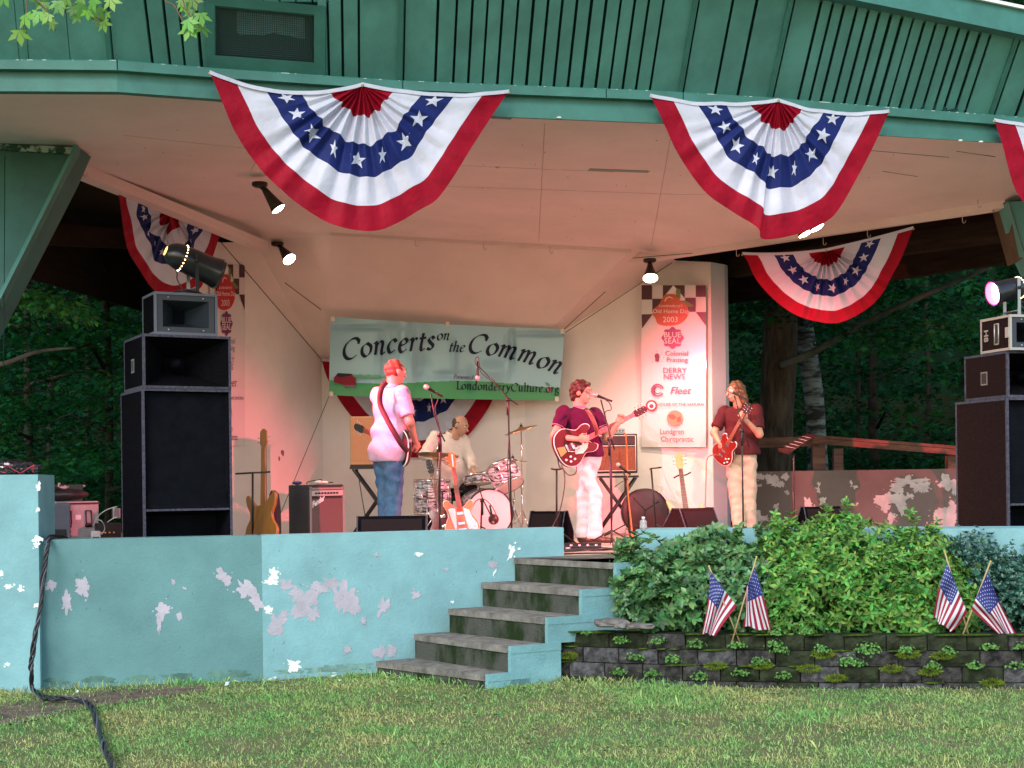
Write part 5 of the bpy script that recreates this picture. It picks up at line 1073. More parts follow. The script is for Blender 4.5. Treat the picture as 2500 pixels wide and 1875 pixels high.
def cabinet(name, label, loc, psi, w_, h, dep, kind, body=CARP, edge=EDGE, cat='speaker', group=None):
    t = thing(name, label, cat, loc, psi, group); e = .022; mb = MB()
    # shell: sides, top, bottom, back
    for sx in (-1, 1): mb.box((sx * (w_ / 2 - e / 2), 0, h / 2), (e, dep - .004, h - .004), body)
    mb.box((0, 0, h - e / 2), (w_ - 2 * e, dep - .004, e), body); mb.box((0, 0, e / 2), (w_ - 2 * e, dep - .004, e), body); mb.box((0, dep / 2 - e / 2 - .004, h / 2), (w_ - 2 * e, e, h - 2 * e), body)
    mb.build('box_body', t); mb = MB(); r_ = .011
    for sx in (-1, 1):
        for sy in (-1, 1): mb.box((sx * (w_ / 2 - r_ + .003), sy * (dep / 2 - r_ + .003), h / 2), (2 * r_, 2 * r_, h + .004), edge)
    for sy in (-1, 1):
        for z in (r_ - .001, h - r_ + .001): mb.box((0, sy * (dep / 2 - r_ + .005), z), (w_ - 2 * r_, 2 * r_, 2 * r_), edge)
    for sx in (-1, 1):
        for z in (r_, h - r_): mb.box((sx * (w_ / 2 - r_ + .0045), 0, z), (2 * r_, dep - 4 * r_, 2 * r_), edge)
    mb.build('edge_trim', t); f = -dep / 2; iw, ih = w_ / 2 - e, h - 2 * e
    def fr(mb, x0, x1, z0, z1, y0, x2, x3, z2, z3, y1, m, cap=True):
        a = [(x0, y0, z0), (x1, y0, z0), (x1, y0, z1), (x0, y0, z1)]; b = [(x2, y1, z2), (x3, y1, z2), (x3, y1, z3), (x2, y1, z3)]
        mb.add(a + b, [(i, (i + 1) % 4, 4 + (i + 1) % 4, 4 + i) for i in range(4)] + ([(7, 6, 5, 4)] if cap else []), m)
    mb = MB()
    if kind == 'sub':
        zs = h * .30; mb.box((0, f + .02, zs), (w_ - 2 * e, .03, .018), edge); fr(mb, -iw, iw, zs + .01, h - e, f + .03, -iw * .96, iw * .96, zs + .16, h - e - .01, f + .06, HORN)
        mb.box((0, f + .05, zs + .085), (w_ * .9, .03, .13), HORN); fr(mb, -iw, iw, e, zs - .01, f + .03, -iw * .9, iw * .9, e + .1, zs - .05, f + .3, HORN); mb.build('recessed_baffle', t)
    elif kind == 'mid':
        fr(mb, -iw, iw, e, h - e, f + .01, -.09, .09, h * .38, h * .64, f + dep * .62, CARP); mb.build('horn_mouth', t); mb = MB(); mb.box((-w_ / 2 - .002, .02, h * .46), (.004, .10, .12), STEEL); mb.box((-w_ / 2 - .004, .02, h * .46), (.004, .075, .095), BLACK); mb.build('side_handle', t); mb = MB(); mb.ball((-.03, f + dep * .42, h * .5), (.055, .12, .055), HORN, 18, 12); mb.build('phase_plug', t)
    elif kind == 'hf':
        mb.box((0, f + .012, h / 2), (.001, .001, .001), HORN); fr(mb, -iw, iw, e, h - e, f + .006, -iw + .05, iw - .05, e + .045, h - e - .045, f + .008, mat('horn_flange', (.03, .033, .045), .5), False)
        mb.v = mb.v[:]; fr(mb, -iw + .05, iw - .05, e + .045, h - e - .045, f + .007, -.05, .05, h * .35, h * .62, f + dep * .6, mat('horn_grey', (.022, .03, .04), .25)); mb.box((0, f + dep * .59, h * .485), (.10, .01, h * .27), HORN); mb.build('horn', t)
        for x in (-iw + .1, iw - .1):
            for z in (e + .02, h - e - .02): mb = MB(); mb.lathe([(0, .006), (.009, .004), (.009, 0)], (x, f + .004, z), (0, -1, 0), STEEL, 8); mb.build('bolt', t)
    return t
PL = R(28); sp = 'stacked loudspeaker boxes of the left stack'; sp2 = 'stacked loudspeaker boxes of the right stack'
cabinet('bass_speaker', 'tall black bass bin at the foot of the left speaker stack', corner(352, 12.2, .78, .8, PL), PL, .78, 1.50, .8, 'sub', group=sp)
cabinet('midrange_speaker', 'black square horn box in the middle of the left speaker stack', corner(350, 12.2, .77, .70, PL, 2.423), PL, .77, .465, .70, 'mid', group=sp)
t = cabinet('horn_speaker', 'small black horn box topmost of the left speaker stack', corner(378, 12.25, .55, .42, PL, 2.89), PL, .55, .365, .42, 'hf', edge=mat('dull_case_edge', (.12, .13, .17), .5, metal=.4), group=sp)
PRr = R(15)
cabinet('bass_speaker', 'tall reddish lit bass bin at the foot of the right speaker stack', corner(2462, 12.5, .78, .80, PRr), PRr, .78, 1.345, .80, 'sub', body=CARPB, group=sp2)
cabinet('midrange_speaker', 'dark horn box in the middle of the right speaker stack', corner(2460, 12.5, .77, .66, PRr, 2.267), PRr, .77, .41, .66, 'mid', body=CARPB, group=sp2)
t = cabinet('horn_speaker', 'horn box with pale metal edges marked H8, topmost of the right stack', corner(2466, 12.45, .55, .44, PRr, 2.68), PRr, .55, .31, .44, 'hf', body=CARPB, edge=ALU, group=sp2)
mb = MB(); HW, HD = .55 / 2, .44 / 2
put_text(mb, 'H8', lambda u, v: V((-HW - .006, HD - .06 - v, .155 - u)), ALU, 0, 0, .09, bold=.002)
mb.build('stencil', t); mb = MB()
for a, b in (((-.09, -.06), (.09, -.06)), ((.09, -.06), (.09, -.0)), ((.09, 0), (-.09, 0)), ((-.09, 0), (-.09, -.06))): mb.tube([(-HW - .006, a[1], .155 + a[0]), (-HW - .006, b[1], .155 + b[0])], .006, ALU, 6)
mb.box((-HW - .004, -.03, .155), (.004, .05, .17), BLACK); mb.box((-HW - .006, -HD + .03, .155), (.012, .05, .09), ALU); mb.build('handle', t)
# bright handle cups on the mid boxes
for par, x, d in (('l', 328, 12.6), ('r', 2424, 12.8)):
    pass
# ---- PAR cans
def par_can(label, c, ax, L_, r, glow, side, lightcol, energy, base, aim, spot, rearglow):
    t = thing('par_lamp', label, 'stage lamp', base, 0, 'stage lamps on the speaker stacks'); ax = V(ax).normalized(); mb = MB(); PB = mat('par_black', (.012, .013, .018), .3, coat=.3)
    prof = [(.35, -.5), (.62, -.46), (.82, -.38), (.95, -.28), (.97, -.1), (1, 0), (1, .28), (1.04, .36), (1.12, .46), (1.16, .52), (1.10, .52), (.98, .40), (.95, .2)]
    mb.lathe([(a * r, b * L_) for a, b in prof], c, ax, PB, 28); mb.build('barrel', t, True)
    mb = MB(); mb.lathe([(0.001, 0), (r * .93, 0)], c + ax * L_ * .36, ax, glow, 24); mb.build('lens', t, True)
    if side: mb = MB(); mb.lathe([(r * .90, L_ * .37), (r * 1.02, L_ * .50)], c, ax, mat('magenta_rim', (1, .1, .5), .5, emit=(1, .02, .35), es=3), 24); mb.build('lit_rim', t, True)
    if rearglow:
        mb = MB(); mb.lathe([(0.001, 0), (r * .34, 0)], c - ax * L_ * .505, ax, mat('rear_glow', (.8, .6, .1), .5, emit=(1, .62, .12), es=1.2), 18); mb.build('rear_opening', t, True)
    mb = MB(); u = ax.orthogonal().normalized(); w_ = ax.cross(u)
    for k in range(22):
        a = 2 * math.pi * k / 22; mb.ball(c - ax * L_ * .19 + (u * math.cos(a) + w_ * math.sin(a)) * r * .965, .006, mat('vent_glow', (1, .7, .3), .5, emit=(1, .6, .25), es=4), 6, 4)
    mb.build('vent_holes', t, True)
    sd = ax.cross(V((0, 0, 1))).normalized(); mb = MB()
    for s_ in (-1, 1):
        p = c + sd * s_ * (r + .012); q = V((p.x, p.y, base[2] + .05)); mb.X = frame((p + q) / 2 + V((0, 0, .02)), (0, 0, 1), z=sd); mb.box((0, 0, 0), ((p - q).length + .12, .03, .006), STEEL if s_ < 0 or side else METB); mb.X = Matrix.Identity(4)
        mb.lathe([(0, .02), (.016, .018), (.016, 0)], p, sd * s_, METB, 10)
    p1 = V((c + sd * (r + .012)).to_tuple()); p2 = V((c - sd * (r + .012)).to_tuple()); p1.z = p2.z = base[2] + .05; mb.tube([p1, p2], .008, STEEL, 6); mb.build('yoke', t, True)
    mb = MB(); mb.lathe([(.001, .055), (.05, .05), (.12, .03), (.155, .008), (.155, 0)], base, (0, 0, 1), PB, 24); mb.build('floor_base', t, True)
    mb = MB(); q = c - ax * L_ * .35 - V((0, 0, r * .9)); mb.tube(smooth_path([q, q + V((.03, -.02, -.06)), V(base) + V((-.05, -.12, .12)), V(base) + V((.02, -.13, .02)), V(base) + V((.1, .1, .01))], 5), .006, CABLE, 6); mb.build('lead', t, True)
    l = bpy.data.lights.new('par_beam', 'SPOT'); l.energy = energy; l.color = lightcol; l.spot_size = R(spot); l.spot_blend = .6; l.shadow_soft_size = .03
    lo = bpy.data.objects.new('par_beam', l); S.collection.objects.link(lo); pos = c + ax * (L_ * .56); lo.location = pos; lo.rotation_euler = (pos - V(aim)).to_track_quat('Z', 'Y').to_euler()
PINKL = (1, .085, .15)
bl = B(455, 12.55, 3.262)
par_can('black can lamp with glowing vent dots on the left speaker stack', P(470, 641, 12.5), V((.80, .45, -.34)), .50, .122, mat('par_glass_off', (.3, .05, .05), .3, emit=PINKL, es=2), False, PINKL, 800, V((bl.x, bl.y, 3.258)), V((4.9, 17.2, .3)), 54, True)
br = B(2492, 12.75, 2.995)
MAGR = mat('magenta_rim', (1, .1, .5), .5, emit=(1, .02, .35), es=3)
par_can('magenta glowing can lamp on the right speaker stack', P(2470, 706, 12.7), V((-.86, -.22, -.20)), .40, .098, mat('par_glass_magenta', (1, .3, .6), .3, emit=(1, .22, .55), es=9), True, PINKL, 600, V((br.x, br.y, 2.992)), V((-4.0, 15.9, .1)), 46, False)
# ---- ceiling spot lamps
WARM = (1, .78, .56)
def track(label, mnt, face, rr, en, aim, vis=True):
    m, f = V(mnt), V(face); t = thing('ceiling_spotlight', label, 'spotlight', m, 0, 'spotlights under the shell ceiling'); ax = (f - m).normalized(); LB = mat('lamp_bronze', (.035, .025, .018), .45, metal=.4)
    mb = MB(); mb.lathe([(.001, .0), (.075, 0), (.075, -.03), (.05, -.045), (.001, -.045)], m, (0, 0, 1), LB, 18); mb.build('mount_plate', t, True)
    k = m + ax * .09; mb = MB(); mb.tube([m - V((0, 0, .03)), k], .02, LB, 8); mb.ball(k, .03, LB, 10, 8); mb.build('swivel', t, True); L_ = (f - k).length
    mb = MB(); mb.lathe([(.001, 0), (.03, 0), (.038, L_ * .2), (rr * .8, L_ * .75), (rr, L_), (rr * .93, L_ - .004)], k, ax, LB, 24); mb.build('cone_shade', t, True)
    mb = MB(); mb.lathe([(.001, .012), (rr * .5, .008), (rr * .92, -.006)], k + ax * L_, ax, mat('lamp_bulb_face', (1, .9, .7), .5, emit=(1, .80, .55), es=7), 20); mb.build('bulb', t, True)
    l = bpy.data.lights.new('spot_beam', 'SPOT'); l.energy = en; l.color = WARM; l.spot_size = R(120); l.spot_blend = .8; l.shadow_soft_size = .06; lo = bpy.data.objects.new('spot_beam', l); S.collection.objects.link(lo)
    pos = f + ax * .03; lo.location = pos; lo.rotation_euler = (pos - V(aim)).to_track_quat('Z', 'Y').to_euler()
track('dark cone spotlight nearest the big left bunting', AZ(634, 446, 4.46), AZ(634, 446, 4.46) + (P(681, 497, 13.6) - P(634, 446, 13.6)) + V((0, -.02, -.06)), .075, 62, P(1000, 1300, 14.5))
track('dark cone spotlight above the end of the left shell wall', P(677, 592, 16.9), P(707, 634, 16.75), .085, 62, P(1100, 1300, 15))
track('dark cone spotlight in front of the right shell wall top', P(1586, 632, 16.4), P(1588, 680, 16.25), .09, 70, P(1600, 1300, 16))
track('lit spotlight just below the middle fascia bunting, lower of the pair', P(1935, 515, 14.2), P(1968, 571, 14.15), .085, 60, P(1700, 1300, 15.5))
track('lit spotlight just below the middle fascia bunting, upper right of the pair', P(1965, 505, 14.0), P(1995, 558, 13.95), .08, 60, P(1850, 1300, 14.5))
# ---- amplifiers
PS = R(61); c = corner(759, 14.0, .59, .27, PS)
t = thing('guitar_amplifier', 'open combo amplifier with reddish grille and small white script badge', 'amplifier', c, PS); mb = MB()
TOLEX = mat('black_tolex', (.02, .016, .018), .6, .3, 90, .3, 200); GRC = mat('grille_cloth', (.16, .10, .10), .8, .3, 120, .3, 300); SILV = mat('control_panel', (.45, .42, .42), .4)
mb.bbox((0, .01, .325), (.59, .25, .65), TOLEX, .012); mb.build('box_body', t); mb = MB(); mb.box((0, -.12, .265), (.50, .01, .49), GRC); mb.build('grille', t); mb = MB(); mb.box((0, -.125, .565), (.51, .012, .055), SILV)
for k in range(8): mb.lathe([(.001, .02), (.009, .018), (.011, 0)], (-.2 + k * .05, -.131, .565), (0, -1, 0), BLACK, 8)
mb.build('control_panel', t); mb = MB()
for a in ((-.27, .3, .02, .62), (.27, .3, .03, .62)): mb.box((a[0], -.119, a[1] + .02), (a[2], .02, a[3]), mat('amp_frame', (.30, .22, .22), .5))
mb.box((0, -.119, .61), (.56, .02, .02), mat('amp_frame', (.3, .2, .2))); mb.build('front_frame', t); mb = MB(); put_text(mb, 'Fender', lambda u, v: V((-.15 + u, -.1265, .46 + v)), WHITE, 0, 0, .075, shear=.4, bold=.003, rot=.35); mb.build('badge', t)
mb = MB(); mb.tube(smooth_path([(-.2, -.02, .66), (-.1, .03, .68), (0, -.05, .70), (.1, .02, .67), (.2, -.05, .67)], 5), .006, CABLE, 6); mb.build('lead', t)
o = MB().ball((0, 0, 0), (.05, .03, .022), mat('white_cloth', (.7, .65, .65), .9)).ball((.05, .01, -.002), (.04, .03, .016), mat('white_cloth', (.7, .65, .65), .9)).build('folded_cloth'); o.location = c + V((.02, .02, .672)); tag(o, 'small white cloth lying on top of the script badged amplifier', 'cloth')
o = MB().ball((0, 0, 0), (.05, .035, .02), mat('blue_pouch', (.03, .02, .12), .6)).build('pouch'); o.location = c + V((-.02, -.12, .67)) + rot2(-.2, .05, PS); tag(o, 'small dark blue pouch on the left corner of the amplifier', 'pouch')
def xstand(label, cx, d, top, w_, name='amplifier_stand', psi=0):
    b = B(cx, d, FLOOR); t = thing(name, label, 'stand', b, psi, 'folding stands under the amplifiers'); mb = MB(); h = top - FLOOR
    for y in (-.14, .14):
        mb.tube([(-w_ / 2, y, 0.02), (w_ * .42, y, h - .03)], .014, METB, 8); mb.tube([(w_ / 2, y, 0.02), (-w_ * .42, y, h - .03)], .014, METB, 8)
    mb.build('crossed_legs', t); mb = MB(); mb.box((0, 0, h - .015), (w_ * .95, .30, .025), METB); mb.build('top_rest', t); mb = MB()
    for s_ in (-1, 1): mb.tube([(s_ * w_ / 2, -.2, .015), (s_ * w_ / 2, .2, .015)], .014, METB, 8)
    mb.build('foot_bar', t)
c = B(922, 16.3, 1.785); t = thing('speaker_cabinet', 'tan cloth fronted cabinet raised on a stand behind the man in the pink shirt', 'amplifier', c); mb = MB(); TAN = mat('tan_cloth', (.36, .25, .13), .8, .12, 90, .2, 200)
mb.bbox((0, 0, .275), (.60, .25, .55), mat('tan_tolex', (.40, .28, .14), .7), .012); mb.build('box_body', t); mb = MB(); mb.box((0, -.125, .285), (.57, .012, .50), TAN); mb.build('grille', t); mb = MB(); mb.box((0, -.01, -.012), (.60, .26, .03), METB); mb.build('base_strip', t)
xstand('black folding stand under the tan cabinet', 922, 16.3, 1.765, .62)
c = B(1498, 17.0, 1.655); t = thing('guitar_amplifier', 'black combo amplifier with brown diamond grille and white piping on a stand', 'amplifier', c, R(6)); mb = MB(); mb.bbox((0, 0, .235), (.54, .25, .47), TOLEX, .015); mb.build('box_body', t)
mb = MB(); VG = mat('brown_diamond_grille', (.10, .03, .015), .75, col2=(.26, .10, .05), thr=(.4, .6), scale=90); mb.box((0, -.127, .175), (.47, .01, .27), VG); mb.build('grille', t); mb = MB(); mb.box((0, -.127, .39), (.47, .01, .09), mat('maroon_panel', (.05, .02, .03), .6)); mb.build('control_panel', t)
mb = MB()
for a in (((-.245, .03), (.245, .03)), ((.245, .03), (.245, .445)), ((.245, .445), (-.245, .445)), ((-.245, .445), (-.245, .03)), ((-.24, .325), (.24, .325))): mb.tube([(a[0][0], -.131, a[0][1]), (a[1][0], -.131, a[1][1])], .006, mat('white_piping', (.6, .5, .45), .5), 6)
mb.build('piping', t); c2 = c + V((.06, 0, .478)); t = thing('pedal_unit', 'small silver unit with knobs on top of the brown grille amplifier', 'effects unit', c2); mb = MB(); mb.bbox((0, 0, .03), (.16, .1, .06), STEEL, .006); mb.build('box_body', t); mb = MB()
for k in range(4): mb.lathe([(.001, .015), (.008, .014), (.009, 0)], (-.055 + k * .036, -.05, .03), (0, -1, 0), BLACK, 8)
mb.build('knob', t)
xstand('black folding stand under the brown grille amplifier', 1510, 17.0, 1.63, .5)
# ---- round drum case
c = B(1574, 16.8, FLOOR); t = thing('drum_case', 'round dark maroon drum case standing on edge by the right shell wall', 'case', c); mb = MB(); DC = mat('maroon_case', (.045, .012, .018), .45, .3, 6)
mb.lathe([(.001, -.11), (.26, -.11), (.275, -.10), (.275, .10), (.26, .11), (.001, .11)], (0, 0, .276), (0, 1, 0), DC, 48); mb.build('shell', t); mb = MB(); mb.lathe([(.265, -.116), (.279, -.112), (.279, -.06), (.275, -.06)], (0, 0, .276), (0, 1, 0), METB, 48)
mb.tube([(-.14, -.115, .45), (.0, -.118, .30), (.16, -.115, .40)], .007, METB, 5); mb.tube([(-.05, -.115, .1), (.0, -.118, .30)], .007, METB, 5); mb.build('rim', t)
# ---- wedges
def wedge(label, xpx, d, w_, dep, h, psi, body=CARP, prof=None, name='monitor_wedge'):
    c = B(xpx, d, FLOOR); t = thing(name, label, 'speaker', c, psi, 'floor monitor speakers along the stage front'); prof = prof or [(-dep / 2, 0), (dep / 2, 0), (dep / 2, h * .35), (dep * .10, h), (-dep * .12, h)]
    mb = MB(); mb.slab([(-w_ / 2, y, z) for y, z in prof], (w_, 0, 0), body); mb.build('box_body', t); mb = MB()
    for s_ in (-1, 1):
        for a, b in zip(prof, prof[1:] + prof[:1]): mb.tube([(s_ * w_ / 2, a[0], a[1]), (s_ * w_ / 2, b[0], b[1])], .007, EDGE, 6)
    mb.build('edge_trim', t)
    a, b = prof[-1], prof[0]; n_ = V((0, -(a[1] - b[1]), -(b[0] - a[0]))).normalized(); n_ = n_ if n_.y < 0 else -n_
    mb = MB(); q = [V((s_, b[0] + (a[0] - b[0]) * u, b[1] + (a[1] - b[1]) * u)) + n_ * .004 for s_, u in ((-w_ * .44, .08), (w_ * .44, .08), (w_ * .44, .92), (-w_ * .44, .92))]; mb.slab(q, n_ * .004, mat('wedge_grille', (.014, .009, .010), .85, .3, 150)); mb.build('grille', t)
    mb = MB(); mb.lathe([(.001, .004), (.035, .004), (.035, 0)], (-w_ / 2 - .001, -.01, h * .45), (-1, 0, 0), BLACK, 14); mb.build('socket_panel', t)
wedge('low black monitor box directly behind the wall by the man in the pink shirt', 958, 12.9, .62, .42, .36, R(3))
wedge('black monitor wedge on the floor between drums and the singer', 1342, 14.9, .38, .42, .34, R(-22))
wedge('dark monitor wedge by the right shell wall with its side to the steps', 1692, 13.7, .42, .50, .38, R(32), CARPB)
wedge('black monitor wedge behind the fresh green shrub at the music stand', 2005, 16.0, .44, .4, .33, R(10))
# ---- microphones
def mic(mb_t, p, ax, m=METB, head=(.4, .38, .38)):
    ax = V(ax).normalized(); mb = MB(); mb.lathe([(.001, -.16), (.010, -.16), (.013, -.05), (.018, 0)], p, ax, METB, 12); mb.build('microphone', mb_t, True); mb = MB(); mb.lathe([(.001, .052), (.018, .045), (.026, .025), (.026, .01), (.019, 0)], p, ax, mat('mic_grille', head, .4, .3, 300, metal=.4), 14); mb.build('mic_head', mb_t, True)
def mstand(label, foot, d, segs, mpos, max_, base='tripod', extra=None, cable=None, rad=.009):
    b = B(foot, d, FLOOR); t = thing('microphone_stand', label, 'microphone stand', b, 0, 'microphone stands on the stage'); pole = [b + V((0, 0, .05))] + [P(*s_) for s_ in segs[0]]
    mb = MB(); mb.tube(pole, rad, METB, 8); mb.build('pole', t, True)
    if base == 'tripod':
        for k in range(3):
            mb = MB(); a = k * 2.09 + .5; mb.tube([b + V((0, 0, .17)), b + V((math.cos(a) * .32, math.sin(a) * .32, .012))], .008, METB, 6); mb.build('leg', t, True)
    else: mb = MB(); mb.lathe([(.001, .035), (.03, .03), (.12, .015), (.125, 0), (.001, 0)], b, (0, 0, 1), METB, 24); mb.build('round_base', t, True)
    if len(segs) > 1:
        mb = MB(); mb.tube([P(*s_) for s_ in segs[1]], .007, METB, 8); mb.build('boom', t, True); mb = MB(); q = pole[-1]; mb.lathe([(.001, -.02), (.02, -.02), (.02, .02), (.001, .02)], q, (1, .2, 0), METB, 10); mb.tube([q - V((0, 0, .16)), q], .015, METB, 8); mb.build('clutch', t, True)
    mic(t, P(*mpos), max_)
    if cable: mb = MB(); mb.tube(smooth_path([P(*s_) for s_ in cable], 5), .005, CABLE, 6); mb.build('lead', t, True)
    return t
mstand('microphone stand in front of the man in the pink shirt, with silver mic head', 1074, 13.6, [[(1074, 1160, 13.6), (1073, 1062, 13.6)], [(1086, 1078, 13.6), (1073, 1050, 13.6), (1060, 1010, 13.6), (1052, 962, 13.65)]], (1046, 948, 13.6), (-.85, -.2, .5), cable=[(1064, 955, 13.6), (1069, 975, 13.6), (1062, 1000, 13.6), (1072, 1040, 13.58), (1078, 1100, 13.58), (1070, 1200, 13.58), (1078, 1290, 13.58)])
mstand('tall boom stand with its mic hanging over the drums', 1250, 14.6, [[(1246, 1160, 14.6), (1240, 976, 14.6)], [(1264, 988, 14.6), (1240, 972, 14.65), (1215, 940, 14.8), (1170, 896, 15.1)]], (1166, 918, 15.1), (0, -.15, -1), cable=[(1170, 898, 15.1), (1162, 890, 15.1), (1160, 876, 15.1), (1168, 872, 15.1), (1170, 890, 15.1), (1175, 910, 15.05), (1205, 935, 14.85), (1238, 975, 14.6), (1243, 1050, 14.58), (1240, 1150, 14.58), (1250, 1290, 14.58)])
mstand('vocal microphone stand of the man with the big red guitar', 1494, 13.9, [[(1491, 1190, 13.9), (1488, 1072, 13.9)], [(1500, 1098, 13.9), (1486, 1050, 13.95), (1467, 976, 14.1)]], (1458, 966, 14.15), (-.9, .0, .35), 'tripod', cable=[(1475, 974, 14.1), (1488, 984, 14.1), (1492, 1000, 14.1), (1477, 1008, 14.05), (1486, 1050, 13.9), (1492, 1120, 13.88), (1495, 1250, 13.88), (1490, 1330, 13.88)])
mstand('vocal microphone stand of the long haired guitarist', 1815, 15.4, [[(1813, 1160, 15.4), (1811, 1052, 15.4)], [(1830, 1092, 15.4), (1812, 1045, 15.4), (1802, 1000, 15.5), (1793, 966, 15.6)]], (1790, 958, 15.62), (-.7, .3, .45), 'round', cable=[(1793, 960, 15.6), (1806, 966, 15.6), (1820, 978, 15.5), (1826, 990, 15.45)])
mstand('low boom stand with a round mic in front of the bass drum', 1174, 15.5, [[(1175, 1260, 15.5), (1177, 1222, 15.5)], [(1169, 1186, 15.6), (1177, 1215, 15.5), (1198, 1258, 15.6)]], (1203, 1268, 15.7), (.2, -.1, -1), cable=[(1214, 1262, 15.6), (1200, 1235, 15.5), (1180, 1218, 15.45), (1160, 1226, 15.4), (1146, 1260, 15.4)])
mstand('short microphone stand aimed at the brown grille amplifier', 1536, 16.2, [[(1532, 1230, 16.2), (1527, 1168, 16.25)], [(1532, 1172, 16.25), (1520, 1150, 16.3)]], (1513, 1138, 16.35), (-.6, .2, .5), cable=[(1524, 1158, 16.3), (1530, 1170, 16.2), (1515, 1178, 16.2), (1500, 1190, 16.2)])
# kick mic ball
o = MB().ball((0, 0, 0), (.06, .05, .06), mat('kick_mic', (.09, .04, .04), .35, metal=.4), 16, 12).build('kick_microphone'); o.location = P(1205, 1268, 15.72); tag(o, 'round brown kick drum microphone before the bass drum head', 'microphone')
# ---- drum kit
PEARL = mat('black_pearl_wrap', (.03, .02, .03), .15, col2=(.62, .58, .66), thr=(.42, .56), scale=10, stretch=(1, 1, 4.5), coat=.6); HEAD = mat('drum_head', (.72, .66, .68), .5, .06, 3)
def drum(name, label, c, ax, r, dep, par=None, legs=False, hoop=CHROME, wrap=PEARL, n_l=8):
    ax = V(ax).normalized(); t = thing(name, label, 'drum', c, 0, 'drums of the kit')
    mb = MB(); mb.lathe([(r * .985, -dep / 2), (r, -dep / 2 + .01), (r, dep / 2 - .01), (r * .985, dep / 2)], c, ax, wrap, 40); mb.build('shell', t, True)
    for s_ in (-1, 1):
        mb = MB(); mb.lathe([(.001, s_ * dep / 2 * 1.0), (r * .98, s_ * dep / 2)], c, ax, HEAD, 36); mb.build('drum_head', t, True)
        mb = MB(); mb.lathe([(r * .97, s_ * (dep / 2 + .004)), (r * 1.04, s_ * (dep / 2 + .006)), (r * 1.04, s_ * (dep / 2 - .025)), (r * 1.0, s_ * (dep / 2 - .025))], c, ax, hoop, 40); mb.build('hoop', t, True)
    u = ax.orthogonal().normalized(); w_ = ax.cross(u)
    mb = MB()
    for k in range(n_l):
        a = 2 * math.pi * k / n_l + .3; q = c + (u * math.cos(a) + w_ * math.sin(a)) * (r + .012); mb.tube([q - ax * dep * .46, q + ax * dep * .46], .004, CHROME, 5); mb.tube([q - ax * .03, q + ax * .03], .010, CHROME, 6)
    mb.build('lugs', t, True)
    if legs:
        for k in range(3):
            a = k * 2.1 + .3; q = c + V((math.cos(a), math.sin(a), 0)) * (r + .02); mb = MB(); mb.tube([q + V((0, 0, .05)), V((q.x, q.y, FLOOR + .01))], .006, CHROME, 6); mb.build('leg', t, True)
    return t
kb = B(1184, 16.2, FLOOR); kc = V((kb.x, kb.y + .15, FLOOR + .295)); drum('bass_drum', 'bass drum with plain pink lit front head', kc, (.32, -.95, 0), .275, .36, hoop=mat('black_hoop', (.015, .012, .014), .3, coat=.5))
drum('floor_tom', 'deep black pearl floor tom left in the drum kit', V(P(1055, 1213, 16.5)), (0, 0, 1), .205, .40, legs=True)
drum('rack_tom', 'bright pearl rack tom tilted above the bass drum', V(P(1233, 1163, 16.3)), (-.38, .35, .85), .175, .27)
drum('snare_drum', 'shallow snare drum at the seated drummer hands', V(P(1168, 1170, 17.0)), (-.1, .1, .98), .165, .12)
def cymbal(label, c, ax, r, foot, d, col):
    b = B(foot, d, FLOOR); t = thing('cymbal', label, 'cymbal', b, 0, 'cymbals of the drum kit'); c = V(c)
    mb = MB(); mb.lathe([(.004, .028), (.03, .022), (.04, .008), (r * .6, -.002), (r, -.016), (r * .6, -.004), (.04, .005)], c, ax, col, 40); mb.build('bronze_disc', t, True)
    mb = MB(); mb.tube([b + V((0, 0, .15)), V((c.x, c.y, b.z + (c.z - b.z) * .5))], .011, CHROME, 8); mb.tube([V((b.x, b.y, b.z + (c.z - b.z) * .45)), c + V((0, 0, .07))], .007, CHROME, 8); mb.lathe([(.001, .03), (.014, .03), (.018, 0), (.001, 0)], c + V((0, 0, .02)), (0, 0, 1), METB, 10)
    for z in (.45, .8): mb.lathe([(.001, .03), (.018, .03), (.018, 0), (.001, 0)], b.lerp(V((c.x, c.y, c.z)), z), (0, 0, 1), CHROME, 10)
    mb.build('stand_pole', t, True)
    for k in range(3):
        mb = MB(); a = k * 2.09 + 1; mb.tube([b + V((0, 0, .32)), b + V((math.cos(a) * .22, math.sin(a) * .22, .01))], .007, CHROME, 6); mb.build('leg', t, True)
BRZ = mat('bronze_cymbal', (.38, .26, .14), .3, .15, 5, metal=.85)
cymbal('crash cymbal tilted up to the right, highest of the kit', P(1272, 1047, 16.5), (-.28, -.1, .95), .20, 1277, 16.5, BRZ)
cymbal('flat hi hat cymbal above the bright rack tom', P(1252, 1124, 16.9), (0, -.0, 1), .19, 1258, 16.9, BRZ)
cymbal('wide brown ride cymbal left in front of the drummer', P(1069, 1108, 16.2), (.08, -.16, .98), .245, 1068, 16.2, mat('dark_bronze_cymbal', (.24, .13, .06), .35, metal=.8))
st = B(1104, 17.35, FLOOR); t = thing('drum_stool', 'round black drum stool under the seated drummer', 'stool', st); mb = MB(); mb.lathe([(.001, .50), (.15, .50), (.165, .47), (.165, .43), (.001, .42)], (0, 0, 0), (0, 0, 1), BLACK, 24); mb.build('seat', t); mb = MB(); mb.tube([(0, 0, .1), (0, 0, .44)], .015, CHROME, 8); mb.build('pole', t)
for k in range(3): mb = MB(); a = k * 2.09; mb.tube([(0, 0, .22), (math.cos(a) * .24, math.sin(a) * .24, .01)], .01, CHROME, 6); mb.build('leg', t)
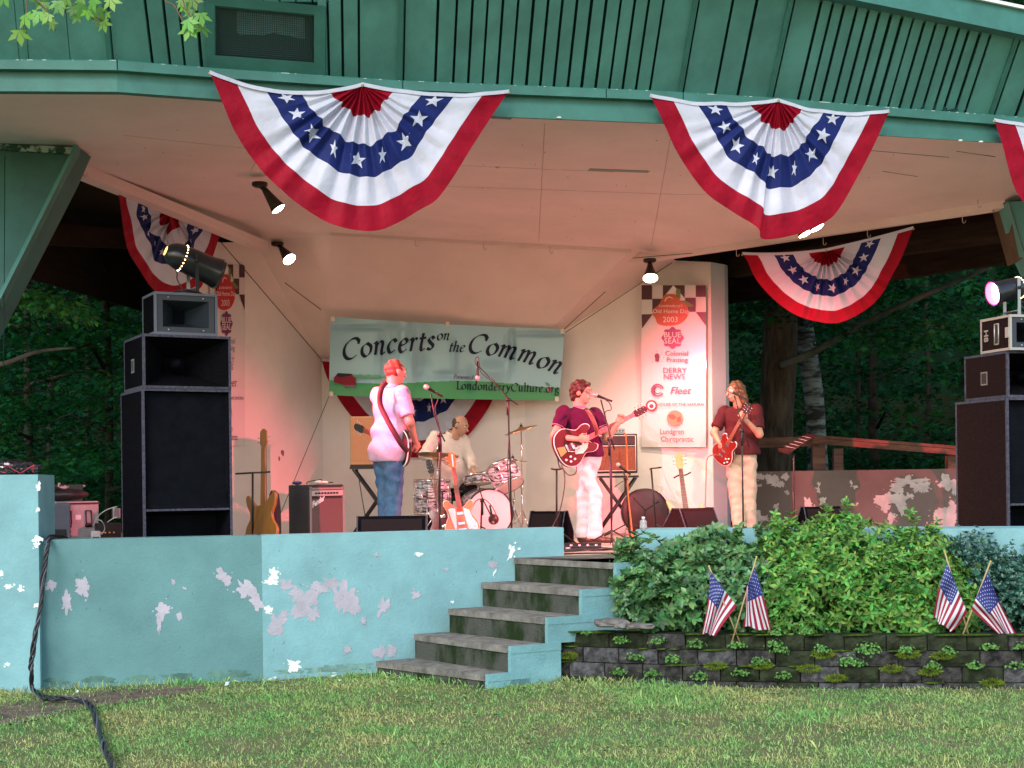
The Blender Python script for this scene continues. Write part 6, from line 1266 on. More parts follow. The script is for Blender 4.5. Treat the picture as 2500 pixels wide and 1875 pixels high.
# ---- guitars
def mirror(h): return h + [(-x, y) for x, y in h[::-1][1:] if abs(x) > 1e-6]
OUT = {
 'hollow': mirror([(0, 0), (.09, .008), (.165, .05), (.200, .13), (.185, .20), (.145, .26), (.128, .30), (.140, .345), (.150, .385), (.140, .43), (.105, .455), (.075, .43), (.06, .40), (.035, .385), (0, .385)]),
 'thin335': mirror([(0, 0), (.09, .010), (.155, .05), (.190, .12), (.175, .19), (.135, .25), (.125, .29), (.135, .33), (.142, .37), (.125, .41), (.09, .42), (.065, .39), (.035, .375), (0, .375)]),
 'ric': [(0, 0), (.09, .01), (.155, .05), (.185, .12), (.175, .20), (.135, .27), (.125, .31), (.15, .37), (.155, .42), (.12, .44), (.075, .40), (.035, .37), (-.03, .37), (-.07, .41), (-.115, .46), (-.155, .46), (-.165, .41), (-.135, .33), (-.13, .28), (-.165, .21), (-.185, .13), (-.155, .05), (-.09, .01)],
 'wave': [(0, 0), (.08, .01), (.15, .05), (.175, .12), (.155, .20), (.12, .26), (.125, .31), (.165, .36), (.185, .44), (.14, .40), (.09, .37), (.035, .355), (-.03, .36), (-.08, .39), (-.13, .45), (-.185, .50), (-.17, .42), (-.135, .33), (-.125, .27), (-.155, .20), (-.175, .12), (-.15, .05), (-.08, .01)],
 'bass': [(0, 0), (.08, .0), (.14, .03), (.175, .10), (.16, .19), (.125, .26), (.13, .33), (.16, .40), (.17, .47), (.14, .49), (.105, .44), (.07, .40), (.035, .385), (-.03, .39), (-.06, .42), (-.10, .47), (-.135, .50), (-.155, .47), (-.145, .39), (-.115, .31), (-.125, .24), (-.17, .16), (-.165, .08), (-.12, .02)],
}
def guitar(name, label, bottom, head, normal, style, cols, length=1.0, cat='guitar', group=None, opts=()):
    """bottom, head: world points of the strap end and of the headstock tip"""
    bot, hd = V(bottom), V(head); y = (hd - bot).normalized(); z = V(normal); z = (z - y * z.dot(y)).normalized(); x = y.cross(z); s_ = (hd - bot).length / length
    M = Matrix(((x.x, y.x, z.x), (x.y, y.y, z.y), (x.z, y.z, z.z))); t = thing(name, label, cat, bot, 0, group); t.rotation_euler = M.to_euler(); t.scale = (s_, s_, s_)
    bodyc, edgec, neckc, fretc, headc = cols; th = .045 if style not in ('hollow', 'ric') else .06
    o = [(p.x, p.y) for p in smooth_path([V((a, b, 0)) for a, b in OUT[style] + OUT[style][:1]], 3)[:-1]]; n_ = len(o); cx, cy = 0, .2
    mb = MB(); vs = []; rings = [(-th / 2, .96), (-th / 2 + .006, 1), (th / 2 - .006, 1), (th / 2, .965)]
    for zz, k in rings: vs += [(cx + (a - cx) * k, cy + (b - cy) * k, zz) for a, b in o]
    mb.add(vs, [(r_ * n_ + i, r_ * n_ + (i + 1) % n_, (r_ + 1) * n_ + (i + 1) % n_, (r_ + 1) * n_ + i) for r_ in (1,) for i in range(n_)], edgec, True)
    mb.add(vs, [(r_ * n_ + i, r_ * n_ + (i + 1) % n_, (r_ + 1) * n_ + (i + 1) % n_, (r_ + 1) * n_ + i) for r_ in (0, 2) for i in range(n_)], WHITE if 'binding' in opts else bodyc, True)
    mb.add(vs, [list(range(n_))[::-1], [3 * n_ + i for i in range(n_)]], bodyc); mb.build('body', t)
    nl = length - .175; mb = MB(); mb.slab([(-.028, .33, th / 2 - .004), (.028, .33, th / 2 - .004), (.021, nl, th / 2 - .004), (-.021, nl, th / 2 - .004)], (0, 0, .012), fretc); mb.slab([(-.026, .36, th / 2 - .02), (.026, .36, th / 2 - .02), (.02, nl, th / 2 - .02), (-.02, nl, th / 2 - .02)], (0, 0, .016), neckc)
    for k in range(14):
        yy = nl - (nl - .36) * (1 - .5 ** (k / 7.0)) * 1.3
        if yy > .34: mb.box((0, yy, th / 2 + .0085), (.044, .002, .002), STEEL)
    mb.build('neck', t); mb = MB(); hz = th / 2 - .016
    mb.slab([(-.022, nl, hz), (.022, nl, hz), (.038, nl + .035, hz), (.034, nl + .15, hz), (.012, nl + .172, hz), (-.012, nl + .172, hz), (-.034, nl + .15, hz), (-.038, nl + .035, hz)], (0, 0, .016), headc)
    hs = mb.build('headstock', t); mb = MB()
    for k in range(3 if style != 'bass' else 2):
        for sd in (-1, 1): yy = nl + .05 + k * .04; mb.tube([(sd * .036, yy, hz + .008), (sd * .055, yy, hz + .008)], .003, CHROME, 5); mb.ball((sd * .062, yy, hz + .008), (.008, .006, .006), CHROME, 8, 6); mb.lathe([(.001, .008), (.005, .008), (.005, 0)], (sd * .022, yy, hz + .016), (0, 0, 1), CHROME, 8)
    mb.build('tuners', hs); f = th / 2
    if style != 'bass' or True:
        mb = MB()
        for yy in ((.30, .19) if style != 'wave' else (.31, .25)): mb.bbox((0, yy, f + .004), (.072, .03, .012), CHROME if style != 'bass' else BLACK, .003)
        mb.build('pickup', t); mb = MB(); mb.box((0, .12, f + .008), (.08, .02, .014), CHROME); 
        if 'tailpiece' in opts: mb.slab([(-.05, .02, f + .006), (.05, .02, f + .006), (.03, .10, f + .012), (-.03, .10, f + .012)], (0, 0, .003), mat('gold_plate', (.45, .30, .12), .3, metal=.9)); mb.tube([(.03, .11, f + .02), (.06, .17, f + .035), (.05, .24, f + .035)], .005, CHROME, 6)
        mb.build('bridge', t); mb = MB()
        for a, b in ((.10, .06), (.135, .10), (.09, .12), (.13, .15)): mb.lathe([(.001, .014), (.010, .013), (.012, 0)], (a, b, f), (0, 0, 1), WHITE if 'binding' in opts else BLACK, 12)
        mb.build('knob', t); mb = MB()
        for k in range(6): u = (k - 2.5) * .0085; mb.tube([(u * 1.2, .11, f + .018), (u * .8, nl, f + .010)], .0009, STEEL, 3)
        mb.build('strings', t)
    if 'guard' in opts: mb = MB(); mb.slab([(.03, .20, f + .002), (.09, .18, f + .002), (.115, .26, f + .002), (.085, .33, f + .002), (.04, .36, f + .002), (.036, .30, f + .002)], (0, 0, .003), mat('pale_guard', (.55, .62, .50), .4)); mb.build('pickguard', t)
    if 'ricguard' in opts:
        mb = MB(); mb.slab([(.04, .36, f + .001), (.10, .33, f + .001), (.12, .25, f + .001), (.165, .17, f + .001), (.165, .09, f + .001), (.12, .045, f + .001), (.08, .06, f + .001), (.06, .15, f + .001), (.042, .28, f + .001)], (0, 0, .003), WHITE)
        mb.slab([(-.045, .36, f + .001), (-.09, .37, f + .001), (-.12, .36, f + .001), (-.10, .25, f + .001), (-.07, .12, f + .001), (-.055, .15, f + .001), (-.045, .30, f + .001)], (0, 0, .003), WHITE); mb.build('pickguard', t)
        mb = MB(); mb.slab([(-.006, nl + .01, hz + .0165), (.006, nl + .01, hz + .0165), (.014, nl + .15, hz + .0165), (-.004, nl + .15, hz + .0165)], (0, 0, .002), WHITE); mb.build('rod_cover', hs)
    if 'fholes' in opts:
        mb = MB()
        for sd in (-1, 1): mb.tube(smooth_path([(sd * .10, .12, f), (sd * .115, .15, f + .0008), (sd * .105, .19, f + .0008), (sd * .12, .23, f)], 4), .003, BLACK, 5)
        mb.build('sound_hole', t)
    return t
CHERRY = mat('cherry_red_gloss', (.20, .008, .006), .2, .2, 5, coat=.7); CHERRYD = mat('dark_cherry_gloss', (.085, .002, .002), .3, .2, 5, coat=.2, spec=.2); FIRE = mat('fireglo', (.55, .06, .01), .2, col2=(.80, .30, .06), thr=(.35, .65), scale=3, coat=.7); SUNB = mat('sunburst_dark', (.03, .012, .006), .25, coat=.6)
NATW = mat('natural_wood_gloss', (.30, .13, .02), .3, .2, 6, coat=.4, stretch=(3, .4, 1)); MAPL = mat('pale_maple', (.75, .42, .16), .3, .1, 6, coat=.4); ROSE = mat('rosewood', (.10, .035, .02), .5); NECKR = mat('neck_mahogany', (.16, .04, .015), .35); REDB = mat('rosewood_lit', (.30, .07, .03), .4)
gs = 'guitars and bass resting on stands'
guitar('electric_guitar', 'big dark red hollow body guitar slung on the man in the purple shirt', P(1357, 1108, 14.30), P(1577, 997, 14.72), (.36, -.93, .08), 'hollow', (CHERRYD, CHERRYD, NECKR, REDB, mat('dark_headstock', (.012, .008, .006), .5, spec=.2)), 1.13, opts=('binding', 'tailpiece', 'guard', 'fholes'))
guitar('electric_guitar', 'cherry red guitar held upright by the long haired man', P(1755, 1128, 16.42), P(1833, 984, 16.02), (-.62, -.75, .1), 'thin335', (CHERRY, CHERRY, NECKR, REDB, BLACK), 1.0, opts=('binding', 'fholes'))
gb = P(1001, 1103, 13.62); guitar('electric_guitar', 'dark sunburst guitar seen edge on at the hip of the man in the pink shirt', gb, gb + V((-.62, .72, .28)) * 1.0, (.74, .66, .1), 'thin335', (SUNB, SUNB, NECKR, ROSE, BLACK), 1.0, opts=('binding',))
guitar('electric_guitar', 'orange red guitar with white pickguards leaning in front of the bass drum', P(1133, 1322, 15.0), P(1101, 1106, 15.3), (.10, -.98, .15), 'ric', (FIRE, FIRE, NECKR, REDB, FIRE), .99, group=gs, opts=('ricguard', 'binding'))
guitar('electric_guitar', 'dark red guitar with black headstock leaning by the floor tom', P(1096, 1326, 15.35), P(1046, 1122, 15.6), (-.10, -.97, .15), 'thin335', (CHERRY, CHERRY, NECKR, REDB, BLACK), .99, group=gs)
guitar('bass_guitar', 'brown wooden bass on a stand turned with its back to the lawn', P(640, 1334, 13.5), P(642, 1046, 13.75), (.38, .92, .1), 'bass', (NATW, NATW, NATW, ROSE, NATW), 1.12, 'bass guitar', group=gs)
guitar('electric_guitar', 'pale natural guitar with pointed horns on a stand by the right shell wall', P(1686, 1335, 15.0), P(1656, 1106, 15.3), (-.05, -.98, .15), 'wave', (MAPL, MAPL, MAPL, REDB, MAPL), .99, group=gs)
# instrument bag beside the bass
c = B(664, 13.75, FLOOR); t = thing('instrument_case', 'narrow dark purple instrument case standing behind the brown bass', 'case', c); mb = MB(); PCS = mat('purple_case', (.06, .015, .035), .5)
mb.slab([(-.035, .06, .02), (.045, .06, .02), (.04, .06, .42), (.025, .06, .56), (-.01, .06, .60), (-.03, .06, .56), (-.03, .06, .42)], (0, .25, 0), PCS); mb.build('shell', t); mb = MB(); mb.bbox((.12, .1, .03), (.16, .2, .06), PCS, .01); mb.build('foot_block', t)
def gstand(label, px, d, topy, hook=None, tx=None):
    b = B(px, d, FLOOR); top = P(tx or px, topy, d); t = thing('guitar_stand', label, 'guitar stand', b, 0, 'guitar stands'); mb = MB(); mb.tube([b + V((0, 0, .08)), top], .010, METB, 8); mb.build('pole', t, True)
    for k in range(3): mb = MB(); a = k * 2.09 + .4; mb.tube([b + V((0, 0, .16)), b + V((math.cos(a) * .22, math.sin(a) * .2, .012))], .009, METB, 6); mb.build('leg', t, True)
    mb = MB(); h = hook or [(-.05, 0), (.05, .0)]; mb.tube([top + V((a, -.02, z)) for a, z in h], .009, METB, 6); mb.build('neck_yoke', t, True); return t
t = gstand('thin stand with a wide cross bar beside the brown bass', 617, 13.55, 1155, [(-.16, -.005), (.17, .01)])
gstand('empty guitar stand between the drums and the singer', 1359, 14.6, 1146, [(-.06, .01), (-.03, 0), (.03, 0), (.06, .01)])
gstand('empty guitar stand leaning in front of the round drum case', 1603, 15.6, 1146, [(-.02, .0), (.0, .01), (.11, .02)], 1590)
gstand('guitar stand holding the pale natural guitar', 1690, 15.5, 1160, [(-.09, -.03), (-.03, 0), (.04, 0), (.10, .03)], 1664)
gstand('guitar stand holding the orange red guitar', 1118, 15.5, 1200)
gstand('guitar stand holding the dark red guitar by the floor tom', 1080, 15.8, 1200)
# ---- music stand
b = B(1938, 15.6, FLOOR); t = thing('music_stand', 'dark red music stand with tilted slotted desk', 'music stand', b); MSM = mat('dark_red_metal', (.07, .012, .015), .4, metal=.3); mb = MB(); mb.tube([b + V((0, 0, .05)), P(1938, 1110, 15.6)], .010, MSM, 8); mb.tube([b + V((0, 0, .1)), P(1937, 1200, 15.6)], .014, MSM, 8); mb.build('pole', t, True)
mb = MB(); q = [P(1899, 1101, 15.5), P(1925, 1108, 15.45), P(1992, 1062, 15.9), P(1972, 1058, 16.0)]; mb.slab(q, V((.0, .004, -.006)), MSM)
for k in range(5): u = .25 + k * .14; a = q[0].lerp(q[3], u); c_ = q[1].lerp(q[2], u); mb.tube([a + V((.0, -.006, .004)), c_ + V((0, -.006, .004))], .004, ALU, 4)
mb.build('desk', t, True); mb = MB(); mb.slab([q[0], q[1], q[1] + V((0, -.05, .03)), q[0] + V((0, -.05, .03))], V((0, 0, .004)), MSM); mb.build('ledge', t, True)
for k in range(3): mb = MB(); a = k * 2.09; mb.tube([b + V((0, 0, .12)), b + V((math.cos(a) * .25, math.sin(a) * .25, .012))], .009, MSM, 6); mb.build('leg', t, True)
# ---- rail fence behind the low wall
b = B(2000, 19.2, 0); t = thing('rail_fence', 'brown wooden rail fence behind the low rear wall', 'fence', (b.x, b.y, 0)); WOOD = mat('weathered_rail', (.22, .10, .07), .75, .35, 5, .4, 30, stretch=(.4, 1, 4))
for x, y0, d, wd in ((2000, 1070, 19.1, .17), (2048, 1095, 19.6, .13), (1800, 1080, 19.6, .13), (2330, 1100, 17.9, .15)):
    top = P(x, y0, d); mb = MB(); mb.box((top.x, top.y + .08, (top.z + .0) / 2), (wd, .12, top.z), WOOD); mb.build('post', t, True)
def rail(a, b_, h, th): mb = MB(); a, b_ = V(P(*a)), V(P(*b_)); strip(mb, a, b_, th, h, WOOD); mb.build('rail', t, True)
rail((1790, 1083, 19.6), (2002, 1077, 19.0), .13, .06); rail((1985, 1065, 18.98), (2400, 1097, 17.6), .035, .16); rail((1985, 1076, 18.95), (2400, 1109, 17.5), .07, .05)
# ---- cases and clutter at the left
CS = mat('grey_fibre_case', (.40, .36, .37), .6, .12, 9); CSD = mat('dark_grey_case', (.09, .09, .12), .6, .12, 9)
psi = R(50); c = corner(139, 13.3, .46, .34, psi); t = thing('flight_case', 'pale travel case with two latches and handwritten C2 behind the left wall', 'case', c, psi); mb = MB(); mb.bbox((0, 0, .26), (.46, .34, .52), CS, .012); mb.build('box_body', t)
for x in (-.11, .11): mb = MB(); mb.tube([(x - .03, -.178, .43), (x - .03, -.185, .31), (x + .03, -.185, .31), (x + .03, -.178, .43), (x - .03, -.178, .43)], .007, METB, 6); mb.box((x, -.174, .29), (.07, .012, .03), METB); mb.build('latch', t)
mb = MB(); mb.box((0, -.172, .37), (.06, .004, .045), WHITE); mb.build('sticker', t); mb = MB(); put_text(mb, 'C2', lambda u, v: V((-.13 + u, -.1735, .19 + v)), METB, 0, 0, .10); mb.build('marking', t)
mb = MB(); mb.box((0, 0, .50), (.475, .355, .015), METB); mb.build('lid_seam', t)
c = corner(100, 13.2, .3, .3, R(20)) + V((-.1, 0, 0)); t = thing('equipment_case', 'dark grey equipment case behind the end of the left wall pier', 'case', c, R(20)); mb = MB(); mb.bbox((0, 0, .255), (.42, .34, .50), CSD, .012); mb.build('box_body', t); mb = MB(); mb.bbox((.12, -.175, .2), (.10, .02, .13), METB, .005); mb.build('handle', t)
c = B(150, 13.55, 1.455); t = thing('cable_bag', 'dark red lit bag lying on the cases at the left', 'bag', c); mb = MB(); mb.ball((0, 0, .05), (.26, .16, .06), mat('dark_bag', (.03, .015, .018), .5, .3, 12, .8, 12), 20, 10); mb.ball((-.12, 0, .1), (.07, .06, .05), METB, 12, 8); mb.build('bag_body', t); mb = MB(); mb.tube(smooth_path([(-.2, -.05, .08), (-.1, -.1, .14), (.05, -.1, .1), (.18, -.05, .08)], 5), .01, CABLE, 6); mb.build('strap', t)
c = B(234, 13.4, FLOOR); t = thing('power_box', 'small pale box with dark slots right of the travel case', 'power box', c, R(20)); mb = MB(); mb.bbox((0, 0, .12), (.085, .1, .24), CS, .008); mb.build('box_body', t); mb = MB()
for k in range(3): mb.box((0, -.052, .06 + k * .06), (.06, .004, .012), METB)
mb.build('slot', t)
c = B(268, 13.5, FLOOR); t = thing('equipment_rack', 'small black rack with lit connectors beside the left speaker stack', 'rack', c, R(25)); mb = MB(); mb.bbox((0, .1, .16), (.22, .2, .30), METB, .006); mb.build('box_body', t); mb = MB()
for k in range(14): mb.lathe([(.001, .02), (.008, .018), (.009, 0)], (-.08 + (k % 5) * .04, 0, .08 + (k // 5) * .07), (0, -1, 0), mat('connector_brass', (.6, .35, .1), .3, metal=.7), 8)
mb.build('connector', t); mb = MB(); mb.bbox((.08, .1, .40), (.07, .08, .10), STEEL, .01); mb.build('meter', t)
o = MB(); o.tube(smooth_path([P(228, 1285, 13.3), P(240, 1260, 13.3), P(262, 1244, 13.3), P(286, 1237, 13.3)], 6), .005, ALU, 5); o.tube(smooth_path([P(232, 1268, 13.3), P(248, 1272, 13.25), P(256, 1290, 13.3), P(248, 1305, 13.3)], 6), .005, ALU, 5); o.tube(smooth_path([P(262, 1275, 13.3), P(276, 1266, 13.3), P(288, 1262, 13.3)], 6), .005, ALU, 5)
o = o.build('loose_wires'); tag(o, 'loose pale wires arching between the travel case and the rack', 'wires')
# bundle of gear on the pier top
c = B(30, 11.2, 1.685); t = thing('gear_bundle', 'crumpled shiny black bag of cables on top of the left wall pier', 'bag', c); mb = MB(); GB = mat('shiny_black_bag', (.02, .012, .02), .12, .3, 10, 1.0, 10, coat=.8); vs = []; nu, nv = 40, 14
for i in range(nv + 1):
    a = math.pi * i / nv
    for k in range(nu):
        b_ = 2 * math.pi * k / nu; p = V((math.sin(a) * math.cos(b_), math.sin(a) * math.sin(b_), math.cos(a))); r = 1 + .3 * mn.noise(p * 2.3) + .15 * mn.noise(p * 7); vs.append((p.x * .24 * r - .02, p.y * .14 * r, max(0, .05 + p.z * .06 * r)))
mb.add(vs, [(i * nu + k, (i + 1) * nu + k, (i + 1) * nu + (k + 1) % nu, i * nu + (k + 1) % nu) for i in range(nv) for k in range(nu)], GB, False); mb.build('bag_body', t); mb = MB()
for k in range(7): mb.tube(smooth_path([(-.25 + .06 * k, -.12, .01), (-.2 + .07 * k, -.14, .07 + .01 * (k % 3)), (-.1 + .05 * k, -.13, .04), (.0 + .035 * k, -.12, .01)], 5), .005, CABLE if k % 3 else mat('red_lead', (.35, .02, .03), .4), 6)
mb.build('lead', t)
# ---- cable bundle over the wall and across the lawn
pth = [P(160, 1316, 11.7), P(128, 1312, 11.3), P(119, 1322, 11.05), P(112, 1370, 10.98), P(104, 1420, 10.96), P(98, 1480, 10.93), P(88, 1540, 10.9), P(80, 1600, 10.88), P(76, 1640, 10.85)]
gpx = [(78, 1680), (98, 1697), (130, 1706), (170, 1705), (205, 1712), (228, 1732), (238, 1765), (246, 1800), (256, 1835), (272, 1862), (286, 1900), (300, 1960)]
pth += [AZ(x, y, .045) for x, y in gpx]; pth = smooth_path(pth, 8); t = thing('cable_bundle', 'black twisted cable bundle hanging over the left wall and snaking over the grass', 'cable', AZ(80, 1680, .04)); n_ = len(pth)
for k in range(4):
    mb = MB(); q = []
    for i, p in enumerate(pth):
        ph = i * .42 + k * math.pi / 2 + .5 * math.sin(i * .3); ampl = .011 + .006 * math.sin(i * .23 + k); tdir = (pth[min(i + 1, n_ - 1)] - pth[max(i - 1, 0)]).normalized(); u = tdir.orthogonal().normalized(); w_ = tdir.cross(u)
        if i > 64: ampl *= 1.15
        q.append(p + (u * math.cos(ph) + w_ * math.sin(ph)) * ampl)
    mb.tube(q, .0085 if k < 3 else .006, CABLE if k != 3 else mat('grey_cable', (.09, .09, .12), .5), 7); mb.build('cable', t, True)
# ---- clutter in the stage opening
c = B(1425, 13.6, FLOOR); t = thing('pedalboard', 'long black pedalboard marked 100 at the feet of the singer', 'pedalboard', c, R(-3)); mb = MB(); mb.slab([(-.25, -.12, 0), (.17, -.12, 0), (.17, -.12, .035), (-.25, -.12, .035)], (0, .22, .0), METB); mb.slab([(-.25, .05, .035), (.17, .05, .035), (.17, .05, .06), (-.25, .05, .06)], (0, .05, 0), METB); mb.build('box_body', t); mb = MB()
for k in range(5): mb.lathe([(.001, .018), (.012, .016), (.014, 0)], (-.2 + k * .08, -.02, .035), (0, 0, 1), STEEL, 10)
mb.build('foot_switch', t); mb = MB(); put_text(mb, '100', lambda u, v: V((-.15 + u, -.1215, .006 + v)), WHITE, 0, 0, .032, bold=.001); mb.build('marking', t)
c = B(1538, 13.5, FLOOR); t = thing('power_strip', 'dark power strip with white plugs at the right side of the stage opening', 'power strip', c, R(5)); mb = MB(); mb.bbox((0, 0, .02), (.26, .07, .04), METB, .008); mb.build('box_body', t)
for x in (-.06, -.01, .04): mb = MB(); mb.bbox((x, 0, .065), (.025, .03, .05), WHITE, .005); mb.build('plug', t)
def cab(name, label, pts, r, m, cat='cable'):
    mb = MB(); mb.tube(smooth_path([V(p) for p in pts], 6), r, m, 6); o = mb.build(name); tag(o, label, cat); return o
fz = FLOOR + .006
def fp(x, d, z=fz): return B(x, d, z)
cab('stage_cable', 'thin black cable lying straight across the stage opening', [fp(1375, 12.75), fp(1420, 12.80), fp(1490, 12.78), fp(1570, 12.7)], .007, CABLE)
for k in range(6):
    pts = [fp(1372 + random.uniform(0, 8), 13.1 + k * .07)]
    for x in (1420, 1450, 1480, 1510, 1540, 1565): pts.append(fp(x, 13.15 + k * .06 + random.uniform(-.12, .12), fz + random.uniform(0, .02)))
    cab('stage_cable', 'black cable looping over the pedalboard area in the stage opening, %s from the front' % ordw[k], pts, .006, CABLE)
OR = mat('orange_cable', (.60, .13, .015), .5); cab('orange_cable', 'orange cable hanging from the brown grille amplifier to the floor', [P(1522, 1058, 16.8), P(1528, 1064, 16.75), P(1531, 1120, 16.7), P(1533, 1200, 16.2), P(1540, 1270, 15.0), P(1543, 1310, 14.2), P(1540, 1338, 13.6)], .008, OR)
PK = mat('pale_red_cable', (.45, .14, .12), .5); cab('guitar_lead', 'pale red lead from the cherry red guitar down to the floor wedge', [P(1757, 1112, 16.3), P(1738, 1111, 16.1), P(1726, 1122, 15.9), P(1724, 1160, 15.7), P(1722, 1230, 15.3), P(1720, 1285, 14.8)], .007, PK)
cab('guitar_lead', 'dark lead hanging from the big red guitar to the floor', [P(1361, 1117, 14.3), P(1366, 1140, 14.28), P(1377, 1150, 14.25), P(1378, 1190, 14.2), P(1366, 1250, 14.1), P(1350, 1285, 13.9), fp(1340, 13.7)], .006, CABLE)
cab('guitar_lead', 'short dark lead looping under the big red guitar to the trouser pocket', [P(1370, 1135, 14.2), P(1385, 1158, 14.15), P(1402, 1158, 14.15), P(1408, 1148, 14.2), P(1407, 1140, 14.3)], .005, CABLE)
cab('speaker_cable', 'thin dark cable hanging below the tan cabinet', [P(872, 1138, 16.2), P(878, 1180, 16.2), P(888, 1240, 16.1), P(898, 1290, 15.9)], .006, CABLE)
# bottle
c = B(1571, 12.25, 1.165); c = P(1571, 1293, 12.2); t = thing('water_bottle', 'small clear plastic bottle on the end of the right stage wall', 'bottle', V((c.x, c.y, 1.162))); mb = MB(); GL_ = mat('clear_plastic', (.62, .60, .62), .1, spec=.6); GL_.node_tree.nodes['Principled BSDF'].inputs['Transmission Weight'].default_value = .6
mb.lathe([(.001, 0), (.03, 0), (.032, .01), (.032, .03), (.029, .04), (.032, .05), (.03, .065), (.012, .082), (.012, .09)], (0, 0, 0), (0, 0, 1), GL_, 20); mb.build('bottle_body', t); mb = MB(); mb.lathe([(.014, .088), (.014, .102), (.001, .103)], (0, 0, 0), (0, 0, 1), WHITE, 14); mb.build('cap', t)
# ================================================================== people
SKIN = mat('skin', (.50, .28, .20), .5, .08, 12, sss=.1); SKINR = mat('skin_flushed', (.48, .23, .17), .5, .08, 12)
def clipf(prims, k, clips, noise=None):
    def f(X):
        D = sdf(prims, X, k)
        if noise: D = D + noise(X)
        for n_, c in clips: D = np.maximum(D, X @ np.array(n_, float) - c)
        return D
    return f
def bounds(prims, pad=.05):
    lo = np.array([1e9] * 3); hi = -lo
    for p in prims:
        if p[0] == 'c':
            for q, r in ((p[1], p[3]), (p[2], p[4])): lo = np.minimum(lo, q - r); hi = np.maximum(hi, q + r)
        else: r = p[2].max(); lo = np.minimum(lo, p[1] - r); hi = np.maximum(hi, p[1] + r)
    return lo - pad, hi + pad
def surf(name, groups, m, parent):
    vs, fs, o = [], [], 0
    for prims, k, clips, h, nz in groups:
        lo, hi = bounds(prims); v, f = isosurf(clipf(prims, k, clips, nz), lo, hi, h); vs.append(v); fs.append(f + o); o += len(v)
    return npmesh(name, np.concatenate(vs), np.concatenate(fs), [m], parent, True, world=False)
def nrm(v): v = np.array(v, float); return v / np.linalg.norm(v)
def hand(W, D, N, side, curl=.5, spread=.09, sc=1.0):
    """W wrist, D finger direction, N palm normal, side: +1 thumb towards D x N"""
    W = np.array(W, float); D = nrm(D); N = nrm(N - D * (np.array(N) @ D)); T = np.cross(D, N) * side; pr = [ell(W + D * .045 * sc, np.array([.046, .018, .040]) * sc, np.stack([D, N, T], 1)), cone(W, W + D * .03 * sc, .024 * sc, .024 * sc)]
    for i, (o, L_) in enumerate(((.030, .075), (.010, .083), (-.010, .078), (-.029, .060))):
        p = W + D * .082 * sc + T * o * sc; a = .15 + .08 * i; L_ *= sc; r = .0095 * sc
        for j, fr in enumerate((.45, .30, .25)):
            a += curl * (1.0 if j else .7); d = nrm(D * math.cos(a) + N * math.sin(a) + T * o * spread * 30 * .1); q = p + d * L_ * fr; pr.append(cone(p, q, r, r * .88)); p = q; r *= .9
    p = W + D * .03 * sc + T * .032 * sc; q = p + nrm(D * .7 + T * .55 + N * .45) * .036 * sc; pr += [cone(p, q, .013 * sc, .011 * sc), cone(q, q + nrm(D * .8 + N * .5 * (curl + .3) + T * .1) * .032 * sc, .011 * sc, .009 * sc)]
    return pr
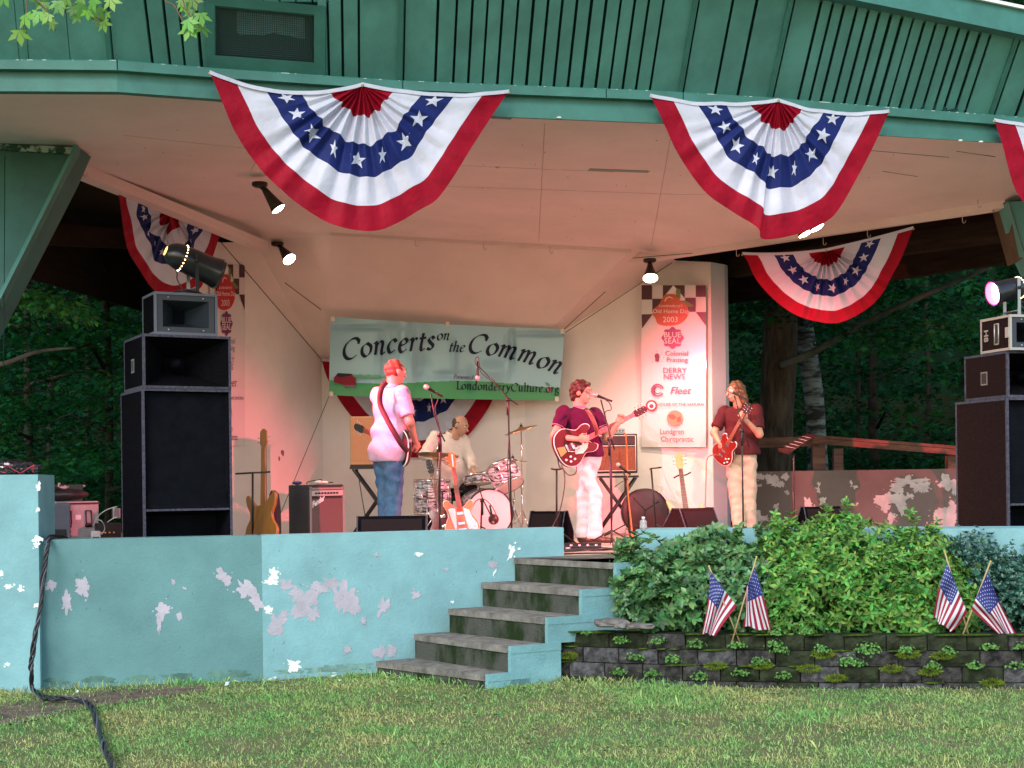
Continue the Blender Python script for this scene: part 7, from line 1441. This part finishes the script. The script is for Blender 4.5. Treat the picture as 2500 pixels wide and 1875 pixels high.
def person(label, fpx, d, J, facing, headf, shirt, trousers, hairm, opt):
    b = B(fpx, d, FLOOR); t = thing('person', label, 'person', b, 0, opt.get('group')); A = {k: np.array(v, float) for k, v in J.items()}
    fw = nrm((*facing, 0)); up = np.array([0, 0, 1.]); rt = np.cross(fw, up); TM = np.stack([rt, fw, up], 1)
    chest = (A['shl'] + A['shr']) / 2 - up * .14; hip = A['hip']; mid = (chest + hip) / 2; sw = opt.get('sw', 1.0); belly = opt.get('belly', .0)
    hf = nrm(headf); hr = nrm(np.cross(hf, up)); hu = np.cross(hr, hf); HM = np.stack([hr, hf, hu], 1); H = A['head']
    nk = H - hu * .10 - hf * .015
    # --- body
    torso = [ell(chest, (.165 * sw, .115, .19), TM), ell(mid, (.14 * sw, .11 + belly * .7, .16), TM), ell(hip + up * .02, (.155 * sw, .115, .13), TM), cone(A['shl'] - up * .03, A['shr'] - up * .03, .065, .065), cone(chest + up * .14, nk, .065, .055)]
    arms = []
    for s_ in 'lr': arms += [cone(A['sh' + s_], A['el' + s_], .052, .040), cone(A['el' + s_], A['wr' + s_], .040, .027)]
    legs = []
    for s_ in 'lr': legs += [cone(hip + (rt if s_ == 'r' else -rt) * .085, A['kn' + s_], .080, .052), cone(A['kn' + s_], A['an' + s_], .050, .036)]
    face = [ell(H + hu * .02 - hf * .008, (.076, .096, .098), HM), ell(H - hu * .035 + hf * .028, (.058, .066, .072), HM), ell(H - hu * .082 + hf * .055, (.032, .030, .024), HM), cone(H + hf * .092 + hu * .012, H + hf * .118 - hu * .022, .009, .014), ell(H + hf * .082 + hu * .035, (.052, .018, .014), HM),
            ell(H + hf * .092 - hu * .052, (.024, .012, .008), HM), ell(H + hr * .078 - hf * .005, (.012, .022, .032), HM), ell(H - hr * .078 - hf * .005, (.012, .022, .032), HM), cone(H - hu * .06 - hf * .02, nk - hu * .05, .058, .056)]
    groups = [(torso + arms + legs, .035, [], .013, None), (face, .016, [], .0055, None)]
    for s_ in 'lr':
        if 'hand' + s_ in opt: D_, N_, sd, cu = opt['hand' + s_]; groups.append((hand(A['wr' + s_], D_, N_, sd, cu), .006, [], .0048, None))
    surf('body', groups, opt.get('skin', SKIN), t)
    # eyes, lips
    mb = MB()
    for s_ in (-1, 1): p = H + hf * .086 + hu * .016 + hr * .031 * s_; mb.ball(p, .0105, WHITE, 8, 6); mb.ball(p + hf * .007, .006, BLACK, 8, 6)
    mb.build('eyes', t); mb = MB(); 
    for s_ in (-1, 1): p = H + hf * .097 + hu * .040 + hr * .03 * s_; mb.tube([p - hr * .016, p + hu * .003, p + hr * .016], .004, hairm, 5)
    mb.build('eyebrows', t); mb = MB(); p = H + hf * .100 - hu * .052; mb.tube([p - hr * .022 - hf * .008, p, p + hr * .022 - hf * .008], .004, mat('lips', (.35, .10, .09), .5), 6); mb.build('mouth', t)
    # --- shirt
    sl = opt.get('sleeve', .75); g = .018; loose = opt.get('loose', .02)
    def folds(X): return .0045 * np.abs(np.sin(X[..., 2] * 17 + X[..., 0] * 21 + 2.5 * np.sin(X[..., 2] * 6 + X[..., 1] * 9))) + .006 * np.sin(X[..., 2] * 34 + 5 * np.sin(X[..., 0] * 9) + X[..., 1] * 12) * np.clip((chest[2] + .05 - X[..., 2]) * 5, 0, 1) + .003 * np.sin(X[..., 0] * 50 + X[..., 2] * 20)
    hem = opt['hem']; sp_ = [ell(chest + up * .0, (.175 * sw + g, .125 + g, .20), TM), ell(mid, (.155 * sw + g + loose, .12 + g + belly, .20), TM), cone(A['shl'] - up * .03, A['shr'] - up * .03, .072 + g * .5, .072 + g * .5), ell(hip + up * .06, (.165 * sw + loose + g, .13 + g + loose * .8 + belly * .7, .19), TM), cone(chest + up * .13, chest + up * .20, .085, .058)]
    sg = [(sp_, .03, [((0, 0, -1), -hem), ((0, 0, 1), (nk - hu * .012)[2] if not opt.get('crew') else (nk)[2] - .035)], .011, folds)]
    for s_ in 'lr':
        a, e, w_ = A['sh' + s_], A['el' + s_], A['wr' + s_]
        if sl <= 1: q = a + (e - a) * sl; pr = [cone(a - up * .005, a + (e - a) * (sl + .15), .068 + g * .5, .058 + g * .6)]; dd = nrm(e - a); sg.append((pr, .02, [(dd, float(dd @ q))], .010, lambda X: .003 * np.sin(X[..., 2] * 60 + X[..., 0] * 30)))
        else: q = e + (w_ - e) * (sl - 1); pr = [cone(a, e, .070 + g * .5, .058 + g * .5), cone(e, e + (w_ - e) * min(1, sl - 1 + .1), .058 + g * .4, .045 + g * .3)]; dd = nrm(w_ - e); sg.append((pr, .02, [] if sl < 1.5 else [(dd, float(dd @ q))], .010, lambda X: .004 * np.sin(X[..., 2] * 50 + X[..., 0] * 40)))
    so = surf('shirt', sg, shirt, t)
    if opt.get('trim'):
        for s_ in 'lr':
            mb = MB(); a, e = A['sh' + s_], A['el' + s_]; dd = V(nrm(e - a)); q = V(a + (e - a) * sl) - dd * .004; mb.lathe([(.066, -.006), (.070, .004), (.066, .006)], q, dd, opt['trim'], 20); mb.build('sleeve_trim', t)
        mb = MB(); mb.lathe([(.064, -.008), (.068, .0), (.060, .008)], V((nk[0], nk[1], nk[2] - .036)), V(hu), opt['trim'], 24); mb.build('neck_trim', t)
    if opt.get('collar'):
        mb = MB(); cc = V(chest + up * .165 + (nk - chest - up * .14) * .35); mb.lathe([(.078, -.012), (.070, .022), (.064, .026), (.066, .0)], cc, V(nrm(nk - chest)), opt['collar'], 22); mb.build('collar', t)
    # --- trousers
    tr_ = opt.get('tr', (.098, .072, .062)); ck = opt.get('waist', hip[2] + .10)
    def tf_(X): return .006 * np.abs(np.sin(X[..., 2] * 14 - X[..., 0] * 26 + 2 * np.sin(X[..., 1] * 13))) + .005 * np.sin(X[..., 2] * 30 + X[..., 0] * 22 + 3 * np.sin(X[..., 2] * 9)) + .0025 * np.sin(X[..., 2] * 70 + X[..., 1] * 40)
    pr = [ell(hip + up * .01, (.168 * sw, .132 + belly * .4, .14), TM)]
    if belly: pr.append(ell(hip + up * .08, (.16 * sw, .125 + belly * .5, .10), TM))
    tg = []
    for s_ in 'lr':
        h0 = hip + (rt if s_ == 'r' else -rt) * .085; pr += [cone(h0, A['kn' + s_], tr_[0], tr_[1]), cone(A['kn' + s_], A['an' + s_], tr_[1], tr_[2])]
    lowest = min(A['anl'][2], A['anr'][2]) - .02
    surf('trousers', [(pr, .022, [((0, 0, 1), ck), ((0, 0, -1), -max(lowest, .035))], .011, tf_)], trousers, t)
    if opt.get('belt'):
        mb = MB(); vs = []; n_ = 36
        for k in range(n_):
            a = 2 * math.pi * k / n_; p = hip * np.array([1, 1, 0]) + rt * (.168 * sw + .012) * math.cos(a) + fw * (.128 + belly * .5 + .012) * math.sin(a); vs += [(p[0], p[1], ck - .025), (p[0], p[1], ck + .015)]
        mb.add(vs, [(2 * k, 2 * ((k + 1) % n_), 2 * ((k + 1) % n_) + 1, 2 * k + 1) for k in range(n_)], opt['belt'], True); p = hip * np.array([1, 1, 0]) + fw * (.128 + belly * .5 + .018); mb.box((p[0], p[1], ck - .005), (.05, .03, .035), STEEL); mb.build('belt', t)
    # --- shoes
    for s_ in 'lr':
        a = A['an' + s_]; td = nrm(opt.get('toe' + s_, (*facing, 0))); base = np.array([a[0], a[1], max(.0, a[2] - .08)]); sr = np.cross(td, up); SM = np.stack([sr, td, up], 1)
        surf('shoe', [([ell(base + td * .02 + up * .05, (.045, .075, .055), SM), ell(base + td * .13 + up * .032, (.048, .085, .036), SM)], .03, [((0, 0, -1), -(base[2] + .004))], .0075, None)], opt.get('shoe', BLACK), t)
    # --- hair
    hs = opt['hair']; inf = .010; pr = [ell(H + hu * .025 - hf * .014, (.081 + inf, .098 + inf, .099 + inf), HM)]; cl = []
    def hn(X): return .004 * np.sin(X[..., 0] * 90 + X[..., 2] * 40) + .004 * np.sin(X[..., 2] * 110 + X[..., 1] * 60)
    def pl(n_, off): n_ = n_[0] * hr + n_[1] * hf + n_[2] * hu; n_ = nrm(n_); return (n_, float(n_ @ H + off))
    if hs == 'short': cl = [pl((0, .80, -.60), .012), pl((0, 0, -1), .055)]
    elif hs == 'crop': pr = [ell(H + hu * .022 - hf * .012, (.082, .101, .101), HM)]; cl = [pl((0, .75, -.62), .018), pl((0, 0, -1), .05)]
    elif hs == 'bald': pr = [ell(H + hu * .012 - hf * .014, (.083, .100, .096), HM)]; cl = [pl((0, .9, -.15), .012), pl((0, 0, -1), .045), pl((0, .35, 1), .045)]
    elif hs == 'bushy': pr = [ell(H + hu * .035 - hf * .015, (.092, .110, .105), HM), ell(H + hu * .085 + hf * .03, (.07, .065, .035), HM), ell(H - hu * .04 - hf * .07, (.07, .04, .07), HM)]; cl = [pl((0, .88, -.50), .032), pl((0, 0, -1), .085)]
    elif hs == 'long': pr = [ell(H + hu * .03 - hf * .015, (.092, .108, .105), HM), ell(H - hu * .05 - hf * .055, (.095, .070, .12), HM), ell(H - hu * .10 - hf * .07, (.10, .06, .09), HM)]; cl = [pl((0, .90, -.42), .030), pl((0, 0, -1), .17)]
    surf('hair', [(pr, .03, cl, .006, hn)], hairm, t)
    if opt.get('glasses'):
        mb = MB(); gm = opt['glasses']
        for s_ in (-1, 1):
            c = H + hf * .104 + hu * .016 + hr * .033 * s_; mb.tube([c + (hr * math.cos(a) * .024 + hu * math.sin(a) * .018) for a in np.linspace(0, 6.3, 14)], .0022, METB, 5, False)
            mb.add([c + hf * .001 + (hr * math.cos(a) * .023 + hu * math.sin(a) * .017) for a in np.linspace(0, 6.28, 13)[:-1]], [list(range(12))], gm); mb.tube([c + hr * .024 * s_, H + hr * .085 * s_ + hu * .02], .002, METB, 4)
        mb.build('glasses', t)
    return t, A, b
def ribbon_strap(label, pts, w_, m, nvec):
    pts = smooth_path([V(p) for p in pts], 6); mb = MB(); vs = []
    for i, p in enumerate(pts):
        d = (pts[min(i + 1, len(pts) - 1)] - pts[max(i - 1, 0)]).normalized(); s_ = d.cross(V(nvec)).normalized() * w_ / 2; n_ = V(nvec).normalized() * .003; vs += [p - s_ + n_, p + s_ + n_, p + s_ - n_, p - s_ - n_]
    mb.add(vs, [(4 * i + a, 4 * i + (a + 1) % 4, 4 * i + 4 + (a + 1) % 4, 4 * i + 4 + a) for i in range(len(pts) - 1) for a in range(4)], m, True); o = mb.build('guitar_strap'); tag(o, label, 'guitar strap'); return o
PURP = mat('purple_cotton', (.060, .008, .040), .85, .1, 12, .3, 60); WPANT = mat('white_trousers', (.58, .57, .57), .85, .04, 5, .2, 40); PINKSH = mat('pale_pink_shirt', (.46, .36, .50), .85, .05, 6, .25, 40); JEAN = mat('blue_denim', (.045, .10, .20), .85, col2=(.09, .17, .28), thr=(.4, .65), scale=6, bump=.3, bscale=60)
WSH = mat('white_shirt', (.74, .68, .64), .85, .04, 6, .3, 30); BPANT = mat('black_trousers', (.015, .013, .018), .8); MAROON = mat('maroon_polo', (.085, .018, .024), .85, .12, 10, .2, 40); KHAKI = mat('khaki_trousers', (.58, .47, .38), .85, .05, 6, .2, 40)
HR1 = mat('red_brown_hair', (.035, .010, .006), .55, .4, 60); HR2 = mat('cropped_ginger_hair', (.15, .035, .018), .7, .3, 80); HR3 = mat('dark_grey_hair', (.06, .04, .03), .7, .4, 60); HR4 = mat('long_brown_hair', (.13, .06, .028), .5, .4, 50, stretch=(4, 4, .6))
BRSH = mat('brown_leather', (.06, .025, .015), .4); STRM = mat('dark_red_strap', (.035, .006, .010), .7); gp_ = 'musicians on the stage'
# singer with the big red guitar
person('man in purple T shirt and white trousers singing and playing a big red guitar', 1430, 14.6,
       dict(head=(-.028, -.02, 1.555), shr=(-.215, -.07, 1.36), shl=(.115, .08, 1.345), elr=(-.31, -.16, 1.11), wrr=(-.085, -.33, 1.075), ell=(.235, -.02, 1.10), wrl=(.335, -.12, 1.225), hip=(.02, .03, .90), knr=(.10, -.10, .50), knl=(-.02, .10, .50), anr=(.085, -.16, .10), anl=(-.03, .12, .085)),
       (.36, -.93), (.93, -.36, -.05), PURP, WPANT, HR1, dict(group=gp_, hem=.90, sleeve=.62, hair='bushy', crew=True, trim=mat('pink_piping', (.55, .20, .38), .8), glasses=mat('clear_lens', (.5, .4, .4), .1), handr=((.92, .1, .02), (.1, .9, -.2), 1, .55), handl=((.35, -.1, .85), (-.1, -.9, .1), 1, .75), tr=(.092, .070, .080), sw=.88, toer=(.9, -.4, 0), toel=(.8, -.5, 0), shoe=BRSH, waist=1.0))
# man in the pink shirt, seen from behind
person('man in untucked pale pink shirt and jeans standing with his back to the lawn', 938, 13.8,
       dict(head=(.125, .04, 1.735), shl=(-.055, .15, 1.53), shr=(.200, -.12, 1.53), elr=(.275, -.16, 1.245), wrr=(.315, .02, 1.055), ell=(-.02, .42, 1.28), wrl=(.20, .52, 1.30), hip=(.055, 0, .90), knl=(.02, .10, .48), knr=(.10, -.03, .48), anl=(-.01, .08, .08), anr=(.08, -.06, .08)),
       (.74, .67), (.80, .60, -.12), PINKSH, JEAN, HR2, dict(group=gp_, hem=.865, sleeve=.80, hair='crop', collar=PINKSH, loose=.038, belly=.015, skin=SKINR, handr=((.25, .55, -.65), (-.5, .6, .1), -1, .55), handl=((-.3, .6, .5), (-.5, -.5, .3), 1, .7), tr=(.108, .086, .078), sw=1.08))
# drummer
person('balding man in white shirt seated at the drums looking down', 1100, 17.2,
       dict(head=(.135, -.05, 1.335), shl=(.155, .10, 1.165), shr=(-.165, -.02, 1.205), elr=(-.30, -.16, .98), wrr=(-.09, -.34, .93), ell=(.255, .02, .90), wrl=(.30, -.15, .765), hip=(-.01, .12, .56), knr=(-.22, -.26, .56), knl=(.26, -.16, .56), anr=(-.20, -.30, .10), anl=(.30, -.24, .10)),
       (.42, -.90), (.80, -.45, -.40), WSH, BPANT, HR3, dict(group=gp_, hem=.58, sleeve=1.62, hair='bald', collar=WSH, belly=.06, loose=.05, sw=1.18, handr=((.8, -.5, -.1), (0, .2, -1), 1, .9), handl=((.7, -.6, -.3), (0, .1, -1), 1, .9), tr=(.10, .08, .07), waist=.70))
# long haired guitarist
person('long haired man in maroon polo shirt and khaki trousers playing a cherry guitar', 1815, 16.5,
       dict(head=(-.075, -.04, 1.655), shr=(-.185, .10, 1.44), shl=(.155, -.06, 1.455), elr=(-.325, .02, 1.19), wrr=(-.285, -.12, 1.07), ell=(.165, -.20, 1.16), wrl=(-.005, -.32, 1.315), hip=(-.015, .0, .90), knr=(-.09, -.02, .48), knl=(.075, .0, .48), anr=(-.05, -.06, .08), anl=(.085, .02, .08)),
       (-.50, -.86), (-.92, -.35, -.08), MAROON, KHAKI, HR4, dict(group=gp_, hem=.93, sleeve=.78, hair='long', collar=MAROON, belly=.035, sw=1.06, loose=.03, glasses=mat('pale_sunglass_lens', (.6, .55, .55), .05, metal=.8), belt=mat('brown_belt', (.10, .02, .015), .35), waist=.955, handr=((.5, -.3, -.6), (.4, .7, .0), -1, .6), handl=((-.45, -.1, .6), (-.3, .6, .3), -1, .85), tr=(.105, .086, .080), shoe=BRSH))
# straps
ribbon_strap('dark red strap crossing the back of the pink shirt', [P(944, 932, 13.62), P(931, 950, 13.55), P(928, 985, 13.55), P(943, 1020, 13.50), P(962, 1055, 13.46), P(980, 1085, 13.48), P(997, 1103, 13.55)], .052, STRM, (.3, -1, 0))
ribbon_strap('brown strap over the purple T shirt', [P(1432, 1000, 14.35), P(1441, 1012, 14.25), P(1450, 1030, 14.22), P(1456, 1048, 14.24), P(1457, 1062, 14.32)], .045, mat('tan_strap', (.16, .05, .04), .6), (.3, -1, 0))
# drum stick
for (a, b_, lab) in [((1163, 1156, 16.85), (1187, 1148, 16.6), 'drum stick in the right hand image side over the snare drum'), ((1083, 1128, 16.7), (1108, 1146, 16.4), 'drum stick behind the wide ride cymbal')]:
    mb = MB(); mb.tube([P(*a), P(*b_)], [.007, .004], mat('stick_wood', (.5, .32, .15), .5), 6); o = mb.build('drum_stick'); tag(o, lab, 'drum stick')
# ================================================================== things made of a single mesh need no empty
for o in list(S.objects):
    if o.type == 'EMPTY' and o.parent is None and len(o.children) == 1 and o.children[0].type == 'MESH' and not o.children[0].children:
        c = o.children[0]; M = wmat(c); nm = o.name; tags = {k: o[k] for k in ('label', 'category', 'group') if k in o}
        bpy.data.objects.remove(o); c.parent = None; c.location, r_, c.scale = M.decompose(); c.rotation_euler = r_.to_euler(); c.name = nm
        for k, v in tags.items(): c[k] = v
